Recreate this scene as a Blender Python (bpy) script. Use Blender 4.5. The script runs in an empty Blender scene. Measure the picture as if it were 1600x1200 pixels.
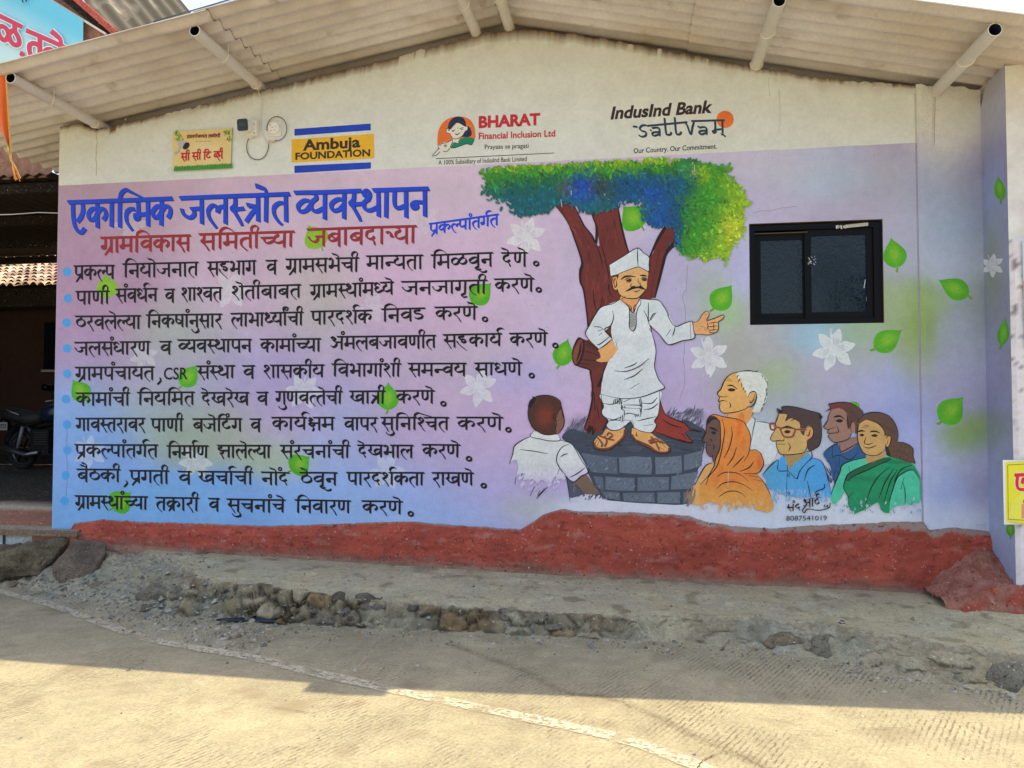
import bpy, bmesh, math, random
import numpy as np
from mathutils import Vector, Matrix, noise as mnoise
from mathutils.geometry import tessellate_polygon

random.seed(11)
SC = bpy.context.scene
COL = SC.collection

# ------------------------------------------------------------------ camera
F_PX, CAM_H, CAM_D = 1200.0, 1.70, 7.0
YAW, PITCH = math.radians(8.86), math.radians(1.9)
cam_data = bpy.data.cameras.new("camera")
cam_data.sensor_width = 36.0
cam_data.lens = 36.0 * F_PX / 1600.0
cam_data.clip_start = 0.05
cam_data.clip_end = 3000.0
cam = bpy.data.objects.new("camera", cam_data)
cam.location = (0.0, -CAM_D, CAM_H)
cam.rotation_euler = (math.pi / 2 + PITCH, 0.0, YAW)
COL.objects.link(cam)
SC.camera = cam

# ------------------------------------------------------------------ light
SUN_DIR = Vector((-0.10, -0.222, -1.0)).normalized()       # way the light travels
SUN_ELEV = math.asin(-SUN_DIR.z)
SUN_AZ = math.atan2(-SUN_DIR.x, -SUN_DIR.y)                # clockwise from +Y
world = bpy.data.worlds.new("World")
SC.world = world
world.use_nodes = True
wn = world.node_tree
wn.nodes.clear()
w_out = wn.nodes.new("ShaderNodeOutputWorld")
w_bg = wn.nodes.new("ShaderNodeBackground")
w_sky = wn.nodes.new("ShaderNodeTexSky")
w_sky.sky_type = 'NISHITA'
w_sky.sun_disc = False
w_sky.sun_elevation = SUN_ELEV
w_sky.sun_rotation = SUN_AZ
w_sky.dust_density = 3.0
w_sky.air_density = 1.0
w_hs = wn.nodes.new("ShaderNodeHueSaturation")
w_hs.inputs['Saturation'].default_value = 0.78
wn.links.new(w_sky.outputs[0], w_hs.inputs['Color'])
wn.links.new(w_hs.outputs[0], w_bg.inputs['Color'])
w_bg.inputs['Strength'].default_value = 0.15
wn.links.new(w_bg.outputs[0], w_out.inputs['Surface'])
sun_data = bpy.data.lights.new("sun", 'SUN')
sun_data.energy = 2.8
sun_data.angle = math.radians(0.5)
sun_data.color = (1.0, 0.84, 0.56)
sun = bpy.data.objects.new("sun", sun_data)
sun.rotation_euler = SUN_DIR.to_track_quat('-Z', 'Y').to_euler()
sun.location = (3, 6, 20)
COL.objects.link(sun)
SC.view_settings.view_transform = 'Standard'
SC.view_settings.look = 'None'
SC.view_settings.exposure = 1.2
SC.view_settings.gamma = 1.0
SC.render.engine = 'CYCLES'
SC.cycles.max_bounces = 8
SC.cycles.diffuse_bounces = 5
SC.cycles.transparent_max_bounces = 48
SC.cycles.use_denoising = True

# ------------------------------------------------------------------ pixel of the photograph -> place in the scene
_f = np.array([-math.sin(YAW) * math.cos(PITCH), math.cos(YAW) * math.cos(PITCH), math.sin(PITCH)])
_r = np.array([math.cos(YAW), math.sin(YAW), 0.0])
_u = np.cross(_r, _f)
_c = np.array([0.0, -CAM_D, CAM_H])
def ray(px, py): return _f + _r * ((px - 800) / F_PX) + _u * ((600 - py) / F_PX)
def onY(px, py, y=0.0):
    d = ray(px, py); return Vector(_c + d * ((y - _c[1]) / d[1]))
def onZ(px, py, z=0.0):
    d = ray(px, py); return Vector(_c + d * ((z - _c[2]) / d[2]))
def onX(px, py, x):
    d = ray(px, py); return Vector(_c + d * ((x - _c[0]) / d[0]))
def at(px, py, depth): return Vector(_c + ray(px, py) * depth)
def to_px(p):
    q = np.array(p) - _c; w = q @ _f
    return 800 + F_PX * (q @ _r) / w, 600 - F_PX * (q @ _u) / w

def lin1(v):
    v /= 255.0
    return v / 12.92 if v <= 0.04045 else ((v + 0.055) / 1.055) ** 2.4
KP = 1.30
def C(r, g, b, a=1.0, k=None):
    k = KP if k is None else k
    return (min(lin1(r) * k, .86), min(lin1(g) * k, .86), min(lin1(b) * k, .86), a)
def mixc(c1, c2, t): return tuple(c1[i] + (c2[i] - c1[i]) * t for i in range(4))
def interp(xs, ys, x): return float(np.interp(x, xs, ys))
def fbm(x, y, z=0.0, o=4): return mnoise.fractal((x, y, z), 1.0, 2.0, o)   # about -1..1

# ------------------------------------------------------------------ objects
def tag(o, label=None, cat=None, group=None, kind=None):
    if label: o["label"] = label
    if cat: o["category"] = cat
    if group: o["group"] = group
    if kind: o["kind"] = kind
    return o
def empty(name, loc=(0, 0, 0), label=None, cat=None, group=None):
    o = bpy.data.objects.new(name, None)
    o.location = loc; o.empty_display_size = .2
    COL.objects.link(o)
    return tag(o, label, cat, group)
def link(name, me, parent=None, mat=None, smooth=False):
    o = bpy.data.objects.new(name, me)
    COL.objects.link(o)
    if mat is not None: me.materials.append(mat)
    if smooth:
        for p in me.polygons: p.use_smooth = True
    if parent is not None:
        o.parent = parent
        if parent.parent is None:
            m = Matrix.Translation(parent.location) @ parent.rotation_euler.to_matrix().to_4x4()
        else: m = Matrix.Identity(4)
        o.matrix_parent_inverse = m.inverted()
    return o
class MB:
    """collects faces (world coordinates) with one colour per vertex"""
    def __init__(s): s.v = []; s.f = []; s.c = []
    def vert(s, p, c=(1, 1, 1, 1)):
        s.v.append(tuple(p)); s.c.append(tuple(c)); return len(s.v) - 1
    def face(s, idx): s.f.append(tuple(idx))
    def poly(s, pts, c=(1, 1, 1, 1)):
        s.face([s.vert(p, c) for p in pts])
    def box(s, a, b, c=(1, 1, 1, 1), M=None):
        x0, y0, z0 = a; x1, y1, z1 = b
        P = [(x0,y0,z0),(x1,y0,z0),(x1,y1,z0),(x0,y1,z0),(x0,y0,z1),(x1,y0,z1),(x1,y1,z1),(x0,y1,z1)]
        if M is not None: P = [M @ Vector(p) for p in P]
        i = [s.vert(p, c) for p in P]
        for q in ((0,3,2,1),(4,5,6,7),(0,1,5,4),(1,2,6,5),(2,3,7,6),(3,0,4,7)): s.face([i[k] for k in q])
    def tube(s, pts, r, n=8, c=(1, 1, 1, 1), caps=True, rs=None):
        pts = [Vector(p) for p in pts]
        rings = []
        up0 = None
        for k, p in enumerate(pts):
            t = (pts[min(k + 1, len(pts) - 1)] - pts[max(k - 1, 0)]).normalized()
            if up0 is None:
                a = Vector((0, 0, 1)) if abs(t.z) < .9 else Vector((1, 0, 0))
                up0 = (a - t * a.dot(t)).normalized()
            else:
                up0 = (up0 - t * up0.dot(t)).normalized()
            b = t.cross(up0)
            rr = r if rs is None else rs[k]
            rings.append([s.vert(p + (up0 * math.cos(2*math.pi*j/n) + b * math.sin(2*math.pi*j/n)) * rr, c) for j in range(n)])
        for k in range(len(rings) - 1):
            for j in range(n):
                s.face((rings[k][j], rings[k][(j+1) % n], rings[k+1][(j+1) % n], rings[k+1][j]))
        if caps:
            s.face(rings[0][::-1]); s.face(rings[-1])
    def grid(s, P, cols=None):
        """P[i][j] points"""
        idx = [[s.vert(p, cols[i][j] if cols else (1,1,1,1)) for j, p in enumerate(row)] for i, row in enumerate(P)]
        for i in range(len(P) - 1):
            for j in range(len(P[0]) - 1):
                s.face((idx[i][j], idx[i+1][j], idx[i+1][j+1], idx[i][j+1]))
    def lathe(s, prof, M, n=20, c=(1,1,1,1)):
        rings = []
        for (r, h) in prof:
            rings.append([s.vert(M @ Vector((r*math.cos(2*math.pi*j/n), r*math.sin(2*math.pi*j/n), h)), c) for j in range(n)])
        for k in range(len(rings)-1):
            for j in range(n):
                s.face((rings[k][j], rings[k][(j+1)%n], rings[k+1][(j+1)%n], rings[k+1][j]))
    def build(s, name, mat, parent=None, smooth=False, fix=False):
        me = bpy.data.meshes.new(name)
        me.from_pydata(s.v, [], s.f)
        ca = me.color_attributes.new("Col", 'FLOAT_COLOR', 'POINT')
        ca.data.foreach_set("color", np.array(s.c, dtype=np.float32).ravel())
        me.update()
        if fix:
            bm = bmesh.new(); bm.from_mesh(me)
            bmesh.ops.recalc_face_normals(bm, faces=bm.faces); bm.to_mesh(me); bm.free()
        return link(name, me, parent, mat, smooth)

# ------------------------------------------------------------------ materials
def _n(nt, t, **kw):
    n = nt.nodes.new(t)
    for k, v in kw.items():
        if k in n.inputs: n.inputs[k].default_value = v
        else: setattr(n, k, v)
    return n
def _noise(nt, co, scale, detail=4.0, rough=.6, sx=None):
    if sx is not None:
        mp = _n(nt, "ShaderNodeMapping"); mp.inputs['Scale'].default_value = sx
        nt.links.new(co, mp.inputs['Vector']); co = mp.outputs[0]
    t = _n(nt, "ShaderNodeTexNoise", Scale=scale, Detail=detail, Roughness=rough)
    nt.links.new(co, t.inputs['Vector'])
    return t.outputs['Fac']
def _range(nt, v, a, b, c, d, clamp=True):
    m = _n(nt, "ShaderNodeMapRange"); m.clamp = clamp
    for k, q in zip(('From Min','From Max','To Min','To Max'), (a, b, c, d)): m.inputs[k].default_value = q
    nt.links.new(v, m.inputs['Value']); return m.outputs[0]
def _math(nt, op, a, b):
    m = _n(nt, "ShaderNodeMath", operation=op)
    for k, q in enumerate((a, b)):
        if isinstance(q, (int, float)): m.inputs[k].default_value = q
        else: nt.links.new(q, m.inputs[k])
    return m.outputs[0]
def _mul(nt, colr, fac):
    m = _n(nt, "ShaderNodeMix"); m.data_type = 'RGBA'; m.blend_type = 'MULTIPLY'
    m.inputs['Factor'].default_value = 1.0
    nt.links.new(colr, m.inputs[6])
    if isinstance(fac, tuple): m.inputs[7].default_value = fac
    else: nt.links.new(fac, m.inputs[7])
    return m.outputs[2]
def _mixcol(nt, fac, a, b):
    m = _n(nt, "ShaderNodeMix"); m.data_type = 'RGBA'
    nt.links.new(fac, m.inputs['Factor'])
    for k, q in ((6, a), (7, b)):
        if isinstance(q, tuple): m.inputs[k].default_value = q
        else: nt.links.new(q, m.inputs[k])
    return m.outputs[2]
def new_mat(name):
    m = bpy.data.materials.new(name); m.use_nodes = True
    nt = m.node_tree; nt.nodes.clear()
    out = _n(nt, "ShaderNodeOutputMaterial"); b = _n(nt, "ShaderNodeBsdfPrincipled")
    nt.links.new(b.outputs[0], out.inputs['Surface'])
    geo = _n(nt, "ShaderNodeNewGeometry")
    return m, nt, b, geo.outputs['Position'], out
def surf(name, color=None, rough=.8, var=((3., .12), (30., .10)), bump=((60., .25, .004),), metal=0., alpha=False, specks=None, spec=.3, stretch=None):
    """colour (or the Col attribute) x several scales of noise, with noise bump"""
    m, nt, b, pos, out = new_mat(name)
    if color is None:
        a = _n(nt, "ShaderNodeAttribute"); a.attribute_name = "Col"; colr = a.outputs['Color']
    else:
        rgb = _n(nt, "ShaderNodeRGB"); rgb.outputs[0].default_value = color; colr = rgb.outputs[0]
    for k, (sc, am) in enumerate(var):
        f = _range(nt, _noise(nt, pos, sc, 5., .62, stretch), .28, .72, 1 - am, 1 + am)
        colr = _mul(nt, colr, f)
    if specks:
        for (sc, lo, hi, dark) in specks:
            f = _range(nt, _noise(nt, pos, sc, 3., .55), lo, hi, 0., 1.)
            colr = _mixcol(nt, f, colr, dark)
    nt.links.new(colr, b.inputs['Base Color'])
    b.inputs['Roughness'].default_value = rough
    b.inputs['Metallic'].default_value = metal
    b.inputs['Specular IOR Level'].default_value = spec
    nrm = None
    for (sc, st, dist) in bump:
        bp = _n(nt, "ShaderNodeBump", Strength=st, Distance=dist)
        nt.links.new(_noise(nt, pos, sc, 6., .62, stretch), bp.inputs['Height'])
        if nrm is not None: nt.links.new(nrm, bp.inputs['Normal'])
        nrm = bp.outputs[0]
    if nrm is not None: nt.links.new(nrm, b.inputs['Normal'])
    if alpha:
        a2 = _n(nt, "ShaderNodeAttribute"); a2.attribute_name = "Col"
        tr = _n(nt, "ShaderNodeBsdfTransparent"); mx = _n(nt, "ShaderNodeMixShader")
        nt.links.new(a2.outputs['Alpha'], mx.inputs[0])
        nt.links.new(tr.outputs[0], mx.inputs[1]); nt.links.new(b.outputs[0], mx.inputs[2])
        nt.links.new(mx.outputs[0], out.inputs['Surface'])
    return m
PLASTER = ((4., .5, .03), (24., .42, .009), (95., .32, .003))
M_WALL = surf("limewash", None, .85, ((1.1, .06), (6., .06), (24., .04), (90., .06)), PLASTER)
M_PAINT = surf("mural_paint", None, .62, ((1.4, .07), (7., .08), (40., .10), (150., .08)), PLASTER, spec=.35)
M_PAINTA = surf("mural_paint_thin", None, .65, ((6., .05), (45., .06)), PLASTER, alpha=True, spec=.3)
M_BG = surf("mural_wash", None, .75, ((.9, .05), (2.6, .07), (13., .06), (70., .08)), PLASTER)
# ================================================================== the painted building
HALL = empty("village_hall", (-1.4, 0, .2),
             "long single storey hall with a painted mural front under a grey corrugated gable roof", "building")
X_L, X_GR, X_R = -5.80, 2.437, 2.945
WX0, WX1, WZ0, WZ1 = 1.035, 2.150, 2.445, 3.345           # window opening
M_Z = 3.995                                               # top of the coloured wash

WALL_TOP = [(86,203),(100,196),(125,193),(150,201),(170,198),(250,179),(330,160),(400,142),(500,119),(600,94),(700,66),
            (760,52),(800,46),(850,48),(900,53),(1000,70),(1100,90),(1180,104),(1250,115),(1320,126),(1400,130),(1450,133),(1505,135),(1527,142)]
_wt = [onY(x, y) for x, y in WALL_TOP]
_wtx = [p.x for p in _wt]; _wtz = [p.z for p in _wt]
def wall_top(x):
    return interp(_wtx, _wtz, x) + .014 * fbm(x * 7, 3.1) + .012 * fbm(x * 23, 9.7) + .010 * fbm(x * 61, 4.7)
MUR_BOT = [(83,834),(109,834),(116,818),(160,812),(230,816),(300,818),(420,822),(560,818),(640,815),(700,820),(760,824),(812,828),(835,815),(850,804),
           (880,795),(905,800),(950,800),(1020,803),(1075,806),(1100,815),(1150,823),(1205,826),(1290,821),(1400,816),(1443,816),(1450,828),(1490,824),(1548,830)]
_mb = [onY(x, y) for x, y in MUR_BOT]
_mbx = [p.x for p in _mb]; _mbz = [p.z for p in _mb]
def mural_bottom(x): return interp(_mbx, _mbz, x) + .006 * fbm(x * 11, 1.3)
BASE_X = [-5.9, -5.2, -.8, 1.0, 2.46, 3.1]; BASE_Z = [.40, .357, .227, .197, .176, .17]
def base_z(x): return interp(BASE_X, BASE_Z, x)

# colour blotches of the sprayed wash, given where they sit on the photograph's wall
BLOTCH = [  # px, py, rx, ry, colour, strength
 (150,305,150,60,(170,140,166),1.2),(420,300,220,70,(196,168,194),1),(640,290,160,70,(200,176,203),1),(130,440,90,110,(170,135,168),1),
 (110,540,70,60,(165,140,180),.9),(100,640,80,60,(130,158,212),1.1),(110,730,90,70,(126,158,220),1.2),(180,800,190,40,(118,165,232),1.4),
 (400,800,180,40,(122,160,228),1.3),(560,800,120,40,(150,168,225),1),(300,540,90,60,(160,165,160),.7),(250,620,90,50,(150,165,175),.8),
 (290,680,70,40,(150,160,150),.7),(230,590,90,40,(180,150,195),.6),(400,580,110,70,(168,152,200),1),(400,470,100,70,(190,162,190),.9),(500,490,60,50,(172,168,160),.9),
 (480,440,60,40,(190,172,180),.6),(560,540,110,60,(180,160,195),.8),(620,500,70,60,(190,160,190),.8),(700,450,140,90,(200,166,200),1.1),(820,420,110,90,(200,175,205),1),
 (740,560,90,60,(180,165,185),.6),(800,590,50,30,(170,160,215),.8),(690,640,90,60,(188,160,195),.9),(520,680,80,60,(160,165,210),.9),(640,690,90,60,(180,155,195),.8),
 (440,720,50,36,(165,175,140),.7),(350,660,60,40,(165,165,150),.6),(460,650,60,40,(190,155,195),.6),(560,770,110,50,(140,168,222),1),(680,770,110,60,(165,165,215),.9),
 (740,700,90,60,(185,160,200),.9),(800,660,80,60,(195,165,205),.8),(790,780,60,50,(180,162,205),.8),(820,795,40,20,(175,175,160),.8),(640,810,150,25,(150,175,225),.8),
 (880,300,120,60,(195,175,208),.8),(850,480,80,90,(190,170,205),.8),(900,420,60,90,(185,170,208),.7),(1060,430,60,60,(175,165,205),.8),(1080,520,40,60,(180,168,205),.8),
 (1105,470,30,50,(155,172,150),.8),(1125,490,30,26,(150,178,120),.5),(1160,560,40,40,(165,160,158),.7),(1140,580,40,40,(165,158,165),.7),(1210,590,34,26,(155,170,115),.8),
 (1200,540,40,60,(170,162,180),.6),(1230,640,60,60,(165,165,185),.8),(1050,620,60,60,(180,160,200),.9),(1010,560,50,50,(175,155,205),.7),
 (1220,260,80,30,(184,178,204),.9),(1290,272,60,40,(165,174,208),.9),(1380,260,60,40,(165,158,185),.7),(1200,310,70,40,(180,165,205),.8),(1330,330,80,40,(170,155,190),.7),
 (1400,360,40,60,(165,158,190),.7),(1150,380,30,60,(176,170,215),.7),(1280,525,46,22,(150,175,205),.9),(1330,520,30,24,(150,165,140),.8),(1350,560,40,30,(160,160,165),.7),(1300,600,60,40,(172,160,192),.8),
 (1440,510,22,50,(130,150,70),1.3),(1430,560,30,40,(150,155,120),.8),(1400,480,30,40,(150,160,130),.6),(1390,640,60,60,(150,155,212),1.1),(1420,700,50,50,(165,160,215),.8),
 (1350,620,50,40,(175,160,205),.8),(1210,720,60,60,(195,190,215),.7),(1440,760,40,60,(185,178,215),.8),(1350,800,160,24,(205,200,228),1),(1230,800,80,24,(190,190,222),.9),(990,800,160,16,(205,200,222),.9),
 (1470,200,30,60,(196,196,190),1.2),(1500,180,30,60,(196,196,188),1.2),(1460,280,40,50,(160,158,192),.9),(1510,270,40,50,(150,142,172),.9),(1490,350,50,50,(150,158,190),.9),
 (1520,340,30,60,(140,138,168),.7),(1490,400,60,40,(165,165,195),.7),(1450,475,36,24,(145,160,120),.8),(1530,460,30,60,(140,140,150),.6),(1490,530,50,60,(155,155,180),.8),(1480,600,60,50,(160,150,188),.9),
 (1500,685,34,24,(125,150,70),1.3),(1520,670,24,24,(135,150,95),.7),(1470,770,40,50,(150,158,215),1.1),(1530,760,30,60,(160,148,185),.9),(1490,815,70,20,(190,190,215),1.1),(1500,720,60,40,(175,168,195),.8)]
_bl = np.array([(b[0], b[1], b[2], b[3], b[5]) + tuple(lin1(v) * KP for v in b[4]) for b in BLOTCH])
def wash(px, py):
    e = _bl[:, 4] * np.exp(-(((px - _bl[:, 0]) / _bl[:, 2]) ** 2 + ((py - _bl[:, 1]) / _bl[:, 3]) ** 2) * .9) + 1e-9
    e = e ** 1.35
    c = (_bl[:, 5:8] * e[:, None]).sum(0) / e.sum()
    w = max(0., min(1., (py - 225) / 60.0))
    return (min(c[0] * (1 - .05 * w), .86), min(c[1] * (1 + (.01 + .06 * max(0., min(1., (px - 1080) / 120.))) * w), .86), min(c[2] * (1 - .06 * w), .86), 1.0)
def spaced(a, b, step, extra=()):
    v = set(np.linspace(a, b, max(2, int((b - a) / step) + 1)).tolist())
    for e in extra:
        if a < e < b:
            v = {q for q in v if abs(q - e) > step * .35}; v.add(e)
    return sorted(v)

# white plaster front, with the window opening left out
WHITE = C(203, 205, 198)
def white_at(x, z):
    t = fbm(x * .6, z * .6, 4.0)
    c = mixc(WHITE, C(197, 202, 200), .5 + .5 * t)
    d = wall_top(x) - z                                       # rain stains and dust from the broken top edge
    s = max(0, 1 - d / (.10 + .12 * max(0, fbm(x * 5, 7.0)))) * .5
    c = mixc(c, C(150, 128, 100), s)
    ed = .022 + .03 * max(0, fbm(x * 2.3, 5.5) + .15) + .012 * fbm(x * 30, z * 30)
    if d < ed and fbm(x * 1.7, 8.1) > -.25: c = mixc(C(120, 92, 66), C(84, 66, 50), max(0, min(1, .5 + fbm(x * 40, z * 40))))
    return c
mb = MB()
xs = spaced(X_L, X_R, .018, (WX0, WX1, X_GR))
zs = spaced(.30, 4.15, .05, (WZ0, WZ1))
rows = len(zs); NT = 10
P = []; K = []
for x in xs:
    col_p = []; col_c = []
    zt = wall_top(x)
    for z in zs:
        col_p.append((x, 0.0, z)); col_c.append(white_at(x, z))
    for j in range(1, NT + 1):
        z = 4.15 + (zt - 4.15) * j / NT
        back = .0 if j < NT else .012 + .012 * fbm(x * 31, 2.2)
        col_p.append((x, back, z)); col_c.append(white_at(x, z))
    col_p.append((x, .22, zt - .01)); col_c.append(C(120, 105, 85))
    P.append(col_p); K.append(col_c)
idx = [[mb.vert(p, K[i][j]) for j, p in enumerate(r)] for i, r in enumerate(P)]
for i in range(len(P) - 1):
    for j in range(len(P[0]) - 1):
        xm = (P[i][j][0] + P[i+1][j][0]) / 2; zm = (P[i][j][2] + P[i][j+1][2]) / 2
        if WX0 < xm < WX1 and WZ0 < zm < WZ1 and j < rows - 1: continue
        mb.face((idx[i][j], idx[i+1][j], idx[i+1][j+1], idx[i][j+1]))
# reveal of the opening, left end and back of the wall
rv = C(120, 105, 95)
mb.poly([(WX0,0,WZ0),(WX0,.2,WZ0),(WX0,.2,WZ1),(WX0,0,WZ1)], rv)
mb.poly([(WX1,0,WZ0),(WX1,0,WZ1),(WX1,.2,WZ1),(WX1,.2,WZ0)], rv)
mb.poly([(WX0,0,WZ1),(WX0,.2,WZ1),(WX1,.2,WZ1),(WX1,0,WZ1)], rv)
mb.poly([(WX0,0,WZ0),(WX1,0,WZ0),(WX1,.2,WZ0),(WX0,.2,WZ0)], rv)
mb.poly([(X_L,0,.3),(X_L,0,wall_top(X_L)),(X_L,.22,wall_top(X_L)-.01),(X_L,.22,.3)], WHITE)
WALL = mb.build("wall", M_WALL, HALL)
tag(WALL, "white plastered gable wall carrying the painted mural")
mb = MB()
g = C(110, 100, 90)
mb.box((X_L + .01, .225, .2), (WX0 - .3, 6.0, 4.1), g)         # rooms behind: closed, so the gaps under the roof stay dark
mb.box((WX1 + .3, .225, .2), (X_R, 6.0, 4.0), g)
mb.box((WX0 - .3, .9, .2), (WX1 + .3, 6.0, 4.1), g)
mb.box((WX0 - .3, .225, 3.6), (WX1 + .3, .9, 4.1), g)
mb.box((WX0 - .3, .225, .2), (WX1 + .3, .9, 2.2), g)
mb.box((X_R - .2, .24, 3.7), (3.7, 5.9, 4.37), C(60, 54, 48))  # dark filler box added to darken the gap at the right corner
mb.build("rear_rooms", surf("dark_plaster", None, .9, ((3., .2),)), HALL)

# coloured wash on the plaster: its own skin of paint
def ragged_z(x): return mural_bottom(x)
mb = MB()
xs = spaced(X_L + .002, X_GR - .002, .04, (WX0, WX1))
zs = spaced(.0, 1.0, .012)
zw0 = (WZ0, WZ1)
Zs = spaced(.85, M_Z, .04, zw0)
P = []; K = []
for x in xs:
    zb = mural_bottom(x)
    zz = [zb + (.85 - zb) * t / 6 for t in range(6)] + Zs
    zz[-1] = M_Z + .004 * fbm(x * 3, .2)
    P.append([(x, -.0006, z) for z in zz])
    K.append([wash(*to_px((x, 0, z))) for z in zz])
idx = [[mb.vert(p, K[i][j]) for j, p in enumerate(r)] for i, r in enumerate(P)]
for i in range(len(P) - 1):
    for j in range(len(P[0]) - 1):
        xm = (P[i][j][0] + P[i+1][j][0]) / 2; zm = (P[i][j][2] + P[i][j+1][2]) / 2
        if WX0 < xm < WX1 and WZ0 < zm < WZ1: continue
        mb.face((idx[i][j], idx[i+1][j], idx[i+1][j+1], idx[i][j+1]))
tag(mb.build("mural_wash", M_BG, WALL), "sprayed pink, lilac and blue wash behind the mural")

# pilaster strip right of the groove, 12 mm proud
PIL_Y = -.012
mb = MB()
xs = spaced(X_GR, X_R, .04); P = []; K = []
for x in xs:
    zt = wall_top(x) - .004; zb = mural_bottom(x)
    zz = np.linspace(zb, zt, 84)
    e = .010 if (x == xs[0]) else 0.0
    P.append([(x, PIL_Y + e, z) for z in zz])
    K.append([wash(*to_px((x, 0, z))) for z in zz])
mb.grid(P, K)
gs = C(140, 125, 150)
for (xa, s) in ((X_GR, 1), (X_R, -1)):
    zt = wall_top(xa) - .004; zb = mural_bottom(xa)
    mb.poly([(xa, PIL_Y + (.01 if s > 0 else 0), zb), (xa, PIL_Y + (.01 if s > 0 else 0), zt), (xa, .02, zt), (xa, .02, zb)], gs)
mb.build("pilaster", M_BG, HALL)
# the groove itself: a darker-coloured bead standing in for its shadow line
mb = MB()
mb.tube([(X_GR - .008, -.001, .68), (X_GR - .006, -.001, 2.5), (X_GR - .007, -.001, 3.99)], .006, 6, C(150, 140, 162)); mb.tube([(X_GR - .007, -.001, 3.99), (X_GR - .008, -.001, 4.42)], .005, 6, C(176, 174, 166))
mb.build("groove_shadow", M_BG, HALL)

# side wall on the right and the white pier in front of it
def sidecol(y, z):
    px, py = to_px((X_R, y, z))
    c = wash(px - 20, py)
    c = mixc(c, C(128, 128, 165), .55)
    g = math.exp(-((y + .16) ** 2 / .02 + (z - 2.95) ** 2 / .15)); c = mixc(c, C(120, 140, 70), .55 * g)
    g = math.exp(-((y + .2) ** 2 / .05 + (z - 3.5) ** 2 / .1)); c = mixc(c, C(135, 150, 195), .6 * g)
    g = math.exp(-((z - .8) ** 2 / .25)); c = mixc(c, C(150, 165, 195), .7 * g)
    return c
SW_Y = -.45
def side_top(y): return 4.40 - .04 * fbm(y * 14, 5.) + (-y) * .12 - max(0, .10 + y) * 1.7
mb = MB()
ys = spaced(SW_Y, .02, .03); P = []; K = []
for y in ys:
    zz = np.linspace(.1, side_top(y), 90)
    P.append([(X_R, y, z) for z in zz]); K.append([sidecol(y, z) for z in zz])
mb.grid(P[::-1], K[::-1])
wc = C(205, 203, 198)
tp = [(X_R, y, side_top(y)) for y in ys]; tq = [(X_R + .5, y, side_top(y) + .02) for y in ys]
mb.grid([tp, tq], [[wc] * len(tp), [C(150, 140, 125)] * len(tq)])
SIDE = mb.build("side_wall", M_BG, HALL)
tag(SIDE, "narrow lilac side wall with painted leaves")
mb = MB()
def pier_off(x, z): return (.012 * fbm(x * 6, z * 5, 2.) if z < 3.0 else .004 * fbm(x * 3, z * 3, 2.)) - (.018 if z < 3.02 else 0)
xs = spaced(X_R, X_R + 1.1, .03); zz = spaced(.05, 4.43, .03)
P = []; K = []
for x in xs:
    P.append([(x, SW_Y + (pier_off(x, z) if x > xs[0] else 0), z if z < 4.40 else z + .02 * fbm(x * 9, 3.)) for z in zz])
    K.append([mixc(C(208, 208, 203), C(196, 192, 190), max(0, min(1, .5 + fbm(x * 4, z * 4)))) if z > 3.02 else
              mixc(C(205, 200, 203), C(120, 112, 110), max(0, min(1, 2.6 * (fbm(x * 16, z * 16, 3.) - .22)))) for z in zz])
mb.grid(P, K)
mb.poly([(X_R, SW_Y, 4.43), (X_R + 1.1, SW_Y, 4.43), (X_R + 1.1, .1, 4.43), (X_R, .1, 4.43)], wc)
PIER = mb.build("pier", surf("pier_paint", None, .85, ((2., .05), (25., .06)), ((12., .4, .03), (70., .3, .006))), HALL)
tag(PIER, "rough white pier at the right corner")
mb = MB()
mb.poly([(X_R+.02, SW_Y+.02, 4.43), (X_R+.6, SW_Y+.02, 4.43), (X_R+.6, SW_Y+.02, 4.60), (X_R+.09, SW_Y+.02, 4.60)], C(200, 192, 178))
mb.poly([(X_R+.02, SW_Y+.06, 4.43), (X_R+.09, SW_Y+.06, 4.60), (X_R+.6, SW_Y+.06, 4.60), (X_R+.6, SW_Y+.06, 4.43)], C(200, 192, 178))
mb.poly([(X_R+.02, SW_Y+.02, 4.43), (X_R+.09, SW_Y+.02, 4.60), (X_R+.09, SW_Y+.06, 4.60), (X_R+.02, SW_Y+.06, 4.43)], C(200, 192, 178))
mb.build("pier_cap", M_WALL, HALL)

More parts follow.
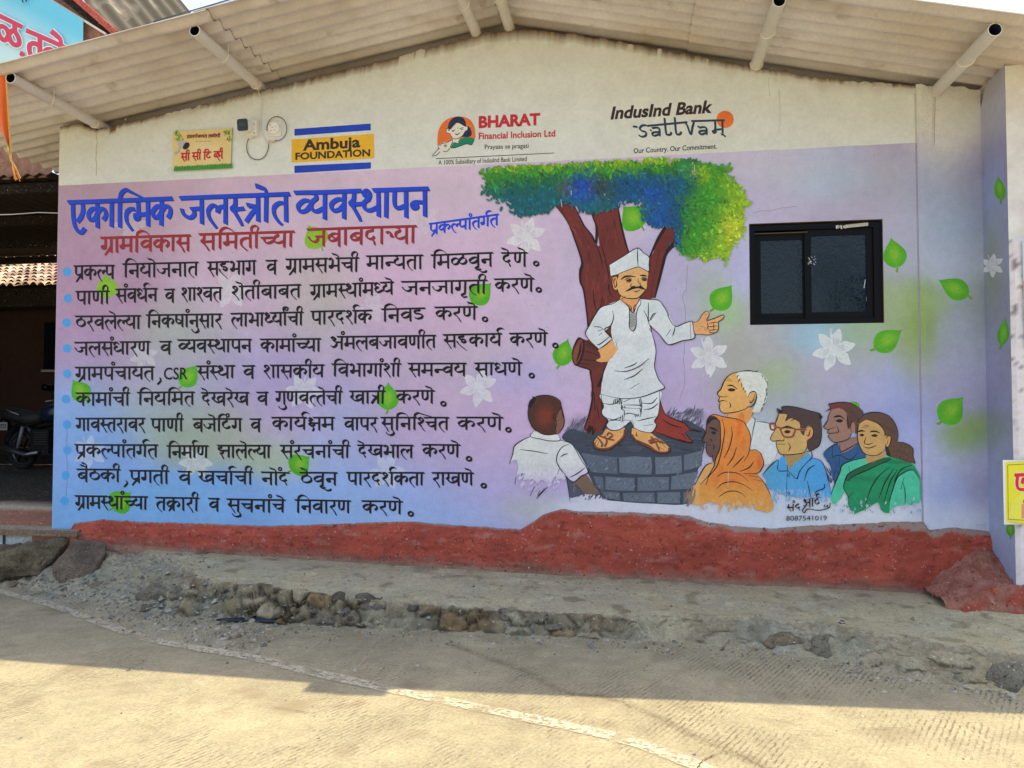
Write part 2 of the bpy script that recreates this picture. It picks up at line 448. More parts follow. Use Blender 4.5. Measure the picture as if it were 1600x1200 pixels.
# red plinth: rough mortar band standing a few cm proud
RED = C(160, 75, 59); RED2 = C(140, 64, 52); CEM = C(138, 120, 110)
mb = MB()
xs = spaced(X_L + .19, X_R + .02, .016)
P = []; K = []
for x in xs:
    zt = mural_bottom(x) + .004; zb = base_z(x) - .12
    row = []; rc = []
    n = 42
    cemw = interp([-6, -.6, -.2, .3, 1.0, 2.2, 3], [.006, .012, .03, .022, .04, .05, .06], x) * (1 + .7 * fbm(x * 9, 4.4))
    for j in range(n + 1):
        t = j / n; z = zt + (zb - zt) * t; d = zt - z
        y = -.004 - .045 * min(1, d / .10) ** .7 - .035 * t
        y += (.018 * fbm(x * 2.6, z * 4, 1.) + .012 * fbm(x * 9, z * 12, 2.) + .004 * fbm(x * 34, z * 40, 4.)) * min(1, d / .05 + .1)
        zj = z + (.006 * fbm(x * 24, 8.) if j == 0 else 0)
        row.append((x, min(y, -.003), zj))
        c = mixc(RED, RED2, max(0, min(1, .5 + .9 * fbm(x * 2.3, z * 6, 3.))))
        c = mixc(c, C(160, 104, 94), max(0, min(.7, 1.6 * (fbm(x * 5, z * 12, 9.) - .30))))
        c = mixc(c, C(104, 48, 42), max(0, min(.6, 1.8 * (fbm(x * 12, z * 30, 19.) - .26))))
        lo = (z - base_z(x)); c = mixc(c, C(120, 96, 82), max(0, min(.75, (.10 + .08 * fbm(x * 4, 9.) - lo) / .10)) * .7)
        c = mixc(c, CEM, max(0, min(1, (cemw - d) / .012 + .5)) * .95)
        c = mixc(c, C(135, 122, 105), max(0, min(.85, 1 - (z - base_z(x)) / .03)) * (.6 + .4 * fbm(x * 8, 2.)))
        rc.append(c)
    P.append(row); K.append(rc)
mb.grid(P[::-1], K[::-1])
ye = P[0]; mb.poly([ye[0], ye[10], ye[-1], (xs[0], .05, ye[-1][2]), (xs[0], .05, ye[0][2])], RED2)
M_RED = surf("red_mortar", None, .9, ((4., .14), (40., .10), (140., .10)), ((14., .5, .03), (50., .55, .012), (130., .4, .005)), specks=((26., .62, .68, C(104, 50, 42)), (34., .66, .70, C(178, 128, 112)), (75., .66, .72, C(92, 46, 40)), (60., .70, .73, C(186, 170, 156))))
PL = mb.build("plinth", M_RED, HALL, smooth=True)
tag(PL, "rough red painted plinth along the foot of the mural")
# lump of red mortar in the corner of side wall and plinth
mb = MB()
P = []; K = []
nx, ny = 70, 110
for i in range(nx + 1):
    row = []; rc = []
    u = i / nx; x = 2.40 + u * .62
    for j in range(ny + 1):
        v = j / ny; y = .0 - v * .78
        yf = -.50 - .05 * fbm(x * 5, 2.)
        q_ = max(0., min(1., (x - 2.43) / .40))
        top = .20 + q_ ** .8 * (.39 + .62 * y * (1 if y > -.42 else .42 / -y))
        h = top if y > yf else .02 + (top - .02) * max(0., 1 - (yf - y) / .13) ** .6
        h += .025 * fbm(x * 8, y * 8, 5.) + .016 * fbm(x * 24, y * 24, 5.) + .010 * fbm(x * 60, y * 60, 5.)
        row.append((x, y, max(.02, h)))
        f = max(0, min(1, (-y - .40) / .1)) * max(0, min(1, .55 + 2.2 * fbm(x * 7, y * 5, h * 9)))
        rc.append(mixc(mixc(C(150, 104, 88), C(130, 80, 66), max(0, min(1, .5 + fbm(x * 9, y * 9, h * 9)))), C(142, 66, 50), f * .9))
    P.append(row); K.append(rc)
mb.grid(P[::-1], K[::-1])
mb.build("mortar_lump", M_RED, HALL)

# ---------------- window
M_FRAME = surf("black_frame", (.003, .0045, .007, 1), .5, ((8., .2),), ((120., .1, .002),), spec=.14)
m, nt, b, pos, out = new_mat("window_film")
b.inputs['Base Color'].default_value = (.002, .014, .026, 1)
b.inputs['Roughness'].default_value = .08
b.inputs['Specular IOR Level'].default_value = .36
vor = _n(nt, "ShaderNodeTexVoronoi", Scale=26.0); vor.feature = 'DISTANCE_TO_EDGE'
wv = _n(nt, "ShaderNodeTexNoise", Scale=6.0, Detail=3.0); nt.links.new(pos, wv.inputs['Vector'])
ad = _n(nt, "ShaderNodeMix"); ad.data_type = 'RGBA'; ad.blend_type = 'ADD'; ad.inputs['Factor'].default_value = .12
nt.links.new(pos, ad.inputs[6]); nt.links.new(wv.outputs['Color'], ad.inputs[7]); nt.links.new(ad.outputs[2], vor.inputs['Vector'])
vr = _range(nt, vor.outputs['Distance'], 0., .06, 1., 0.)
bp = _n(nt, "ShaderNodeBump", Strength=.4, Distance=.005); nt.links.new(vr, bp.inputs['Height'])
bp2 = _n(nt, "ShaderNodeBump", Strength=.10, Distance=.02); nt.links.new(wv.outputs['Fac'], bp2.inputs['Height'])
nt.links.new(bp.outputs[0], bp2.inputs['Normal']); nt.links.new(bp2.outputs[0], b.inputs['Normal'])
M_FILM = m
WIN = empty("window", (0, 0, 0)); WIN.parent = HALL
bpy.data.objects.remove(WIN)
mb = MB()
fw = .045
a0, a1, b0, b1 = WX0 + .004, WX1 - .03, WZ0 + .004, WZ1 - .02
def frame_boxes(mb, x0, x1, z0, z1, w, y0, y1, c=(1,1,1,1)):
    mb.box((x0, y0, z0), (x1, y1, z0 + w), c); mb.box((x0, y0, z1 - w), (x1, y1, z1), c)
    mb.box((x0, y0, z0 + w), (x0 + w, y1, z1 - w), c); mb.box((x1 - w, y0, z0 + w), (x1, y1, z1 - w), c)
frame_boxes(mb, a0, a1, b0, b1, fw, .008, .10)
mb.box((a1, .02, b0), (WX1 - .002, .12, b1), (1,1,1,1))
WINDOW = mb.build("window", M_FRAME, HALL)
tag(WINDOW, "black framed sliding window with dark crinkled film")
mid = onY(1264, 430).x
for (x0, x1, yo, dz) in ((a0 + fw, mid + .015, .055, .0), (mid - .03, a1 - fw, .028, .012)):
    z1s = b1 - fw - .002 - (.02 if dz == 0 else 0)
    mb = MB(); frame_boxes(mb, x0 + .001, x1 - .001, b0 + fw + .001, z1s, .055, yo, yo + .024)
    mb.build("sash", M_FRAME, WINDOW)
    mb = MB(); w = .053
    mb.box((x0 + w, yo + .010, b0 + fw + w), (x1 - w, yo + .016, z1s - w))
    mb.build("pane", M_FILM, WINDOW)
mb = MB(); mb.box((a0 + fw, .02, b1 - fw - .024), (mid, .053, b1 - fw - .017)); 
mb.build("top_rail", surf("worn_rail", (.10, .075, .05, 1), .6), WINDOW)
mb = MB()
rng = random.Random(5)
p0 = onY(1306, 355, .007); p1 = onY(1354, 350, .007)
for k in range(26):
    t = k / 25; x = p0.x + (p1.x - p0.x) * t
    if k < 7 and rng.random() < .4: continue
    z = p0.z + (p1.z - p0.z) * t
    mb.box((x, .0045, z - .016 + rng.uniform(-.006, .006) * (k < 8)), (x + .012, .0075, z + .012 + rng.uniform(-.005, .005) * (k < 8)))
mb.build("sticker_residue", surf("residue", (.6, .58, .5, 1), .8), WINDOW)
mb = MB()
for k in range(16):
    p = onY(1268 + rng.uniform(-6, 6), 407 + rng.uniform(-7, 7), .027)
    mb.tube([p, p + Vector((rng.uniform(-.014, .014), -.001, rng.uniform(-.014, .014)))], .0022, 5)
M_SPAT = surf("spatter", (.7, .7, .7, 1), .8)
mb.build("paint_spatter", M_SPAT, WINDOW)
for (q0, q1) in (((1352, 437), (1350, 450)), ((1354, 464), (1354, 470))):
    mb = MB(); mb.tube([onY(*q0, .04), onY(*q1, .04)], .004, 5); mb.build("paint_spatter", M_SPAT, WINDOW)

# ---------------- roof of cement sheets on pipe purlins
RX, RZ = -1.18, 5.405
PITCHL, PITCHR = .165, .226
def roof_z(x): return RZ - (PITCHL * (RX - x) if x < RX else PITCHR * (x - RX))
def droop(x, y): return (.045 if x < RX else .065) * max(0.0, -y / 1.27)
WAVE, AMP = .177, .024
def corr(y):
    s = math.sin(2 * math.pi * y / WAVE)
    return AMP * (math.copysign(abs(s) ** .8, s))
M_ROOF = surf("cement_sheet", None, .85, ((.8, .09), (5., .07), (40., .06)), ((50., .25, .006), (200., .15, .002)),
              specks=((4.0, .62, .80, C(140, 126, 108)), (1.3, .58, .76, C(160, 150, 138)),))
SHEET_C = C(194, 190, 192); Y_F, Y_B = -1.27, 4.6
def sheet(x0, x1, lift, name="roof_sheet"):
    mb = MB()
    ys = np.arange(-1.225 if x1 < RX + .2 else Y_F, Y_B + .001, WAVE / 12)
    nxx = max(2, int(abs(x1 - x0) / .4))
    xs = [x0 + (x1 - x0) * k / nxx for k in range(nxx + 1)]
    for (dz, flip) in ((0.0, False), (.009, True)):
        P = []; K = []
        for x in xs:
            jit = 0.0
            P.append([(x, y, roof_z(x) + corr(y) + lift + dz - droop(x, y)) for y in ys])
            K.append([mixc(SHEET_C, C(178, 168, 158), max(0, min(1, .5 + fbm(x * 1.1, y * 1.1)))) for y in ys])
        mb.grid(P if not flip else P[::-1], K)
    n = len(ys); m = len(xs)
    for j in range(n - 1):                                     # cut ends
        for xi in (0, m - 1):
            x = xs[xi]
            q = [(x, ys[j], roof_z(x) + corr(ys[j]) + lift - droop(x, ys[j])), (x, ys[j+1], roof_z(x) + corr(ys[j+1]) + lift - droop(x, ys[j+1]))]
            mb.poly([q[0], q[1], (q[1][0], q[1][1], q[1][2] + .009), (q[0][0], q[0][1], q[0][2] + .009)], C(120, 108, 92))
    for i in range(m - 1):
        y = ys[0]
        q = [(xs[i], y, roof_z(xs[i]) + corr(y) + lift - droop(xs[i], y)), (xs[i+1], y, roof_z(xs[i+1]) + corr(y) + lift - droop(xs[i+1], y))]
        mb.poly([q[0], q[1], (q[1][0], q[1][1], q[1][2] + .009), (q[0][0], q[0][1], q[0][2] + .009)], C(205, 198, 180))
    return mb.build(name, M_ROOF, HALL, smooth=True)
xj = onY(425, 130).x + .02
sheet(-6.68, xj, 0.0)
sheet(xj - .12, RX - .03, .013)
xk = 0.52
sheet(RX + .05, xk + .1, .013)
sheet(xk, 3.5, 0.0)
mb = MB()
for s in (-1, 1):
    ys = np.linspace(Y_F - .10, Y_B, 40)
    P = [[(RX + s * d, y, RZ + .075 - abs(d) * .17 - .02 * (d > .2) + (0 if d > .01 else .015) - droop(RX - 1, y)) for y in ys] for d in (0, .06, .26)]
    mb.grid(P if s < 0 else P[::-1], [[C(150, 138, 120)] * 40] * 3)
mb.build("ridge_cap", M_ROOF, HALL, smooth=True)

M_PIPE = surf("painted_pipe", None, .45, ((4., .06), (40., .06)), ((60., .1, .003),), spec=.4)
M_DARK = surf("dark_hollow", (.02, .022, .03, 1), .8, ((10., .2),))
PURLIN = [(151, 191), (402, 131), (743, 43), (795, 41), (1181, 97), (1461, 121)]
for k, (px, py) in enumerate(PURLIN):
    p = onY(px, py); x, z = p.x, p.z
    z = roof_z(x) - AMP - (.074 if k < 2 else .100) if k not in (2, 3) else roof_z(x) - AMP - .07
    r = .049; y0, y1 = -1.10, .35
    mb = MB(); pc = C(190, 186, 180)
    N = 20
    for (ra, fl) in ((r, 1), (r - .006, -1)):
        P = [[(x + ra * math.cos(2*math.pi*j/N), y, z + ra * math.sin(2*math.pi*j/N)) for j in range(N + 1)] for y in (y0, y0 + .3, y1)]
        cc = pc if fl > 0 else ((.012, .014, .022, 1) if k < 4 else (.02, .04, .09, 1))
        mb.grid(P if fl > 0 else P[::-1], [[cc] * (N + 1)] * 3)
    for j in range(N):
        a, b2 = 2*math.pi*j/N, 2*math.pi*(j+1)/N
        mb.poly([(x + r*math.cos(a), y0, z + r*math.sin(a)), (x + r*math.cos(b2), y0, z + r*math.sin(b2)),
                 (x + (r-.006)*math.cos(b2), y0, z + (r-.006)*math.sin(b2)), (x + (r-.006)*math.cos(a), y0, z + (r-.006)*math.sin(a))], C(215, 210, 200))
    mb.poly([(x + (r-.006)*math.cos(2*math.pi*j/N), y0 + .16, z + (r-.006)*math.sin(2*math.pi*j/N)) for j in range(N)], (.01, .012, .02, 1) if k < 4 else (.02, .045, .11, 1))  # dark bore colour and this disc stand in for shade inside the pipe
    PU = mb.build("purlin_pipe", M_PIPE, HALL, smooth=True)
    for yy in ((-.62,) if k not in (2, 3) else (-.5,)):
        mb = MB()
        pts = [(x + (r + .004) * math.cos(a), yy - .03 * math.cos(a), z + (r + .004) * math.sin(a)) for a in np.linspace(math.pi * .95, 2 * math.pi + .05, 14)]
        pts = pts + [(pts[-1][0], yy - .03, z + .10)]
        mb.tube(pts, .0055, 6, C(206, 200, 190)); mb.build("hook", M_PIPE, PU)
    pts = [(x + (r + .004) * math.cos(a), -.035, z + (r + .004) * math.sin(a)) for a in np.linspace(math.pi * .9, 2.1 * math.pi, 14)]
    if k not in (2, 3): mb = MB(); mb.tube(pts, .006, 6, C(196, 186, 170)); mb.build("hook", M_PIPE, PU)
# ================================================================== paint strokes
def smooth(pts, n=6, closed=False):
    if len(pts) < 3: return [tuple(map(float, p)) for p in pts]
    P = [np.array(p, float) for p in pts]
    out = []; m = len(P); rng_ = range(m) if closed else range(m - 1)
    for i in rng_:
        p1, p2 = P[i], P[(i + 1) % m]
        p0 = P[(i - 1) % m] if (closed or i > 0) else 2 * p1 - p2
        p3 = P[(i + 2) % m] if (closed or i < m - 2) else 2 * p2 - p1
        # corners sharper than 75 degrees stay corners
        for k in range(n):
            t = k / n
            out.append(tuple(.5 * ((2*p1) + (-p0 + p2)*t + (2*p0 - 5*p1 + 4*p2 - p3)*t*t + (-p0 + 3*p1 - 3*p2 + p3)*t**3)))
    if not closed: out.append(tuple(P[-1]))
    return out
def ground_paint(px, py):
    z = onY(px, py).z
    return wash(px, py) if (z < M_Z or px > 1440) else WHITE
def thin(px, py, col): return mixc(ground_paint(px, py), col, col[3])[:3] + (1,)
class Paint:
    """paint on the wall, given in photograph pixels; every stroke lies a hair above the one before"""
    def __init__(s, off=.0012, plane=None, y=0.0):
        s.mb = MB(); s.off = off; s.k = 0; s.y = y; s.plane = plane
    def p3(s, px, py, d=0.0):
        o = s.off + s.k * 1.2e-5 + d
        if s.plane is None: return onY(px, py, s.y - o)
        if callable(s.plane): return s.plane(px, py, o)
        return onX(px, py, s.plane - o)
    def ribbon(s, pts, col, a=1.2, b=None, ang=45, taper=None, n=6, sm=True, col2=None, dk=1.0):
        b = a if b is None else b
        P = smooth(pts, n) if sm else [tuple(map(float, q)) for q in pts]
        P = [np.array(q) for q in P]
        Q = [P[0]]
        for q in P[1:]:
            if np.linalg.norm(q - Q[-1]) > .05: Q.append(q)
        P = Q
        if len(P) < 2: return
        nh = np.array([math.cos(math.radians(ang)), math.sin(math.radians(ang))]); no = np.array([-nh[1], nh[0]])
        prev = None; L = len(P); s.k += dk
        for i in range(L):
            t = P[min(i+1, L-1)] - P[max(i-1, 0)]; t = t / (np.linalg.norm(t) + 1e-9)
            m = np.array([-t[1], t[0]])
            w = 1.0
            if taper is not None: w = float(np.interp(i / (L - 1), np.linspace(0, 1, len(taper)), taper))
            A, B = a * w, b * w
            h = math.sqrt((A * (m @ nh)) ** 2 + (B * (m @ no)) ** 2) + 1e-9
            o = (A * A * (m @ nh) * nh + B * B * (m @ no) * no) / h
            d = i * 2e-7
            c = col if col2 is None else mixc(col, col2, i / (L - 1))
            l = s.mb.vert(s.p3(*(P[i] + o), d), c); r = s.mb.vert(s.p3(*(P[i] - o), d), c)
            if prev: s.mb.face((prev[0], l, r, prev[1]))
            prev = (l, r)
    def poly(s, pts, col, sm=False, n=5, shade=None):
        P = smooth(pts, n, True) if sm else [tuple(map(float, q)) for q in pts]
        s.k += 1
        tri = tessellate_polygon([[Vector((q[0], -q[1], 0)) for q in P]])
        iv = [s.mb.vert(s.p3(*q), col if shade is None else shade(q[0], q[1], col)) for q in P]
        for t in tri: s.mb.face([iv[k] for k in t])
    def blob(s, px, py, rx, ry, col, rot=0, n=18, core=.25, under=None):
        """soft spot: its edge takes the colour of the paint beneath"""
        s.k += 1
        cr, sr = math.cos(math.radians(rot)), math.sin(math.radians(rot))
        rings = []
        for (f, al) in ((0, 1), (core, 1), (core + (1-core)*.35, .62), (core + (1-core)*.7, .2), (1, 0)):
            ring = []
            for j in range(n):
                a = 2*math.pi*j/n; x, y = rx*f*math.cos(a), ry*f*math.sin(a)
                X, Y = px + x*cr - y*sr, py + x*sr + y*cr
                u = (under(X, Y) if callable(under) else under) if under is not None else ground_paint(X, Y)
                ring.append(s.mb.vert(s.p3(X, Y), mixc(u, col, al * col[3])[:3] + (1,)))
            rings.append(ring)
        for k in range(1, len(rings) - 1):
            for j in range(n):
                s.mb.face((rings[k][j], rings[k+1][j], rings[k+1][(j+1)%n], rings[k][(j+1)%n]))
        s.mb.face(rings[1])
    def tri_mesh(s, V, T, col, f):
        s.k += 1
        iv = [s.mb.vert(s.p3(*f(x, y)), col) for (x, y) in V]
        for t in T: s.mb.face([iv[k] for k in t])
    def build(s, name, mat=None, label=None, parent=None):
        o = s.mb.build(name, mat or M_PAINT, parent or WALL)
        if label: o["label"] = label
        return o

# ------------------------------------------------------------------ brush-written Devanagari
# x to the right in letter heights, y down: 0 = headline, 1 = foot of the stems.  (advance, stem x, headline from, strokes)
STEM = lambda x: [(x, -.02), (x, 1.0)]
TAIL = object()
G = {
'क': (.80, .40, 0, [[(.40,.30),(.22,.27),(.07,.46),(.14,.68),(.30,.64),(.40,.46)], STEM(.40), [(.40,.44),(.54,.29),(.69,.34),(.72,.54),(.62,.72)]]),
'ख': (.86, .74, 0, [[(.16,0),(.17,.34),(.07,.46),(.15,.58),(.20,.52)], [(.13,.56),(.26,.72),(.50,.76)], [(.74,.34),(.52,.31),(.38,.48),(.46,.68),(.60,.66),(.74,.48)], STEM(.74)]),
'ग': (.60, .48, 0, [[(.22,0),(.22,.52),(.19,.68),(.07,.70),(.07,.56),(.20,.55)], STEM(.48)]),
'च': (.68, .56, 0, [[(.04,.36),(.56,.36)], [(.20,.36),(.19,.56),(.34,.70),(.56,.58)], STEM(.56)]),
'छ': (.76, .60, 0, [[(.36,0),(.34,.16),(.16,.20),(.12,.36),(.30,.42)], [(.30,.42),(.12,.50),(.12,.74),(.34,.84),(.58,.66),(.50,.46),(.38,.56),(.44,.72)]]),
'ज': (.76, .64, 0, [[(.03,.38),(.10,.60),(.27,.74),(.41,.62),(.40,.44)], [(.30,.42),(.64,.42)], STEM(.64)]),
'झ': (.80, .68, 0, [[(.22,0),(.22,.16),(.08,.22),(.10,.38),(.28,.40),(.32,.54),(.20,.66),(.10,.60)], [(.20,.66),(.32,.92),(.36,1.1)], [(.28,.42),(.68,.42)], STEM(.68)]),
'ट': (.62, .32, 0, [[(.32,0),(.32,.18),(.14,.28),(.09,.52),(.22,.74),(.42,.72),(.52,.58)]]),
'ठ': (.64, .34, 0, [[(.34,0),(.34,.20)], [(.34,.20),(.12,.34),(.12,.64),(.32,.78),(.54,.64),(.54,.36),(.34,.22)]]),
'ड': (.60, .32, 0, [[(.32,0),(.32,.17),(.14,.20),(.10,.38),(.30,.42),(.47,.52),(.44,.72),(.26,.80),(.10,.72)]]),
'ण': (.72, .58, 0, [[(.11,0),(.11,.54),(.18,.69),(.31,.66),(.35,.5),(.35,0)], STEM(.58)]),
'त': (.58, .46, 0, [[(.46,.36),(.26,.33),(.10,.48),(.11,.76),(.24,1.0),(.36,1.16)], STEM(.46)]),
'थ': (.66, .54, .40, [[(.22,.18),(.12,.22),(.07,.10),(.18,.0),(.27,.12),(.24,.32),(.10,.42),(.10,.62),(.26,.73),(.54,.60)], STEM(.54)]),
'द': (.56, .32, 0, [[(.32,0),(.31,.16),(.13,.26),(.10,.52),(.26,.66),(.40,.56),(.34,.48)], [(.26,.64),(.38,.82),(.42,1.02)]]),
'ध': (.66, .54, .40, [[(.29,.19),(.26,.06),(.15,.0),(.06,.13),(.11,.29),(.27,.34)], [(.22,.34),(.08,.50),(.20,.74),(.54,.58)], STEM(.54)]),
'न': (.60, .48, 0, [[(.48,.50),(.20,.48),(.08,.56),(.12,.70),(.23,.66),(.20,.50)], STEM(.48)]),
'प': (.60, .48, 0, [[(.12,0),(.12,.50),(.22,.68),(.48,.60)], STEM(.48)]),
'ब': (.62, .50, 0, [[(.50,.32),(.28,.29),(.09,.48),(.16,.68),(.34,.66),(.50,.48)], [(.16,.38),(.40,.62)], STEM(.50)]),
'भ': (.68, .56, .44, [[(.06,.10),(.16,.0),(.25,.10),(.23,.50),(.10,.56),(.11,.70),(.23,.66),(.25,.54)], [(.22,.55),(.56,.55)], STEM(.56)]),
'म': (.64, .52, 0, [[(.16,0),(.16,.52),(.05,.58),(.07,.72),(.18,.68),(.18,.54)], [(.14,.56),(.52,.54)], STEM(.52)]),
'य': (.64, .52, 0, [[(.06,.02),(.19,.06),(.24,.22),(.10,.36),(.09,.56),(.24,.70),(.52,.58)], STEM(.52)]),
'र': (.46, .30, 0, [[(.30,0),(.30,.36),(.14,.46),(.10,.56),(.20,.62)], [(.14,.56),(.30,.86),(.42,1.18)]]),
'ल': (.74, .62, 0, [[(.38,.60),(.36,.40),(.22,.32),(.08,.50),(.12,.76),(.24,1.0),(.36,1.18)], [(.38,.60),(.44,.40),(.62,.36)], STEM(.62)]),
'ळ': (.86, .62, 0, [[(.62,0),(.62,.26)], [(.42,.50),(.36,.34),(.22,.30),(.08,.42),(.08,.62),(.20,.76),(.34,.70),(.42,.50),(.50,.34),(.62,.28),(.76,.42),(.76,.62),(.64,.74),(.50,.68),(.42,.52)]]),
'व': (.62, .50, 0, [[(.50,.32),(.28,.29),(.09,.48),(.16,.68),(.34,.66),(.50,.48)], STEM(.50)]),
'श': (.68, .56, .42, [[(.20,.20),(.10,.16),(.12,.02),(.26,.02),(.31,.18),(.22,.38),(.08,.48),(.14,.58),(.20,.56)], [(.14,.54),(.30,.86),(.40,1.10)], STEM(.56)]),
'ष': (.60, .48, 0, [[(.12,0),(.12,.50),(.22,.68),(.48,.60)], [(.12,.30),(.48,.50)], STEM(.48)]),
'स': (.68, .56, 0, [[(.18,0),(.18,.32),(.07,.46),(.16,.56),(.20,.50)], [(.14,.54),(.30,.86),(.40,1.12)], [(.18,.50),(.56,.48)], STEM(.56)]),
'ह': (.62, .34, 0, [[(.34,0),(.34,.14),(.15,.19),(.12,.30),(.24,.38),(.42,.40),(.47,.54),(.36,.66),(.26,.58),(.34,.52)], [(.03,.50),(.08,.70),(.26,.96),(.52,1.28)]]),
'@k': (.74, .62, .34, [[(.10,.10),(.20,.02),(.28,.14),(.10,.30),(.26,.40),(.12,.54),(.24,.66),(.38,.54),(.30,.44)], [(.24,.64),(.34,.86),(.28,1.10)], [(.30,.44),(.62,.44)], STEM(.62)]),
'@t': (.58, .46, 0, [[(.46,.42),(.16,.40)], [(.12,.34),(.46,.44)], [(.44,.46),(.26,.68),(.10,.98)], STEM(.46)]),
'अ': (.84, .70, .46, [[(.10,.14),(.22,.02),(.34,.14),(.20,.34)], [(.20,.34),(.38,.44),(.38,.66),(.20,.82),(.05,.66)], [(.36,.44),(.70,.42)], STEM(.70)]),
'आ': (1.08, .94, .46, [[(.10,.14),(.22,.02),(.34,.14),(.20,.34)], [(.20,.34),(.38,.44),(.38,.66),(.20,.82),(.05,.66)], [(.36,.44),(.70,.42)], STEM(.70), STEM(.94)]),
'ए': (.66, .50, 0, [[(.16,0),(.16,.62),(.26,.98),(.46,1.14),(.60,.98)], [(.50,.02),(.52,.34),(.44,.58),(.32,.74)]]),
'@r': (.36, .2, 0, [[(.02,.36),(.14,.30),(.24,.40),(.20,.52),(.30,.58)]]),
}
HALFW = {'त': .38, 'ल': .50, 'स': .42, 'न': .42, 'च': .50, 'ध': .44, 'व': .42, 'श': .40, 'थ': .44, 'प': .42, 'म': .46, 'र': .30}
def layout(word):
    """-> (strokes with kind, headline spans, width)"""
    V = '\u094d'; x = 0.0; out = []; heads = []; i = 0
    sgn = dict(zip('ािीुूृेैों', 'A I E u U R e @ O M'.split()))
    while i < len(word):
        ch = word[i]
        if ch in 'ए अआ'.replace(' ', '') or ch in G:
            cl = [ch]; i += 1
            while i + 1 < len(word) and word[i] == V:
                cl.append(word[i + 1]); i += 2
            ms = []
            while i < len(word) and word[i] in sgn: ms.append(sgn[word[i]]); i += 1
            reph = False
            if len(cl) > 1 and cl[0] == 'र' and word[max(0, i - 1)] and cl != ['र', 'य', 'EY']:
                reph = True; cl = cl[1:]
            rak = False
            if len(cl) > 1 and cl[-1] == 'र':
                if cl[-2] == 'त': cl = cl[:-2] + ['@t']
                else: cl = cl[:-1]; rak = True
            if cl[-2:] == ['क', 'ष']: cl = cl[:-2] + ['@k']
            xi = None
            if 'I' in ms:
                xi = x + .16; out.append(('s', [(xi, -.02), (xi, 1.0)])); heads.append((x, x + .30)); x += .30
            for h in cl[:-1]:
                w, st, hf, strokes = G[h]
                wd = HALFW.get(h, w * .65)
                for sk in strokes:
                    if len(sk) == 2 and sk[0][0] == sk[1][0] == st and sk[1][1] == 1.0: continue
                    sk2 = [(min(a, wd + .06), b) for a, b in sk] if sk[-1][0] == st or sk[0][0] == st else sk
                    out.append(('b', [(x + a, b) for a, b in sk2]))
                heads.append((x + hf * .9, x + wd)); x += wd
            w, st, hf, strokes = G[cl[-1]]
            for sk in strokes:
                kind = 's' if (len(sk) == 2 and sk[0][0] == sk[1][0]) else 'b'
                out.append((kind, [(x + a, b) for a, b in sk]))
            heads.append((x + hf, x + w)); sx = x + st
            if rak:
                if cl[-1] == 'ग': out.append(('t', [(sx, .58), (sx - .14, .86), (sx - .30, 1.16)]))
                elif cl[-1] == 'क': out.append(('t', [(sx, .62), (sx - .16, .86), (sx - .26, 1.06)]))
                else: out.append(('t', [(sx, .64), (sx - .20, .90), (sx - .34, 1.18)]))
            if xi is not None:
                out.append(('h', [(xi, .02), (xi + .04, -.24), (xi + .22, -.38), (xi + .44, -.28), (sx, .02)]))
            x += w
            base = sx
            if 'A' in ms or 'O' in ms or 'E' in ms:
                base = x + .14; out.append(('s', [(base, -.02), (base, 1.0)])); heads.append((x, x + .28)); x += .28
            if 'E' in ms: out.append(('h', [(base - .22, -.10), (base - .20, -.34), (base - .06, -.46), (base + .06, -.32), (base, .02)]))
            if 'e' in ms or 'O' in ms: out.append(('f', [(base, 0), (base - .03, -.20), (base - .16, -.28), (base - .34, -.36)]))
            if '@' in ms:
                out.append(('f', [(base, 0), (base - .03, -.20), (base - .16, -.28), (base - .34, -.36)]))
                out.append(('f', [(base + .02, -.02), (base + .0, -.36), (base - .10, -.46), (base - .24, -.52)]))
            if reph: out.append(('f2', [(base, 0), (base - .10, -.22), (base - .02, -.40), (base + .14, -.42), (base + .26, -.30)]))
            if 'M' in ms:
                dx = .22 if ('e' in ms or 'O' in ms or '@' in ms) else (.06 if not reph else .10)
                out.append(('o', (base + dx, -.30)))
            if 'u' in ms: out.append(('b', [(sx, .98), (sx + .10, 1.12), (sx + .10, 1.30), (sx - .06, 1.40), (sx - .24, 1.30), (sx - .30, 1.14)]))
            if 'U' in ms: out.append(('b', [(sx, 1.0), (sx - .12, 1.10), (sx - .02, 1.22), (sx + .14, 1.16)])); 
            if 'U' in ms: out.append(('b', [(sx + .02, 1.2), (sx + .18, 1.40), (sx + .36, 1.40), (sx + .42, 1.28)]))
            if 'R' in ms: out.append(('b', [(sx - .02, 1.0), (sx - .16, 1.12), (sx - .10, 1.28), (sx + .08, 1.24)]))
        elif ch == '~':                                        # eyelash ra
            out.append(('b', [(x + .04, .34), (x + .16, .30), (x + .26, .42), (x + .22, .54), (x + .36, .56)]))
            heads.append((x, x + .34)); x += .34; i += 1
        else:
            i += 1
    return out, heads, x
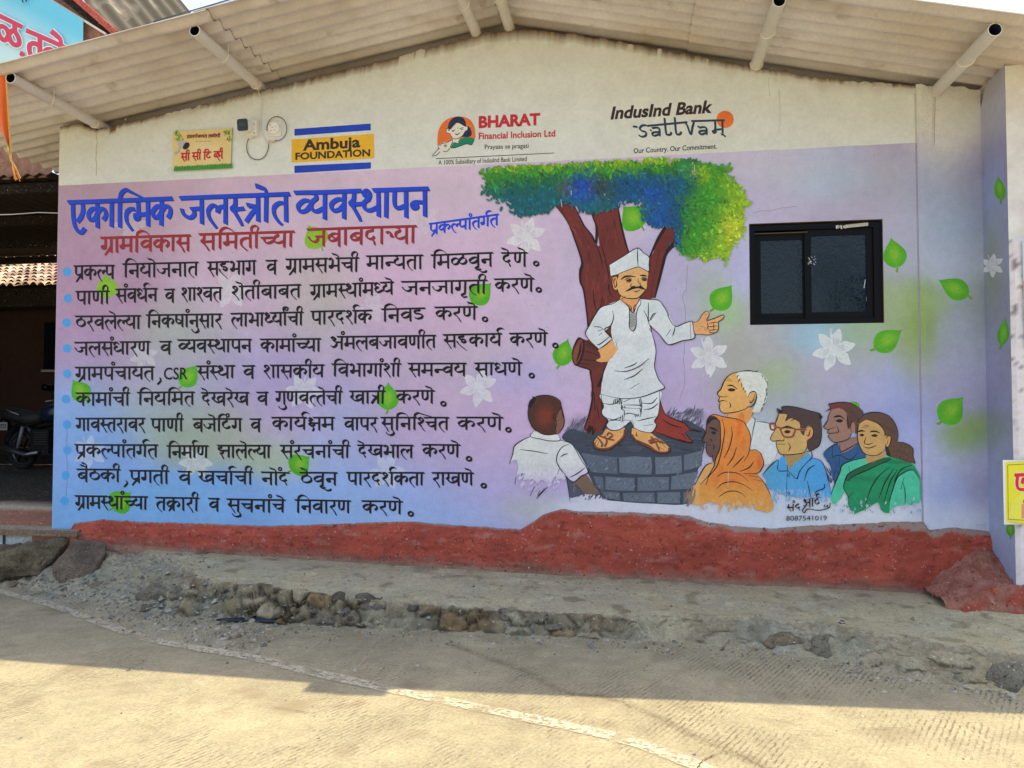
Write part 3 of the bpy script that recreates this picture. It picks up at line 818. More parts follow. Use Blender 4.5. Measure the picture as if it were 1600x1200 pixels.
def deva(pt, word, x0, x1, y0, y1, h, col, a=2.7, b=.7, ang=42, head=1.0, jit=.012, slant=0.0, edge=None):
    """word between pixel columns x0..x1, headline from y0 (left) to y1 (right), stems h pixels tall"""
    st, heads, w = layout(word)
    rg = random.Random(hash_word(word))
    sx = (x1 - x0) / w
    def T(p):
        X = x0 + p[0] * sx; return (X + slant * p[1] * h, y0 + (y1 - y0) * (X - x0) / (x1 - x0) + p[1] * h)
    def R(pts, a, b, taper=None):
        if edge is not None:
            pt.ribbon([(q[0] + .9, q[1] + .5) for q in pts], edge, a + .9, b + .9, ang, taper)
        pt.ribbon(pts, col, a, b, ang, taper)
    hs = sorted(heads); mer = []
    for s0, s1 in hs:
        if mer and s0 - mer[-1][1] < .06: mer[-1][1] = max(mer[-1][1], s1)
        else: mer.append([s0, s1])
    for kind, pts in st:
        j = lambda: rg.uniform(-jit, jit)
        if kind == 'o':
            c = T(pts); r = h * .085 + .6
            P = [(c[0] + r * math.cos(t), c[1] + r * math.sin(t)) for t in np.linspace(0, 2*math.pi, 13)]
            R(P, a * .62, a * .45)
            continue
        P = [T((q[0] + j(), q[1] + j())) for q in pts]
        if kind == 's':
            P = [T((pts[0][0], pts[0][1])), T((pts[1][0] + rg.uniform(-.02, .012), pts[1][1] + rg.uniform(-.03, .05)))]
            R(P, a, b)
        elif kind == 't': R(P, a * .9, b, (1, .9, .7))
        elif kind == 'h': R(P, a * .95, b, (1, 1, 1, .8, .35))
        elif kind in ('f', 'f2'): R(P, a, b, (.7, .9, 1.15, 1.2) if kind == 'f' else (1, 1, 1, .5))
        else:
            R(P, a, b, (1, 1, .95, .75) if pts[-1][1] > 1.0 else None)
    for s0, s1 in mer:
        R([T((s0 - .03, 0)), T(((s0 + s1) / 2, rg.uniform(-.012, .012))), T((s1 + .02, 0))], a * head, b * head)
def hash_word(w): return sum((k + 1) * ord(c) for k, c in enumerate(w)) % 9973

# ------------------------------------------------------------------ Latin lettering from Blender's own font
_TXT = {}
def text_mesh(s, bold, res=3):
    key = (s, bold)
    if key in _TXT: return _TXT[key]
    cu = bpy.data.curves.new("t", 'FONT'); cu.body = s; cu.offset = bold; cu.resolution_u = res; cu.fill_mode = 'FRONT'
    cu.dimensions = '2D'
    o = bpy.data.objects.new("t", cu); COL.objects.link(o)
    me = bpy.data.meshes.new_from_object(o.evaluated_get(bpy.context.evaluated_depsgraph_get()))
    V = [(v.co.x, v.co.y) for v in me.vertices]; T = [tuple(p.vertices) for p in me.polygons]
    bpy.data.objects.remove(o); bpy.data.curves.remove(cu); bpy.data.meshes.remove(me)
    _TXT[key] = (V, T); return V, T
def latin(pt, s, x0, x1, y0, y1, cap, col, bold=.0, shear=0.0, wob=.25, capref=None):
    """text with baseline from (x0,y0) to (x1,y1) in pixels and capitals `cap` pixels high"""
    bpy.context.view_layer.update()
    V, T = text_mesh(s, bold)
    xs = [v[0] for v in V]; lo, hi = min(xs), max(xs)
    CAPH = .70
    def f(x, y):
        t = (x - lo) / (hi - lo); X = x0 + t * (x1 - x0); Yv = y / CAPH * cap
        wx = wob * fbm(x * 1.7 + 3, y * 2.1, len(s)); wy = wob * 1.2 * fbm(x * 1.3, y * 1.1, len(s) + 5.)
        return (X + shear * Yv + wx, y0 + (y1 - y0) * t - Yv + wy)
    pt.tri_mesh(V, T, col, f)

# ------------------------------------------------------------------ the written part of the mural
BLUE = C(28, 66, 196); BLUED = C(24, 44, 128); MAROON = C(138, 44, 50); INK = (.010, .008, .012, 1)
p = Paint(.0020)
for w, x0, x1, y0, y1, h in (("एकात्मिक", 107, 269, 316, 310, 42), ("जलस्त्रोत", 282, 452, 309.5, 303, 42), ("व्यवस्थापन", 461, 669, 301, 294.5, 43)):
    deva(p, w, x0, x1, y0, y1, h, BLUE, 3.6, 1.9, 42, 1.05, .01, edge=BLUED)
p.build("painted_title", label="large blue hand painted title line")
p = Paint(.0020)
for w, x0, x1, y0, y1, h in (("ग्रामविकास", 158, 298, 372, 368, 23.5), ("समितीच्या", 312, 460, 366.5, 362, 24), ("जबाबदा~या", 481, 651, 359, 353.5, 27)):
    deva(p, w, x0, x1, y0, y1, h, MAROON, 2.9, 1.3, 42, 1.0)
p.build("painted_subtitle", label="maroon hand painted subtitle under the blue title")
p = Paint(.0020)
deva(p, "प्रकल्पांतर्गत", 671, 779, 350, 335, 17, BLUE, 2.0, 1.0, 42, 1.0)
p.build("painted_subtitle", label="small slanting blue word at the right of the subtitle")
LINES = [
 (21, [("प्रकल्प",116,179,416,415),("नियोजनात",192,310,413,410),("सहभाग",324,400,410,407.5),("व",416,433,407.5,407),("ग्रामसभेची",447,561,405.5,403),("मान्यता",573,661,400.5,399),("मिळवून",674,770,399,395),("देणे",784,824,395.5,395)], (838,412)),
 (20, [("पाणी",119,171,456,455),("संवर्धन",181,246,452.5,451),("व",257.5,273,452.5,452),("शाश्वत",283,347,450.5,449.5),("शेतीबाबत",361.5,470,448,445),("ग्रामस्थांमध्ये",485,615,446,441),("जनजागृती",628,761,440.5,438),("करणे",773,834.5,436.5,435.5)], (842,453)),
 (20, [("ठरवलेल्या",118,220,494.5,493.5),("निकषांनुसार",229,347,492.5,491),("लाभार्थ्यांची",361,474,490.5,488),("पारदर्शक",486,581.5,487,485),("निवड",596.5,664,483.5,481.6),("करणे",680,746,480.5,479.5)], (758,499)),
 (19.5, [("जलसंधारण",117,235,535.5,534),("व",250,268,534,533.6),("व्यवस्थापन",278,393,531.5,530.5),("कामांच्या",407,501.5,530.5,529.5),("अंमलबजावणीत",515,681,526.5,524.4),("सहकार्य",693,784,523.5,521.5),("करणे",796.5,855.5,521.5,520.5)], (868,540)),
 (19.5, [("ग्रामपंचायत",118,241,574.5,573.5),("संस्था",308,367,572.5,571.5),("व",379.5,398,572,571.5),("शासकीय",411,506.5,571.2,570.5),("विभागांशी",519,626.5,569.2,568.5),("समन्वय",638,728.5,568.2,568),("साधणे",742,815.6,568,567)], (831,587)),
 (19.5, [("कामांची",119,203,614.5,614),("नियमित",215,304,613.6,613),("देखरेख",315,389,614,613.6),("व",401.5,419,613.4,613),("गुणवत्तेची",431,535,612.4,611.8),("खात्री",546.5,602,611.6,611.2),("करणे",619,679,611,610.8)], (693,631)),
 (19.5, [("गावस्तरावर",119,227,654.2,654),("पाणी",236,286.6,655,654.6),("बजेटिंग",301.5,378,655,654.6),("व",391,408,655,654.8),("कार्यक्षम",425,523,652.7,652.7),("वापर",537.5,590,653.2,653.2),("सुनिश्चित",595.5,701.5,652.7,652.7),("करणे",714.5,786,652.5,652.7)], (794.6,671.7)),
 (19, [("प्रकल्पांतर्गत",117.6,246.6,695,695.5),("निर्माण",261,325.7,697,697),("झालेल्या",340,423.4,696.3,696.3),("संरचनांची",438,547,696.5,696.5),("देखभाल",559,646,696,696.2),("करणे",660,719,695,695.6)], (733,717)),
 (19.5, [("बैठकी",120.6,188,733.5,734),("प्रगती",202.6,264,735.6,736),("व",278.5,299,736.7,737),("खर्चाची",310,395,737,737.6),("नोंद",409,452,738,739),("ठेवून",469,527,738.7,739),("पारदर्शकता",542,663,738.7,739),("राखणे",675.5,740,739,739.5)], (756,759)),
 (19.5, [("ग्रामस्थांच्या",117.6,231,775,776.5),("तक्रारी",243.4,311,777.7,778.5),("व",326,343,779,779.3),("सुचनांचे",355,445.6,780,781.5),("निवारण",461.4,548,781.4,783),("करणे",566,629,783,784)], (642,803))]
BULLETS = [(105,425),(106,466),(104,504.5),(105,544.5),(105,584),(103,623.5),(104.5,663),(105,703.5),(102.5,743),(101,782.5)]
ORD = "first second third fourth fifth sixth seventh eighth ninth tenth".split()
for k, (h, words, dot) in enumerate(LINES):
    p = Paint(.0024)
    for (w, x0, x1, y0, y1) in words:
        deva(p, w, x0, x1, y0, y1, h, INK, 2.25, .72, 42, .92)
    P = [(dot[0] + 3.6 * math.cos(t), dot[1] + 3.2 * math.sin(t)) for t in np.linspace(0, 2*math.pi, 14)]
    p.ribbon(P, INK, 2.0, 1.1, 42)
    if k == 4:
        latin(p, "CSR", 256, 293, 593, 592.5, 18.5, INK, .012)
        p.ribbon([(250, 590), (251, 595), (246, 601)], INK, 1.8, 1.0, 42)
    if k == 8: p.ribbon([(197, 751), (199, 755), (194, 761)], INK, 1.8, 1.0, 42)
    p.build("painted_sentence", label="%s black sentence of the painted list" % ORD[k])
    p = Paint(.0016)
    bx, by = BULLETS[k]; rg = random.Random(k)
    p.poly([(bx + (6.6 + rg.uniform(-.6, .5)) * math.cos(t), by + (7.0 + rg.uniform(-.6, .5)) * math.sin(t)) for t in np.linspace(0, 2*math.pi, 15)[:-1]], C(72, 148, 236), True, 3)
    p.build("painted_bullet", label="blue dot before the %s sentence" % ORD[k])

# ---------------- sponsors' signs on the white band
p = Paint(.0014)
p.poly([(460,201.5),(579,193),(579.5,203.5),(460,212)], C(28, 62, 176))
p.poly([(455.5,218),(584,209),(585,247.5),(455.5,254)], C(238, 166, 44))
p.poly([(460,259),(579.5,253.5),(579.5,263.5),(460,270.5)], C(28, 62, 176))
DK = C(52, 40, 36)
latin(p, "Ambuja", 473, 563, 235, 229.5, 16.5, DK, .036)
latin(p, "FOUNDATION", 461.5, 578.5, 249.5, 243.5, 10.5, DK, .036)
p.build("painted_sponsor_sign", label="yellow sponsor sign with blue bars above and below")
K8 = lambda pts: [(670 + x * .1375, 160 + y * .1375) for x, y in pts]
p = Paint(.0014)
ORG = C(232, 108, 48); NAVY = C(32, 44, 64); GRN = C(24, 122, 92); PAPER = C(208, 205, 195)
p.poly(K8([(105,480),(98,400),(110,320),(150,240),(220,185),(300,165),(400,165),(470,200),(515,270),(530,350),(525,410),(480,470),(280,470),(180,450)]), ORG, True)
p.poly(K8([(220,310),(225,240),(260,190),(310,162),(370,165),(410,200),(425,260),(415,275),(330,235),(270,275)]), NAVY, True)
p.poly(K8([(420,290),(455,270),(485,330),(480,380),(430,395),(370,385),(400,350)]), NAVY, True)
p.poly(K8([(270,285),(325,232),(410,275),(440,270),(442,310),(415,330),(395,370),(350,410),(345,440),(330,465),(275,455),(268,400),(235,350),(205,350),(198,310),(220,295),(232,310)]), PAPER, True)
p.poly(K8([(345,425),(420,395),(480,400),(518,420),(490,485),(430,475),(350,500),(290,520),(245,510),(285,455),(330,465)]), GRN, True)
p.poly(K8([(100,475),(130,490),(150,465),(210,455),(270,420),(275,455),(240,520),(200,560),(150,555),(130,560),(90,600),(45,605),(100,530)]), PAPER, True)
for st in ([(270,285),(240,305),(225,320),(212,290),(200,305),(200,345),(232,352),(265,400),(300,415),(345,405),(390,370),(412,332),(440,312),(440,275),(418,268)], [(258,320),(285,318),(300,308)], [(350,300),(375,290),(395,285)],
           [(265,335),(285,325)], [(365,312),(390,300)], [(295,352),(320,370),(352,345)], [(272,415),(268,455),(245,510),(290,518),(350,498),(430,472),(490,482)], [(330,465),(285,455)],
           [(210,458),(150,468),(130,488),(102,476),(105,530),(40,606),(90,598),(128,560)], [(160,555),(205,556),(240,520)], [(172,490),(190,482),(205,492),(188,505),(172,492)], [(100,535),(125,520)], [(262,425),(215,455)]):
    p.ribbon(K8(st), NAVY, .55, .4, 42)
p.poly(K8([(298,355),(325,358),(352,347),(325,374)]), C(150, 50, 50))
p.blob(*K8([(190,494)])[0], 1.2, 1.2, NAVY); p.poly(K8([(322,290),(330,290),(326,300)]), NAVY)
CRIM = C(178, 42, 56)
latin(p, "BHARAT", 748, 844, 199.5, 194.5, 17.5, CRIM, .045)
latin(p, "Financial Inclusion Ltd", 748, 867.5, 217.5, 213, 10, CRIM, .026)
latin(p, "Prayaas se pragati", 757.5, 826, 233, 231, 7.2, DK, .008)
p.ribbon([(681, 248), (775, 243.5), (866, 239)], DK, .55, .5)
latin(p, "A 100% Subsidiary of IndusInd Bank Limited", 685, 823, 257.5, 251.5, 7.4, DK, .008)
p.build("painted_sponsor_sign", label="sponsor sign with a woman and a bird in an orange disc")
p = Paint(.0014)
K9 = lambda pts: [(930 + x * .15, 150 + y * .15) for x, y in pts]
p.poly([(1133 + 13.5 * math.cos(t), 186.5 + 13.5 * math.sin(t)) for t in np.linspace(0, 2*math.pi, 25)[:-1]], ORG)
latin(p, "IndusInd Bank", 954, 1112, 186, 175.5, 19, DK, .034, .2)
SL = C(40, 58, 76)
for st in ([(392,318),(442,322)], [(540,312),(960,272)], [(1000,262),(1350,252)]):
    p.ribbon(K9(st), SL, 1.9, 1.3, 45, sm=False)
for st in ([(535,305),(490,308),(465,340),(490,365),(525,375),(528,410),(490,425),(452,408)],
           [(590,335),(650,330),(670,350),(672,420)], [(670,375),(610,380),(595,400),(620,415),(672,395)], [(570,352),(590,362)],
           [(722,228),(738,380),(755,405),(785,400),(795,375)], [(828,220),(842,375),(860,402),(890,392),(895,370)],
           [(935,280),(960,310),(995,400),(1015,320),(1030,270)],
           [(1080,330),(1140,325),(1160,345),(1162,405)], [(1160,360),(1100,365),(1085,385),(1110,400),(1162,380)], [(1065,315),(1085,325)],
           [(1250,265),(1250,350),(1225,370),(1240,385),(1262,365)], [(1250,352),(1320,345)], [(1325,250),(1328,390)], [(1310,400),(1330,402),(1362,425)]):
    p.ribbon(K9(st), SL, 2.1, 1.2, 42, (1, 1, 1, .9))
latin(p, "Our Country. Our Commitment.", 990, 1120, 239.5, 232, 7.8, DK, .014)
p.build("painted_sponsor_sign", label="bank sponsor sign with an orange sun at its end")
# ================================================================== the painted picture
def frame(ox, oy, s): return lambda pts: [(ox + x * s, oy + y * s) for x, y in pts]
FA = frame(880, 380, .175); FB = frame(880, 560, .175); FT = frame(740, 240, .2875)
FC = frame(1060, 560, .1625); FD = frame(1180, 600, .19165); FE = frame(780, 590, .2); FG = frame(1060, 640, .1583)
LINE = (.012, .010, .012, 1)
def ink(p, fr, strokes, a=1.0, b=.5, col=LINE, taper=(.45, 1, 1, .45)):
    for st in strokes: p.ribbon(fr(st), col, a, b, 42, taper)
SKIN_O = C(226, 158, 96); SKIN_T = C(208, 162, 106); SKIN_D = C(112, 82, 72); SKIN_B = C(150, 112, 92); CLOTH = C(202, 208, 211)
rg = random.Random(4)

# ---- stone platform and the sooty brushwork behind it
p = Paint(.0012)
SLATE = C(52, 58, 70); BRK = C(98, 108, 122)
def brush(p, fr, x, y, ang, L, w, col, fr_s=.2):
    dx, dy = math.cos(math.radians(ang)) * L, math.sin(math.radians(ang)) * L
    p.ribbon(fr([(x, y), (x + dx * .5 + 6, y + dy * .5), (x + dx, y + dy)]), col, w * fr_s, w * fr_s * .5, 42, (.3, 1, .9, .2), 4, dk=.15)
for (bx, by, brx, bry, al) in ((905,668,26,26,.75),(1076,668,34,22,.8),(1092,650,16,14,.7),(1062,652,14,14,.5)):
    p.blob(bx, by, brx, bry, SLATE[:3] + (al,), 0, 20, .1)
for k in range(260):                                            # smoky strokes left and right of the roots
    if k % 2: x, y = rg.uniform(500, 720), rg.uniform(300, 470)
    else: x, y = rg.uniform(1290, 1560), rg.uniform(270, 420)
    if k % 2 and y < 300 + (720 - x) * .5: continue
    t = rg.random(); brush(p, FE, x, y, rg.uniform(-70, -35), rg.uniform(20, 80), rg.uniform(2.5, 8), mixc(C(66, 70, 86), C(124, 118, 142), t * .9))
p.poly(FE([(490,470),(560,400),(640,420),(700,420),(850,350),(1000,340),(1300,320),(1400,340),(1460,330),(1560,380),(1610,420),(1600,560),(1560,700),(1510,860),(1470,985),(1200,985),(950,968),(800,935),(700,760),(600,560)]), SLATE, True,
       shade=lambda x, y, c: mixc(c, C(66, 74, 88), .5 + .5 * fbm(x * .08, y * .08)))
for k in range(90):
    x = rg.uniform(560, 1560); y = rg.uniform(470, 565)
    brush(p, FE, x, y, rg.uniform(-8, 12), rg.uniform(40, 140), rg.uniform(4, 9), mixc(C(44, 50, 62), C(76, 84, 98), rg.random()))
BR = [[(640,588),(780,608),(918,622),(926,752),(800,745),(720,738)], [(936,625),(1060,615),(1188,625),(1196,700),(1186,757),(1040,752),(940,742)], [(1218,622),(1320,622),(1422,610),(1428,740),(1320,752),(1222,756)], [(1444,606),(1590,568),(1582,690),(1445,728)],
      [(735,768),(808,780),(820,882),(775,868)], [(832,772),(950,782),(1058,782),(1054,884),(940,884),(828,876)], [(1082,780),(1200,776),(1326,778),(1324,876),(1200,884),(1080,884)], [(1346,772),(1560,732),(1500,868),(1342,874)],
      [(792,888),(938,897),(944,962),(825,930)], [(966,902),(1090,900),(1212,898),(1214,976),(1090,972),(974,966)], [(1236,898),(1330,896),(1414,896),(1412,984),(1236,980)], [(1440,896),(1478,890),(1462,982),(1438,984)]]
for q in BR:
    t = rg.uniform(-.1, .35)
    cx = sum(a for a, _ in q) / len(q)
    p.poly(FE(q), mixc(BRK, C(72, 82, 98), max(0, t) + (.35 if cx < 820 else 0)))
    x0, x1 = min(a for a, _ in q), max(a for a, _ in q); y0, y1 = min(b for _, b in q), max(b for _, b in q)
    for k in range(int((x1 - x0) / 9)):
        x = rg.uniform(x0 + 12, x1 - 14); y = rg.uniform(y0 + 26, y1 - 8)
        brush(p, FE, x, y, rg.uniform(-62, -40), rg.uniform(14, 34), rg.uniform(2.5, 6), mixc(C(70, 80, 96), C(124, 134, 146), rg.random()))
for k in range(40):
    x = rg.uniform(560, 830); y = 900 + rg.uniform(-30, 60)
    brush(p, FE, x, y, rg.uniform(-75, -50), rg.uniform(15, 45), rg.uniform(3, 7), mixc(SLATE, C(90, 88, 104), rg.random()))
p.poly(FE([(525,770),(560,790),(640,860),(660,905),(560,940),(545,900)]), C(78, 80, 98), True)
p.build("painted_platform", label="painted round platform of grey stone blocks")

# ---- tree: trunk, then crown
p = Paint(.0034)
BARK = C(112, 48, 42); BARKD = C(40, 20, 22)
def bark(x, y, c): return mixc(c, C(96, 38, 36), .5 + .5 * fbm(x * .05, y * .02))
p.poly(FT([(432,268),(470,262),(480,150),(540,160),(545,280),(575,340),(600,390),(640,440),(664,485),(684,500),(668,400),(648,340),(660,280),(640,240),(650,170),(770,170),(785,290),(800,380),(830,500),(860,540),(960,560),(1000,470),(1040,405),(1075,372),(1115,478),(1050,540),(1030,600),(1008,690),(985,780),(960,830),
               (960,1250),(690,1250),(690,1180),(640,1155),(560,1140),(540,1120),(550,1060),(580,1005),(625,1010),(618,890),(600,750),(582,700),(580,640),(590,590),(555,480),(510,370)]), BARK, True, 3, bark)
p.poly(FB([(235,60),(360,20),(400,120),(350,300),(350,440),(390,560),(350,640),(280,665),(200,650),(185,615),(225,520),(250,420),(262,300)]), BARK, True, 3, bark)
p.poly(FB([(860,370),(885,440),(910,495),(1000,545),(1085,580),(1130,620),(1230,655),(1120,645),(1085,665),(1110,700),(1150,750),(1060,740),(980,715),(900,685),(800,655),(820,560)]), C(140, 52, 42), True, 3)
p.poly(FA([(80,1000),(95,930),(140,850),(190,870),(300,930),(330,985),(330,1030),(380,1060),(330,1110),(240,1130),(100,1085)]), C(92, 44, 40), True, 3)
p.poly(FA([(88,1005),(105,930),(150,862),(178,880),(172,950),(150,1040),(110,1080)]), C(122, 64, 54), True, 4)
ink(p, FA, [[(80,1000),(95,930),(140,850),(178,872),(180,950),(150,1050),(105,1088),(80,1010)], [(150,850),(290,930),(320,960)], [(110,1088),(235,1130),(245,1180)], [(160,880),(150,960),(120,1060)], [(200,900),(300,960)], [(190,960),(310,1000)], [(170,1040),(300,1050)], [(150,1070),(240,1085)]], 2.0, .9, BARKD)
ink(p, FT, [[(432,268),(510,370),(555,480),(590,590),(580,640),(582,700),(600,750),(618,890),(625,1000)], [(545,280),(575,340),(600,390),(640,440),(664,485),(668,400),(648,340),(660,285)], [(785,290),(800,380),(830,500),(850,545)], [(955,565),(1000,470),(1040,405),(1070,380)], [(1115,478),(1050,540),(1030,600),(1008,690),(985,785)], [(1090,480),(1060,520),(1045,530)]], 2.6, 1.0, BARKD)
ink(p, FT, [[(664,485),(690,560),(700,620)], [(690,470),(712,560),(730,640),(740,700)], [(740,690),(735,740),(760,790)], [(650,740),(660,830),(690,860)], [(700,780),(690,850),(680,890)], [(470,290),(520,380)], [(450,270),(490,330)], [(620,470),(640,600)], [(720,340),(730,450)], [(760,350),(790,480)], [(985,640),(960,780)], [(1010,520),(990,620)], [(640,900),(650,960)]], 1.5, .7, BARKD, (.3, 1, .8, .2))
for k in range(46):
    x = rg.uniform(600, 760); y = rg.uniform(520, 880)
    brush(p, FT, x, y, rg.uniform(80, 104), rg.uniform(25, 80), rg.uniform(2, 4.5), mixc(C(128, 58, 48), C(70, 28, 28), rg.random()), .2875)
for k in range(26):
    x = rg.uniform(500, 620); f = (x - 470) / 150; y = 280 + f * 200 + rg.uniform(-20, 60)
    brush(p, FT, x, y, rg.uniform(55, 72), rg.uniform(25, 60), rg.uniform(2, 4.5), mixc(C(140, 70, 52), C(80, 32, 30), rg.random()), .2875)
for k in range(26):
    x = rg.uniform(690, 770); y = rg.uniform(310, 480)
    brush(p, FT, x, y, rg.uniform(80, 92), rg.uniform(25, 60), rg.uniform(2, 4.5), mixc(C(124, 56, 46), C(74, 30, 30), rg.random()), .2875)
for k in range(30):
    x = rg.uniform(245, 360); y = rg.uniform(140, 560)
    brush(p, FB, x, y, rg.uniform(80, 110), rg.uniform(40, 110), rg.uniform(3, 7), mixc(C(128, 60, 50), C(74, 32, 30), rg.random()), .175)
for k in range(16):
    x = rg.uniform(860, 1060); y = 590 + (x - 860) * .3 + rg.uniform(-40, 40)
    brush(p, FB, x, y, rg.uniform(15, 40), rg.uniform(40, 100), rg.uniform(3, 6), mixc(C(160, 66, 52), C(96, 36, 32), rg.random()), .175)
ink(p, FB, [[(235,100),(262,240),(262,330),(250,420),(225,520),(190,610)], [(350,160),(330,230),(310,250),(340,180),(350,160)], [(345,310),(350,440),(395,550),(350,640)], [(190,610),(215,640),(240,600),(225,665),(262,610),(262,680),(290,620)], [(300,420),(320,540)], [(275,300),(285,460)],
            [(865,380),(910,495),(1000,545),(1085,580),(1130,625),(1235,655),(1125,640)], [(880,540),(960,590),(1060,620)], [(1085,665),(1115,700),(1155,750),(1060,738),(900,685),(815,655)], [(1060,665),(1095,720)], [(1030,720),(1110,745)]], 1.7, .8, BARKD)
p.build("painted_tree_trunk", label="painted dark red tree trunk with roots")

p = Paint(.0094)
CROWN = FT([(40,90),(80,75),(1020,25),(1080,30),(1180,30),(1290,55),(1370,60),(1385,110),(1420,150),(1460,200),(1490,270),(1470,330),(1480,420),(1450,470),(1410,520),(1370,590),(1330,560),(1260,590),(1200,570),(1120,545),(1080,480),(1100,420),(1040,400),(960,400),(905,330),(880,262),(810,270),(780,300),(700,310),(640,330),(600,320),(560,300),(500,270),(440,290),(400,320),(330,330),(290,340),(220,350),(190,280),(110,250),(70,220),(60,150)])
cp = np.array(CROWN)
def inside(x, y):
    c = False; j = len(cp) - 1
    for i in range(len(cp)):
        if (cp[i,1] > y) != (cp[j,1] > y) and x < (cp[j,0]-cp[i,0]) * (y-cp[i,1]) / (cp[j,1]-cp[i,1]) + cp[i,0]: c = not c
        j = i
    return c
YG = C(136, 172, 36); GR = C(62, 140, 40); DG = C(30, 96, 62); TE = C(22, 92, 104); BL = C(20, 74, 130); BB = C(24, 66, 176); YE = C(178, 186, 48)
def crown_col(x, y):
    u, v = (x - 740) / .2875, (y - 240) / .2875
    top = 70 - (u - 80) * .047
    d = v - top
    n = fbm(x * .03, y * .03, 1.) * 60
    if u > 1120:
        e = u - 1120 + (v - 120) * .25 + n * 1.3
        if v > 430: e += 40
        c = mixc(TE, DG, max(0, min(1, e / 90))); c = mixc(c, GR, max(0, min(1, (e - 60) / 110))); c = mixc(c, YG, max(0, min(1, (e - 215) / 150)))
        if v < 120: c = mixc(c, GR, .6)
    else:
        e = d + n
        c = mixc(YG, GR, max(0, min(1, (d - 8) / 26))); c = mixc(c, DG, max(0, min(1, (e - 40) / 60))); c = mixc(c, TE, max(0, min(1, (e - 90) / 90)))
        if u > 760 and v > 120: c = mixc(c, BL, .6)
        if u < 160: c = mixc(c, GR, .35 * (1 if v < 200 else .3))
    for (bx, by, r, cc, s) in ((590,190,70,BB,1.0),(970,230,60,BB,.6),(1000,340,60,BB,.5),(850,170,60,BL,.6),(700,190,70,C(50,56,64),.8),(500,190,36,C(96,78,60),.6),(1240,110,40,YG,.8),(1410,420,60,YE,.8),(1230,590,40,YE,.6),(1300,500,60,GR,.4),(930,300,50,C(40,110,60),.5)):
        q = math.exp(-((u - bx) ** 2 + (v - by) ** 2) / r ** 2); c = mixc(c, cc, min(1, q * s))
    return c
def dab(p, x, y, ang, L, w, c):
    ca, sa = math.cos(ang), math.sin(ang)
    pts = [(-L, 0), (-L * .45, w), (L * .35, w * .95), (L, .1 * w), (L * .4, -w), (-L * .5, -w * .9)]
    q = [(x + a * ca - b * sa, y + a * sa + b * ca) for a, b in pts]
    d = rg.uniform(0, .0018)
    p.mb.face([p.mb.vert(p.p3(a, b, d), c) for a, b in q])
for k in range(4200):
    x, y = rg.uniform(752, 1168), rg.uniform(250, 408)
    if not inside(x, y) or not inside(x - 5, y + 4) or not inside(x + 5, y + 4) or not inside(x + 4, y - 4): continue
    dab(p, x, y, rg.gauss(1.1, .6), rg.uniform(6, 9), rg.uniform(2.6, 4), crown_col(x + rg.uniform(-5, 5), y + rg.uniform(-4, 4)))
p.off += .0018
0 and p.poly([(x, y) for x, y in FT([(90,90),(1020,36),(1280,80),(1360,140),(1430,260),(1420,420),(1370,500),(1260,540),(1130,500),(1110,420),(1040,380),(970,370),(930,320),(880,240),(800,250),(700,290),(600,290),(500,240),(400,280),(230,310),(150,230)])], TE, True, 2, lambda x, y, c: crown_col(x, y))
for k in range(5200):
    x, y = rg.uniform(748, 1172), rg.uniform(246, 412)
    ok = inside(x, y)
    if not ok and not (inside(x + rg.uniform(-7, 7), y + rg.uniform(-7, 3)) and rg.random() < .25 and y > 262 - (x - 760) * .042): continue
    if y < 261.5 - (x - 763) * .0485 and x < 1040: continue
    c = crown_col(x + rg.uniform(-9, 9), y + rg.uniform(-7, 7))
    f = math.exp(rg.gauss(0, .24)); c = (c[0] * f, c[1] * f, c[2] * f, 1)
    dab(p, x, y, rg.gauss(1.25, .55) if x < 1060 else rg.gauss(.7, .8), rg.uniform(2.2, 5.6), rg.uniform(.9, 2.1), c)
for (u, v) in ((1385,80),(1400,85),(1410,135),(1490,280),(1505,270),(1390,60),(45,215),(60,205),(150,300),(410,310),(1372,600)):
    x, y = FT([(u, v)])[0]; dab(p, x, y, 2.0 if u > 1000 else 1.9, 4.8, 2.2, crown_col(x, y))
for (u0, v0, u1, v1) in ((1190,30,1192,110),(168,170,172,215),(1200,60,1203,125),(530,200,535,280),(705,215,735,250),(475,250,480,290)):
    p.ribbon(FT([(u0, v0), (u1, v1)]), C(190, 200, 196), .5, .35)
p.ribbon(FT([(1038,110),(1060,160),(1068,215)]), C(60, 50, 56), 1.8, 1.2, 42, (1, 1, .6)); p.ribbon(FT([(1100,300),(1075,280),(1080,350)]), C(44, 58, 74), 2.5, 1.5)
p.build("painted_tree_crown", label="painted tree crown of blue, teal and green dabs")

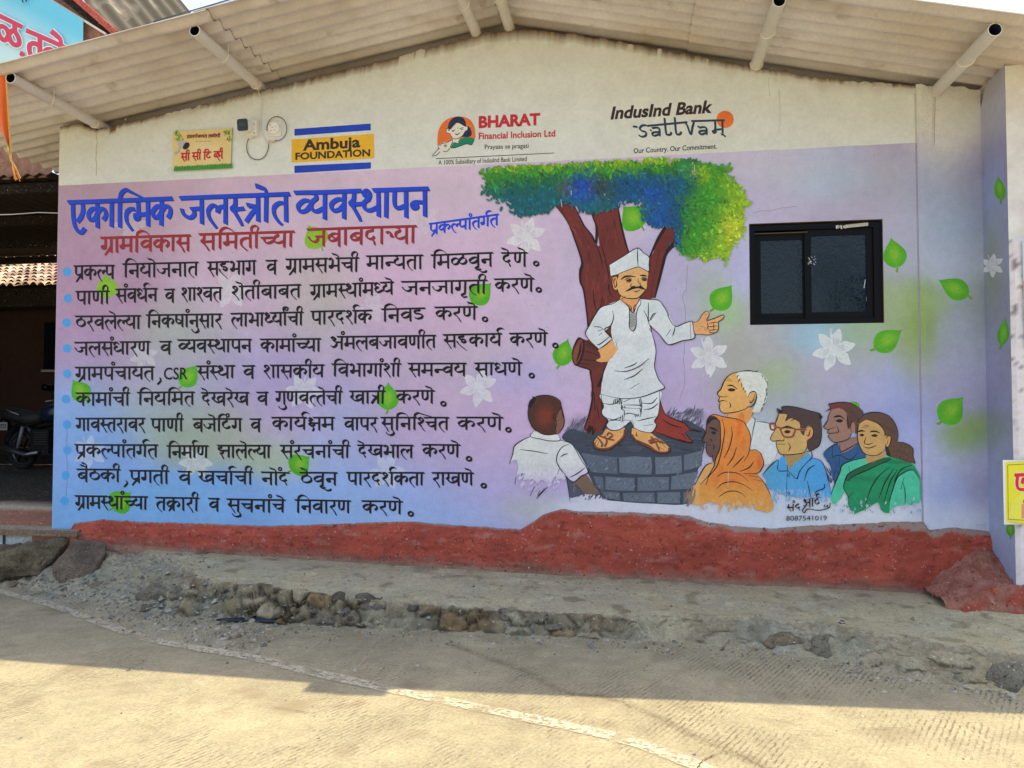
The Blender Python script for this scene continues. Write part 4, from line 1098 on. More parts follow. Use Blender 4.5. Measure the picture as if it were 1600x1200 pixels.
# ---- standing man in white
p = Paint(.0082)
p.poly(FB([(340,318),(345,380),(362,425),(343,470),(352,505),(380,530),(402,560),(385,600),(428,640),(500,636),(552,600),(600,560),(622,590),(640,622),(700,650),(788,662),(832,600),(815,560),(850,500),(862,390),(858,290),(560,340)]), CLOTH, True, 4)
p.poly(FB([(385,628),(430,648),(500,642),(548,618),(548,680),(510,735),(400,795),(300,792),(272,755),(300,700),(350,680)]), SKIN_O, True, 4)
p.poly(FB([(618,622),(700,655),(785,668),(830,700),(880,730),(946,790),(940,826),(860,836),(770,775),(650,720),(612,690)]), SKIN_O, True, 4)
BRN = C(120, 66, 50)
for st in ([(272,752),(300,800),(390,812),(470,770),(540,700),(552,640)], [(612,680),(650,732),(760,790),(850,838),(935,838),(948,800)]): p.ribbon(FB(st), BRN, 2.3, 1.8, 42)
for st in ([(300,700),(350,760),(340,790)], [(320,690),(400,720),(455,730)], [(370,690),(390,740),(370,790)], [(390,690),(410,665),(440,690),(400,720)], [(760,740),(830,720),(870,760)], [(780,700),(820,740),(860,820)], [(780,760),(850,740),(905,760)], [(790,700),(800,740),(770,760)]): p.ribbon(FB(st), BRN, 1.7, 1.2, 42)
ink(p, FB, [[(300,700),(270,752),(290,805),(390,818),(470,778),(545,705),(552,620)], [(612,622),(610,685),(650,738),(760,798),(850,845),(940,842),(950,795),(870,730),(790,668)], [(300,725),(285,760)], [(330,740),(345,770)], [(655,660),(650,690),(670,690)], [(515,650),(512,670)], [(850,790),(900,815)], [(880,760),(920,800)], [(300,790),(320,740)]], .9, .5)
ink(p, FB, [[(340,318),(345,380),(362,425),(343,470),(352,505),(380,530),(402,560),(385,600),(428,640),(500,636),(552,600)], [(640,622),(700,650),(788,662),(832,600),(815,560),(850,500),(862,390),(858,290)], [(350,400),(420,410),(480,395),(510,360)], [(380,530),(450,548),(510,525)], [(400,560),(480,550),(540,570)], [(720,460),(790,445),(850,400)], [(700,400),(790,400),(840,350)], [(660,560),(740,540),(830,520)], [(720,600),(800,590)],
            [(525,360),(520,450),(545,470),(540,560)], [(690,350),(700,430),(690,520)], [(535,390),(600,362)], [(540,415),(690,420),(700,440)], [(530,440),(690,450)], [(540,500),(600,490),(690,520)], [(540,550),(620,555)], [(555,600),(600,570)], [(620,560),(632,620)]], .9, .5)
for (x0, y0, x1, y1) in ((455,365,450,400),(470,360,466,405),(485,360,482,408),(500,358,500,410),(512,358,515,405),(680,365,690,430),(692,362,702,420),(685,440,695,500),(530,420,528,450),(528,505,528,560),(515,520,505,550),(640,500,645,525),(655,498,660,520),(670,495,674,516),(550,425,550,445)):
    p.ribbon(FB([(x0, y0), (x1, y1)]), LINE, .8, .6)
p.poly(FA([(530,470),(600,500),(680,478),(668,540),(640,580),(625,612),(606,612),(590,565),(510,505)]), C(226, 150, 96), True, 3)
p.poly(FA([(320,945),(435,858),(468,900),(486,955),(440,1010),(405,1052),(335,1062),(292,1045),(332,1022),(326,980)]), C(228, 158, 100), True, 4)
LARM = [(470,520),(340,570),(285,640),(235,730),(198,805),(235,865),(318,946),(375,905),(436,856),(400,820),(368,788),(428,735),(470,640)]
TORSO = [(505,503),(440,540),(430,640),(425,735),(428,800),(440,860),(484,955),(440,1015),(400,1060),(360,1150),(345,1240),(335,1347),(450,1376),(560,1388),(700,1373),(800,1340),(852,1318),(905,1287),(860,1230),(830,1160),(815,1090),(828,960),(800,840),(765,715),(770,600),(760,510),(690,498),(655,560),(640,612),(628,640),(600,620),(584,572),(540,530)]
RARM = [(690,497),(760,500),(860,515),(930,620),(1000,742),(1080,715),(1150,696),(1170,846),(1060,872),(938,905),(850,800),(762,715),(740,600)]
for q in (LARM, TORSO, RARM): p.poly(FA(q), CLOTH, shade=lambda x, y, c: mixc(c, C(188, 198, 204), max(0, fbm(x * .06, y * .06))))
p.poly(FA([(588,600),(612,622),(648,618),(652,740),(625,782),(600,770),(590,700)]), C(168, 172, 172), True, 3)
for k in range(9): p.ribbon(FA([(596, 640 + k * 14), (640, 622 + k * 14)]), C(96, 98, 100), .55, .4)
ink(p, FA, [[(505,503),(440,540),(340,570),(285,640),(235,730),(198,805),(235,865),(318,946)], [(300,905),(330,900),(420,830)], [(318,946),(380,905),(436,856)], [(440,600),(450,660),(425,735),(370,770),(430,840),(440,865)], [(430,710),(425,780)], [(270,745),(330,750),(365,775)], [(310,785),(350,770)], [(320,825),(345,800)],
            [(505,503),(560,548),(588,580),(592,680),(592,750),(622,785),(650,740),(652,640),(668,580),(690,545),(695,500)], [(520,500),(575,548),(606,570),(608,612),(630,612),(632,570),(660,540),(680,495)],
            [(690,497),(760,503),(860,515),(930,620),(940,660),(1000,742),(1080,715),(1150,696),(1156,715)], [(1150,696),(1165,760),(1172,846),(1060,872),(938,905),(860,815),(800,765),(762,712)], [(1135,705),(1140,850)], [(762,530),(760,640),(762,720)], [(765,700),(800,640),(820,625)], [(720,600),(750,660),(758,700)], [(1000,745),(990,790),(975,830)], [(960,770),(920,830)], [(780,690),(830,620)],
            [(770,760),(805,840),(828,960),(815,1090),(830,1160),(860,1230),(905,1287),(850,1318),(700,1373),(560,1388),(450,1376),(335,1347)], [(460,1140),(560,1145),(680,1100),(765,1030)], [(545,1115),(620,1090),(660,1065)], [(540,1220),(640,1180),(710,1120)], [(600,1300),(680,1250)], [(345,1240),(360,1150),(395,1070)], [(470,880),(484,950)]], .95, .5)
p.poly(FA([(438,310),(455,285),(478,285),(492,310),(490,395),(470,422),(442,400),(432,350)]), C(212, 152, 96), True, 4)
p.poly(FA([(478,290),(500,268),(585,240),(670,213),(756,250),(750,330),(742,410),(705,455),(665,490),(610,494),(555,488),(505,455),(488,420),(486,340)]), SKIN_T, True, 3)
p.poly(FA([(436,305),(450,285),(480,285),(500,268),(484,330),(480,300),(450,300)]), LINE)
p.blob(*FA([(545,355)])[0], 8, 7, C(228, 150, 92, .6), under=SKIN_T); p.blob(*FA([(640,262)])[0], 12, 5, C(186, 154, 106, .6), under=SKIN_T)
p.poly(FA([(410,195),(660,43),(768,126),(766,252),(668,212),(585,238),(500,270),(425,292)]), C(200, 208, 212), shade=lambda x, y, c: mixc(c, C(182, 194, 202), .5 if x > 996 else 0))
ink(p, FA, [[(410,195),(540,115),(660,43),(715,85),(768,126),(767,190),(766,252),(715,230),(668,212),(585,238),(500,270)], [(412,195),(422,290)], [(664,45),(664,120),(668,212)], [(488,420),(505,458),(555,488),(610,495),(665,490),(705,455),(742,410)], [(450,300),(436,340),(445,400),(470,422),(490,410)], [(468,310),(452,340),(460,395)], [(560,470),(520,500)], [(470,325),(478,370),(462,400)]], 1.0, .55)
ink(p, FA, [[(515,325),(555,298),(600,294),(645,300)], [(685,290),(720,288),(752,294)]], 1.7, .9)
p.poly(FA([(560,332),(590,318),(612,326),(600,346),(572,344)]), C(60, 40, 34), True, 3); p.poly(FA([(700,322),(725,310),(748,318),(740,338),(712,336)]), C(60, 40, 34), True, 3)
ink(p, FA, [[(548,330),(580,310),(616,322)], [(560,352),(600,352)], [(692,318),(720,304),(750,312)], [(668,310),(672,350),(690,368),(680,390),(650,380)], [(610,360),(602,385),(620,392)], [(680,340),(690,360)], [(620,425),(655,430),(690,418)], [(640,440),(665,438)]], .8, .5)
p.poly(FA([(552,432),(590,405),(625,380),(660,390),(692,378),(715,395),(738,415),(705,412),(680,404),(655,404),(620,412),(590,424)]), LINE, True, 4)
HAND = [(1160,712),(1210,690),(1240,640),(1275,608),(1300,618),(1300,650),(1282,690),(1350,672),(1420,642),(1437,650),(1425,675),(1385,705),(1388,740),(1382,778),(1350,803),(1290,818),(1230,812),(1176,806)]
p.poly(FA(HAND), C(212, 158, 106), True, 4)
ink(p, FA, [HAND + [HAND[0]], [(1280,690),(1292,740),(1280,770)], [(1300,718),(1340,708),(1385,706)], [(1290,712),(1300,745),(1345,740),(1384,738)], [(1292,750),(1304,776),(1345,774),(1384,770)], [(1300,780),(1312,798),(1350,798)], [(1340,710),(1345,738),(1342,772)], [(1262,640),(1285,630)], [(1225,740),(1262,750)], [(1400,660),(1412,672)], [(1350,675),(1356,690)], [(1260,760),(1280,790)]], .75, .45)
p.build("painted_person", label="painted man in white tunic and cap standing under the tree, pointing")

# ---- boy seen from behind
p = Paint(.0082)
SHIRT = C(204, 206, 204)
p.poly(FE([(268,420),(245,460),(180,490),(120,535),(105,600),(85,660),(130,640),(150,700),(140,760),(200,740),(190,800),(260,790),(300,830),(330,800),(400,820),(440,770),(500,800),(520,780),(505,760),(580,812),(640,770),(694,735),(640,620),(575,530),(520,500),(470,485),(460,450)]), SHIRT, True, 3, lambda x, y, c: mixc(c, C(188, 178, 206), max(0, min(1, (y - 720) / 40))))
for k in range(60):
    x = rg.uniform(140, 510); y = rg.uniform(690, 860)
    t = max(0, min(1, (y - 700) / 140)); brush(p, FE, x, y, rg.uniform(105, 135), rg.uniform(20, 60), rg.uniform(4, 9), mixc(SHIRT, C(190, 172, 206), t))
p.poly(FE([(585,815),(640,780),(680,760),(740,840),(785,905),(720,912),(660,900),(620,860)]), C(112, 92, 78), True, 3)
p.poly(FE([(225,240),(235,190),(260,160),(300,145),(375,138),(440,155),(480,185),(490,240),(505,320),(500,380),(465,435),(400,448),(340,440),(270,405),(235,340)]), C(74, 44, 36), True, 4)
p.blob(852, 650, 19, 24, C(120, 50, 36), 10, 20, .3, C(74, 44, 36))
p.poly(FE([(440,330),(480,250),(492,300),(508,330),(500,380),(468,432),(445,430)]), C(122, 84, 66), True, 3)
for k in range(60):
    a = rg.uniform(0, 6.28); r = rg.uniform(10, 110); x, y = 345 + r * math.cos(a), 300 + r * 1.1 * math.sin(a)
    brush(p, FE, x, y, rg.uniform(60, 120), rg.uniform(20, 40), rg.uniform(2, 5), mixc(C(120, 52, 38), C(80, 46, 37), min(1, r / 85)))
p.poly(FE([(222,215),(240,205),(228,190),(248,188),(238,172),(262,172),(260,142),(290,165),(270,200),(245,240)]), (.015, .01, .01, 1))
p.poly(FE([(268,420),(300,440),(400,450),(460,448),(472,490),(400,492),(330,480),(245,460)]), C(210, 212, 210), True, 3)
ink(p, FE, [[(255,170),(300,145),(375,138),(440,155),(480,185)], [(232,220),(224,280),(240,350),(280,405),(340,442),(400,448),(462,436)], [(480,200),(495,260),(508,330),(500,385),(465,436)], [(460,290),(430,285),(425,320),(445,350),(440,400),(450,420)], [(445,300),(440,330),(458,335)], [(470,260),(486,210)],
            [(268,420),(245,460),(330,482),(400,495),(474,490),(462,448)], [(245,460),(180,490),(120,535),(105,600),(80,675)], [(474,490),(520,500),(575,530),(640,640),(694,735),(640,770),(580,814),(520,765),(455,670)], [(545,520),(490,545),(455,600),(450,660),(480,720),(520,765),(540,870),(552,965)], [(160,562),(270,575),(385,596)], [(550,780),(610,750),(670,705)], [(480,620),(510,600),(540,595)], [(130,775),(122,835)], [(185,750),(170,772)], [(275,850),(240,925)], [(380,850),(330,900),(292,945)], [(320,880),(300,920)], [(470,710),(455,755)], [(588,818),(650,890)]], .95, .5)
p.build("painted_person", label="painted boy seen from behind in a white shirt")

# ---- old man with white hair
p = Paint(.0082)
p.poly(FC([(700,570),(740,590),(830,615),(900,640),(960,760),(950,900),(900,1000),(850,1020),(800,1000),(740,900),(690,870),(650,650)]), C(200, 206, 206), True, 3)
ink(p, FC, [[(712,570),(738,590),(720,680),(700,800)], [(745,606),(830,615),(880,628)]], .8, .5)
p.poly(FC([(480,500),(560,520),(700,470),(706,560),(655,630),(620,600),(470,560)]), C(228, 150, 84), True, 3)
p.poly(FC([(600,130),(520,145),(465,185),(430,240),(412,290),(378,330),(384,355),(400,365),(388,412),(398,430),(396,480),(425,520),(480,525),(560,512),(640,485),(690,450),(735,400),(740,330),(700,320),(650,280),(600,200)]), C(232, 162, 94), True, 3)
p.poly(FC([(560,150),(620,125),(720,130),(790,140),(830,185),(858,215),(850,300),(850,380),(820,450),(790,510),(735,522),(710,510),(735,450),(752,380),(735,318),(700,322),(668,370),(645,310),(612,250),(600,190),(575,200)]), C(204, 208, 200), True, 3)
for k in range(46):
    a = rg.uniform(-1.5, 1.4); r = rg.uniform(70, 210); x, y = 660 + r * .85 * math.cos(a), 320 + r * math.sin(a)
    if x < 745 and y > 310: continue
    brush(p, FC, x, y, rg.uniform(30, 110), rg.uniform(20, 45), rg.uniform(3, 6), mixc(C(214, 216, 210), C(160, 166, 160), rg.random()), .1625)
ink(p, FC, [[(600,125),(520,145),(465,185),(430,240),(412,290),(378,330),(384,355),(412,368),(440,370),(470,365)], [(400,368),(388,412),(430,405),(470,415)], [(388,412),(400,432),(396,480),(425,520),(480,525),(560,514),(640,488),(672,460)], [(600,125),(680,118),(740,128)], [(468,262),(520,262),(568,296)], [(670,370),(690,330),(735,318),(752,370),(735,430),(695,468),(676,450)], [(730,345),(720,400),(690,430),(690,400)], [(490,420),(502,450),(492,480)], [(455,210),(520,220)], [(470,195),(510,200)], [(720,510),(704,560)], [(478,530),(472,556)]], .95, .5)
ink(p, FC, [[(476,262),(520,262),(570,298)], [(420,262),(432,252)]], 1.7, .8)
p.poly(FC([(476,300),(500,286),(548,296),(530,316),(490,316)]), C(50, 36, 30), True, 3)
for (x, y, q, w) in ((740,128,770,118),(800,160,815,190),(830,190,842,222),(850,215,856,260),(846,290,842,330),(850,330,840,380),(838,380,825,420),(828,430,808,460),(808,470,790,510),(575,160,560,190),(590,200,572,230),(610,240,606,275),(628,280,622,310),(645,310,640,330)): p.ribbon(FC([(x, y), (q, w)]), LINE, 1.0, .6, 42, (1, .3))
p.build("painted_person", label="painted old man with white hair looking up")

# ---- woman in an orange head scarf
p = Paint(.0100)
SAF = C(232, 128, 56); SAFD = C(206, 96, 40)
p.poly(FG([(335,520),(270,550),(215,640),(165,740),(120,850),(150,940),(260,920),(330,900),(345,700),(352,560)]), C(222, 160, 98), True, 3)
for k in range(16): brush(p, FG, rg.uniform(95, 170), rg.uniform(740, 900), rg.uniform(95, 120), 90, 9, mixc(C(150, 120, 100), C(120, 104, 92), rg.random()), .1583)
p.poly(FG([(280,105),(320,70),(380,75),(412,130),(415,250),(410,380),(370,480),(345,520),(335,470),(310,462),(280,420),(272,360),(275,330),(245,310),(242,285),(268,235),(275,180)]), C(100, 74, 68), True, 3)
p.poly(FG([(275,130),(300,75),(345,52),(400,85),(415,140),(400,120),(350,90),(310,110),(285,160)]), C(60, 46, 44), True, 3)
p.poly(FG([(300,62),(345,48),(450,72),(560,90),(640,120),(672,165),(708,240),(712,330),(700,400),(760,396),(810,440),(838,500),(830,560),(790,620),(780,650),(830,700),(880,780),(920,880),(940,960),(900,1010),(830,1000),(760,985),(740,930),(680,960),(640,930),(560,950),(500,910),(430,940),(370,930),(330,905),(260,930),(205,920),(215,760),(290,690),(345,590),(370,500),(410,380),(415,250),(412,140),(385,90),(345,62)]), SAF, True, 3,
       lambda x, y, c: mixc(c, C(222, 150, 74), max(0, min(1, (y - 745) / 35))))
for (x, y, rx, ry, cc, rot) in ((600,190,8,26,C(214,92,34,.6),10),(640,330,5,18,C(208,96,44,.45),10),(800,520,7,16,C(214,84,34,.7),0),(480,300,4,24,C(240,150,80,.5),8),(520,700,18,4,C(206,96,44,.5),0),(700,640,14,4,C(206,96,44,.4),10),(400,640,5,20,C(206,96,44,.4),20),(430,200,3,22,C(240,150,84,.6),4)):
    q = FG([(x, y)])[0]; p.blob(q[0], q[1], rx * .85, ry, cc, rot, under=SAF)
for k in range(40): brush(p, FG, rg.uniform(210, 920), rg.uniform(880, 960), rg.uniform(75, 110), rg.uniform(30, 70), 9, mixc(C(228, 150, 76), C(216, 176, 130), rg.random()), .1583)
ink(p, FG, [[(275,150),(290,90),(345,48),(450,72),(560,90),(640,120),(672,165),(708,240),(712,330),(690,440),(650,505)], [(345,60),(405,110),(416,250),(410,380),(370,480),(350,560),(290,660),(215,740)], [(430,90),(455,200),(440,330),(420,430),(380,560),(300,660),(275,740)], [(525,160),(530,260),(500,380),(450,480)], [(575,370),(540,470),(480,556)], [(650,455),(600,510),(535,576)], [(745,510),(700,570),(605,612)],
            [(700,402),(770,398),(815,440),(840,510),(830,570),(775,628),(640,632)], [(385,660),(450,622),(540,620),(610,640),(690,705)], [(380,780),(440,728),(540,712),(640,740),(745,806)], [(400,860),(480,812),(560,805),(620,825),(660,860)], [(700,652),(780,670)], [(745,690),(830,708)], [(775,640),(830,700),(880,780),(915,860)], [(570,90),(590,125)],
            [(285,110),(275,180),(268,235),(242,285),(245,315),(275,322)], [(276,325),(272,365),(280,420),(310,462),(345,465)], [(280,350),(318,352)], [(300,183),(340,182),(385,214)], [(335,440),(340,510)], [(340,340),(352,370),(345,395)], [(335,525),(272,552),(215,640),(165,740)], [(310,290),(330,300),(325,312)]], .95, .5)
p.poly(FG([(322,222),(350,214),(372,232),(350,246)]), C(36, 26, 26), True, 3); p.poly(FG([(300,178),(345,176),(392,216),(345,200)]), LINE, True, 3); p.poly(FG([(250,318),(275,322),(272,330)]), LINE); p.poly(FG([(290,108),(330,80),(385,90),(340,100),(295,140)]), C(40, 30, 30), True, 3)
p.ribbon(FG([(495,590),(490,700),(488,760)]), C(226, 200, 170), .5, .35, 42, (.4, 1, .3))
p.build("painted_person", label="painted woman with an orange scarf over her head")

# ---- man in a dark blue shirt
p = Paint(.0082)
NB = C(44, 84, 128)
p.poly(FD([(690,470),(630,500),(565,550),(560,590),(600,640),(620,700),(640,790),(660,830),(780,830),(900,640),(905,590),(850,480),(820,470)]), NB, True, 3)
for k in range(30): brush(p, FD, rg.uniform(570, 660), rg.uniform(560, 780), rg.uniform(50, 80), 60, 7, mixc(NB, C(36, 66, 108), rg.random()), .19165)
p.poly(FD([(675,470),(740,460),(810,430),(835,480),(760,545),(710,560),(690,520)]), C(142, 108, 96), True, 3)
p.poly(FD([(620,210),(595,265),(590,300),(560,345),(568,362),(598,368),(592,400),(605,410),(598,432),(635,470),(690,470),(760,445),(790,400),(820,380),(815,310),(750,240),(690,195)]), C(148, 112, 98), True, 3)
p.poly(FD([(570,225),(610,200),(600,170),(625,158),(720,148),(800,165),(860,205),(885,240),(850,270),(840,380),(815,400),(815,320),(790,310),(760,370),(745,300),(750,240),(690,198),(620,210)]), C(84, 62, 54), True, 3, lambda x, y, c: mixc(c, C(110, 48, 44), max(0, min(1, 1 - (x - 1300) / 24))))
ink(p, FD, [[(570,225),(612,198),(600,168),(625,158),(720,148),(800,165),(860,205),(885,238)], [(620,212),(597,265),(590,300),(560,345),(568,362),(600,370),(650,350)], [(600,370),(592,400),(640,400),(665,390)], [(605,412),(598,432),(635,472),(690,472),(760,448),(785,405)], [(660,335),(680,380),(662,405)], [(815,330),(790,305),(775,350),(785,390)], [(745,240),(755,300),(760,370)], [(690,480),(700,550),(770,520),(835,480)], [(630,500),(628,600)], [(565,550),(630,505),(675,485)], [(625,600),(690,580),(770,618),(840,560)], [(690,590),(682,680)], [(655,700),(630,790)], [(800,240),(770,200)]], .9, .5)
ink(p, FD, [[(640,270),(690,262),(728,285)]], 2.0, 1.0); p.poly(FD([(655,300),(690,285),(715,300),(690,315)]), C(34, 28, 28), True, 3)
p.build("painted_person", label="painted man with brown face in a dark blue shirt")

# ---- man with glasses
p = Paint(.0094)
LB = C(84, 156, 196); LB2 = C(72, 152, 232)
p.poly(FD([(255,575),(190,620),(120,670),(60,740),(90,780),(90,840),(130,860),(200,890),(255,910),(330,920),(440,920),(520,900),(620,920),(600,820),(560,680),(540,630),(460,600),(420,560)]), LB, True, 3, lambda x, y, c: mixc(mixc(c, LB2, max(0, min(1, (x - 1258) / 12))), C(120, 170, 170), max(0, min(.8, 1 - math.hypot(x - 1232, y - 752) / 18))))
for k in range(60): brush(p, FD, rg.uniform(80, 600), rg.uniform(850, 930), rg.uniform(60, 120), rg.uniform(20, 55), 7, mixc(C(96, 160, 204), C(160, 172, 212), rg.random()), .19165)
p.poly(FD([(230,570),(330,570),(420,545),(400,590),(330,640),(270,700),(255,640)]), C(160, 134, 84), True, 3)
p.poly(FD([(200,230),(170,300),(160,370),(125,440),(140,465),(185,460),(170,490),(185,540),(220,575),(320,572),(400,555),(425,500),(440,440),(480,380),(460,340),(370,330),(330,240),(260,220)]), C(194, 158, 98), True, 3)
p.poly(FD([(195,620),(235,590),(262,660),(270,705),(235,705),(190,690)]), LB2, True, 3)
p.poly(FD([(175,200),(220,215),(215,190),(270,182),(360,195),(450,220),(530,240),(525,260),(552,268),(535,300),(540,420),(520,500),(460,545),(430,530),(420,460),(450,440),(475,380),(455,345),(420,350),(400,420),(370,390),(365,330),(345,300),(290,280),(245,305),(260,250),(195,240)]), C(72, 56, 56), True, 3)
p.poly(FD([(175,195),(200,215),(225,222),(215,240),(180,240),(200,225)]), LINE); p.poly(FD([(520,235),(548,265),(530,300),(520,260)]), LINE)
p.poly(FD([(420,355),(455,348),(476,385),(465,430),(425,460),(405,450),(400,410)]), C(200, 150, 92), True, 3)
GL = C(160, 96, 72)
for st in ([(205,365),(240,355),(320,365),(318,400),(300,430),(240,430),(215,395),(205,365)], [(120,325),(160,325),(165,365),(130,370),(120,325)], [(165,350),(205,358)], [(320,370),(420,372)]): p.ribbon(FD(st), GL, 1.9, 1.5, 42); p.ribbon(FD(st), LINE, .45, .4)
ink(p, FD, [[(200,230),(172,300),(165,325)], [(160,375),(125,440),(140,465),(190,462),(230,462),(235,440)], [(170,490),(245,492)], [(175,465),(170,490),(185,540),(220,575),(320,573),(400,555),(428,490)], [(265,475),(285,510),(272,550)], [(420,355),(455,348),(476,385),(465,430),(425,460)], [(450,370),(435,420),(415,420)], [(175,197),(222,215),(218,188),(275,182),(360,195),(450,220),(528,240),(525,262),(552,268)], [(540,300),(540,420),(520,500),(460,545)], [(245,305),(262,255)], [(290,300),(330,285),(345,310)], [(230,580),(240,600)], [(60,740),(120,670),(185,615)], [(190,620),(185,700),(235,710),(262,705)], [(265,660),(268,710),(300,740),(340,770),(370,700),(460,600)], [(262,705),(252,930)], [(460,600),(540,630),(580,720),(615,860)], [(400,790),(430,700),(490,660)], [(425,790),(440,860),(455,930)], [(420,555),(455,550),(462,600),(420,640)], [(360,720),(345,775)]], .95, .5)
ink(p, FD, [[(225,360),(265,345),(310,360)]], 1.4, .8); p.poly(FD([(235,390),(262,374),(290,390),(262,404)]), C(60, 34, 28), True, 3)
for (x, y) in ((272,745),(272,890)): p.ribbon(FD([(x-8,y),(x,y-10),(x+10,y),(x,y+9),(x-8,y)]), LINE, .6, .4)
p.build("painted_person", label="painted man with glasses in a light blue shirt")

# ---- woman in a green sari
p = Paint(.0104)
GS = C(26, 140, 92); MINT = C(72, 186, 150); HAIR = C(92, 68, 56)
p.poly(FD([(905,600),(790,625),(710,660),(690,720),(640,840),(615,920),(640,980),(700,930),(740,880),(790,1050),(860,1040),(920,1010),(1000,970),(1030,1030),(1090,1050),(1130,1000),(1220,985),(1300,970),(1350,950),(1348,780),(1310,690),(1280,640),(1100,590),(1060,570)]), MINT, True, 3)
p.poly(FD([(1060,600),(910,655),(770,725),(735,780),(722,850),(760,920),(765,990),(795,1056),(850,1040),(910,1015),(1000,965),(1030,1030),(1090,1050),(1100,960),(1140,800),(1180,740),(1280,700),(1345,780),(1340,740),(1290,660),(1230,620),(1120,600)]), GS, True, 3, lambda x, y, c: mixc(c, C(18, 108, 72), max(0, fbm(x * .1, y * .03) * 1.2)))
p.poly(FD([(1060,600),(910,655),(770,725),(735,780),(760,790),(800,750),(930,690),(1080,635),(1110,610)]), C(28, 92, 62), True, 3)
p.poly(FD([(910,570),(990,585),(1060,545),(1062,590),(920,650)]), C(176, 140, 90), True, 3)
p.poly(FD([(845,310),(838,370),(835,450),(870,540),(910,575),(985,580),(1040,550),(1060,500),(1070,430),(1050,380),(980,310),(900,290)]), C(192, 152, 94), True, 3)
p.poly(FD([(835,310),(870,260),(930,235),(1010,232),(1090,260),(1140,320),(1165,400),(1160,470),(1220,480),(1280,520),(1285,590),(1302,640),(1240,640),(1180,615),(1120,600),(1070,570),(1065,500),(1090,480),(1105,430),(1060,420),(1050,380),(1000,320),(905,285),(855,320)]), HAIR, True, 3)
for k in range(60):
    a = rg.uniform(0, 6.28); r = rg.uniform(10, 75); brush(p, FD, 1215 + r * math.cos(a), 555 + r * math.sin(a), rg.uniform(0, 180), rg.uniform(15, 35), rg.uniform(2, 4), mixc(C(112, 86, 70), C(50, 38, 34), rg.random()), .19165)
p.poly(FD([(1065,440),(1090,420),(1108,440),(1095,500),(1070,515)]), C(196, 152, 92), True, 3)
p.poly(FD([(1060,500),(1085,520),(1110,600),(1070,580)]), (.03, .022, .02, 1))
for k in range(9):
    t = k / 8; brush(p, FD, 900 + 200 * t, 280 + 60 * t, 20 + 40 * t, 90, 3, C(64, 46, 40), .19165)
ink(p, FD, [[(835,310),(870,260),(930,235),(1010,232),(1090,260),(1140,320),(1165,400),(1158,470)], [(905,287),(1000,322),(1050,380),(1058,430)], [(905,287),(850,320),(838,370),(835,450),(870,540),(912,576),(985,582),(1040,552)], [(1158,475),(1220,480),(1282,520),(1288,590),(1304,645),(1270,640)], [(1068,445),(1090,420),(1108,440),(1095,500),(1070,518)], [(1085,450),(1075,490)], [(905,430),(890,480),(920,492),(960,480)], [(880,510),(930,522),(990,500)], [(870,355),(930,345)], [(890,340),(920,335)], [(905,600),(790,625),(712,660),(690,720),(640,840),(618,905)], [(762,670),(775,720)], [(1060,600),(910,655),(770,725),(735,780),(722,850),(760,920),(765,990),(795,1056)], [(1105,612),(930,695),(800,752),(762,790)], [(1340,780),(1280,702),(1180,742),(1142,800),(1110,900),(1090,960)], [(1345,940),(1345,780)], [(1205,800),(1222,880),(1222,975)], [(1215,760),(1185,860)], [(1090,680),(1000,760),(940,860),(900,980)], [(1130,690),(1060,800),(1010,930)], [(1160,700),(1100,800),(1050,960)], [(800,880),(765,920)], [(1280,660),(1200,690),(1150,760),(1120,880)]], .95, .5)
ink(p, FD, [[(838,390),(870,380),(895,388)], [(935,390),(980,385),(1018,400)]], 1.7, .9)
for q in ([(848,415),(870,405),(890,416),(868,428)], [(945,420),(975,408),(1000,422),(972,432)]): p.poly(FD(q), C(40, 32, 28), True, 3)
for k in range(60): brush(p, FD, rg.uniform(640, 1340), rg.uniform(970, 1040) - (60 if rg.random() < .3 else 0), rg.uniform(60, 120), rg.uniform(15, 40), 5, mixc(GS, C(150, 190, 200), rg.random()) if rg.random() < .5 else C(196, 190, 216), .19165)
p.build("painted_person", label="painted woman with a hair bun in a green sari")

# ---- signature and number
p = Paint(.0130)
deva(p, "संद", 1229, 1252, 788, 786, 11, INK, 1.2, .45, 42, 0)
deva(p, "आर्ट", 1254, 1282, 781, 777, 13, INK, 1.2, .45, 42, .3)
p.ribbon(FD([(505,915),(495,880),(560,850),(565,815)]), INK, .9, .4); p.ribbon(FD([(380,1030),(400,1050),(430,1020),(520,1030),(600,1010),(612,970)]), INK, .9, .4); p.ribbon(FD([(410,1000),(385,1030),(400,1050)]), INK, .9, .4)
p.ribbon(FD([(560,990),(570,985),(560,1000),(575,1002)]), INK, .6, .4); p.ribbon(FD([(590,985),(580,1000),(592,1004),(590,985)]), INK, .6, .4)
latin(p, "8087541019", 1228.5, 1292, 813.5, 813, 7.6, INK, .0)
p.build("painted_signature", label="black signature and phone number at the lower right")

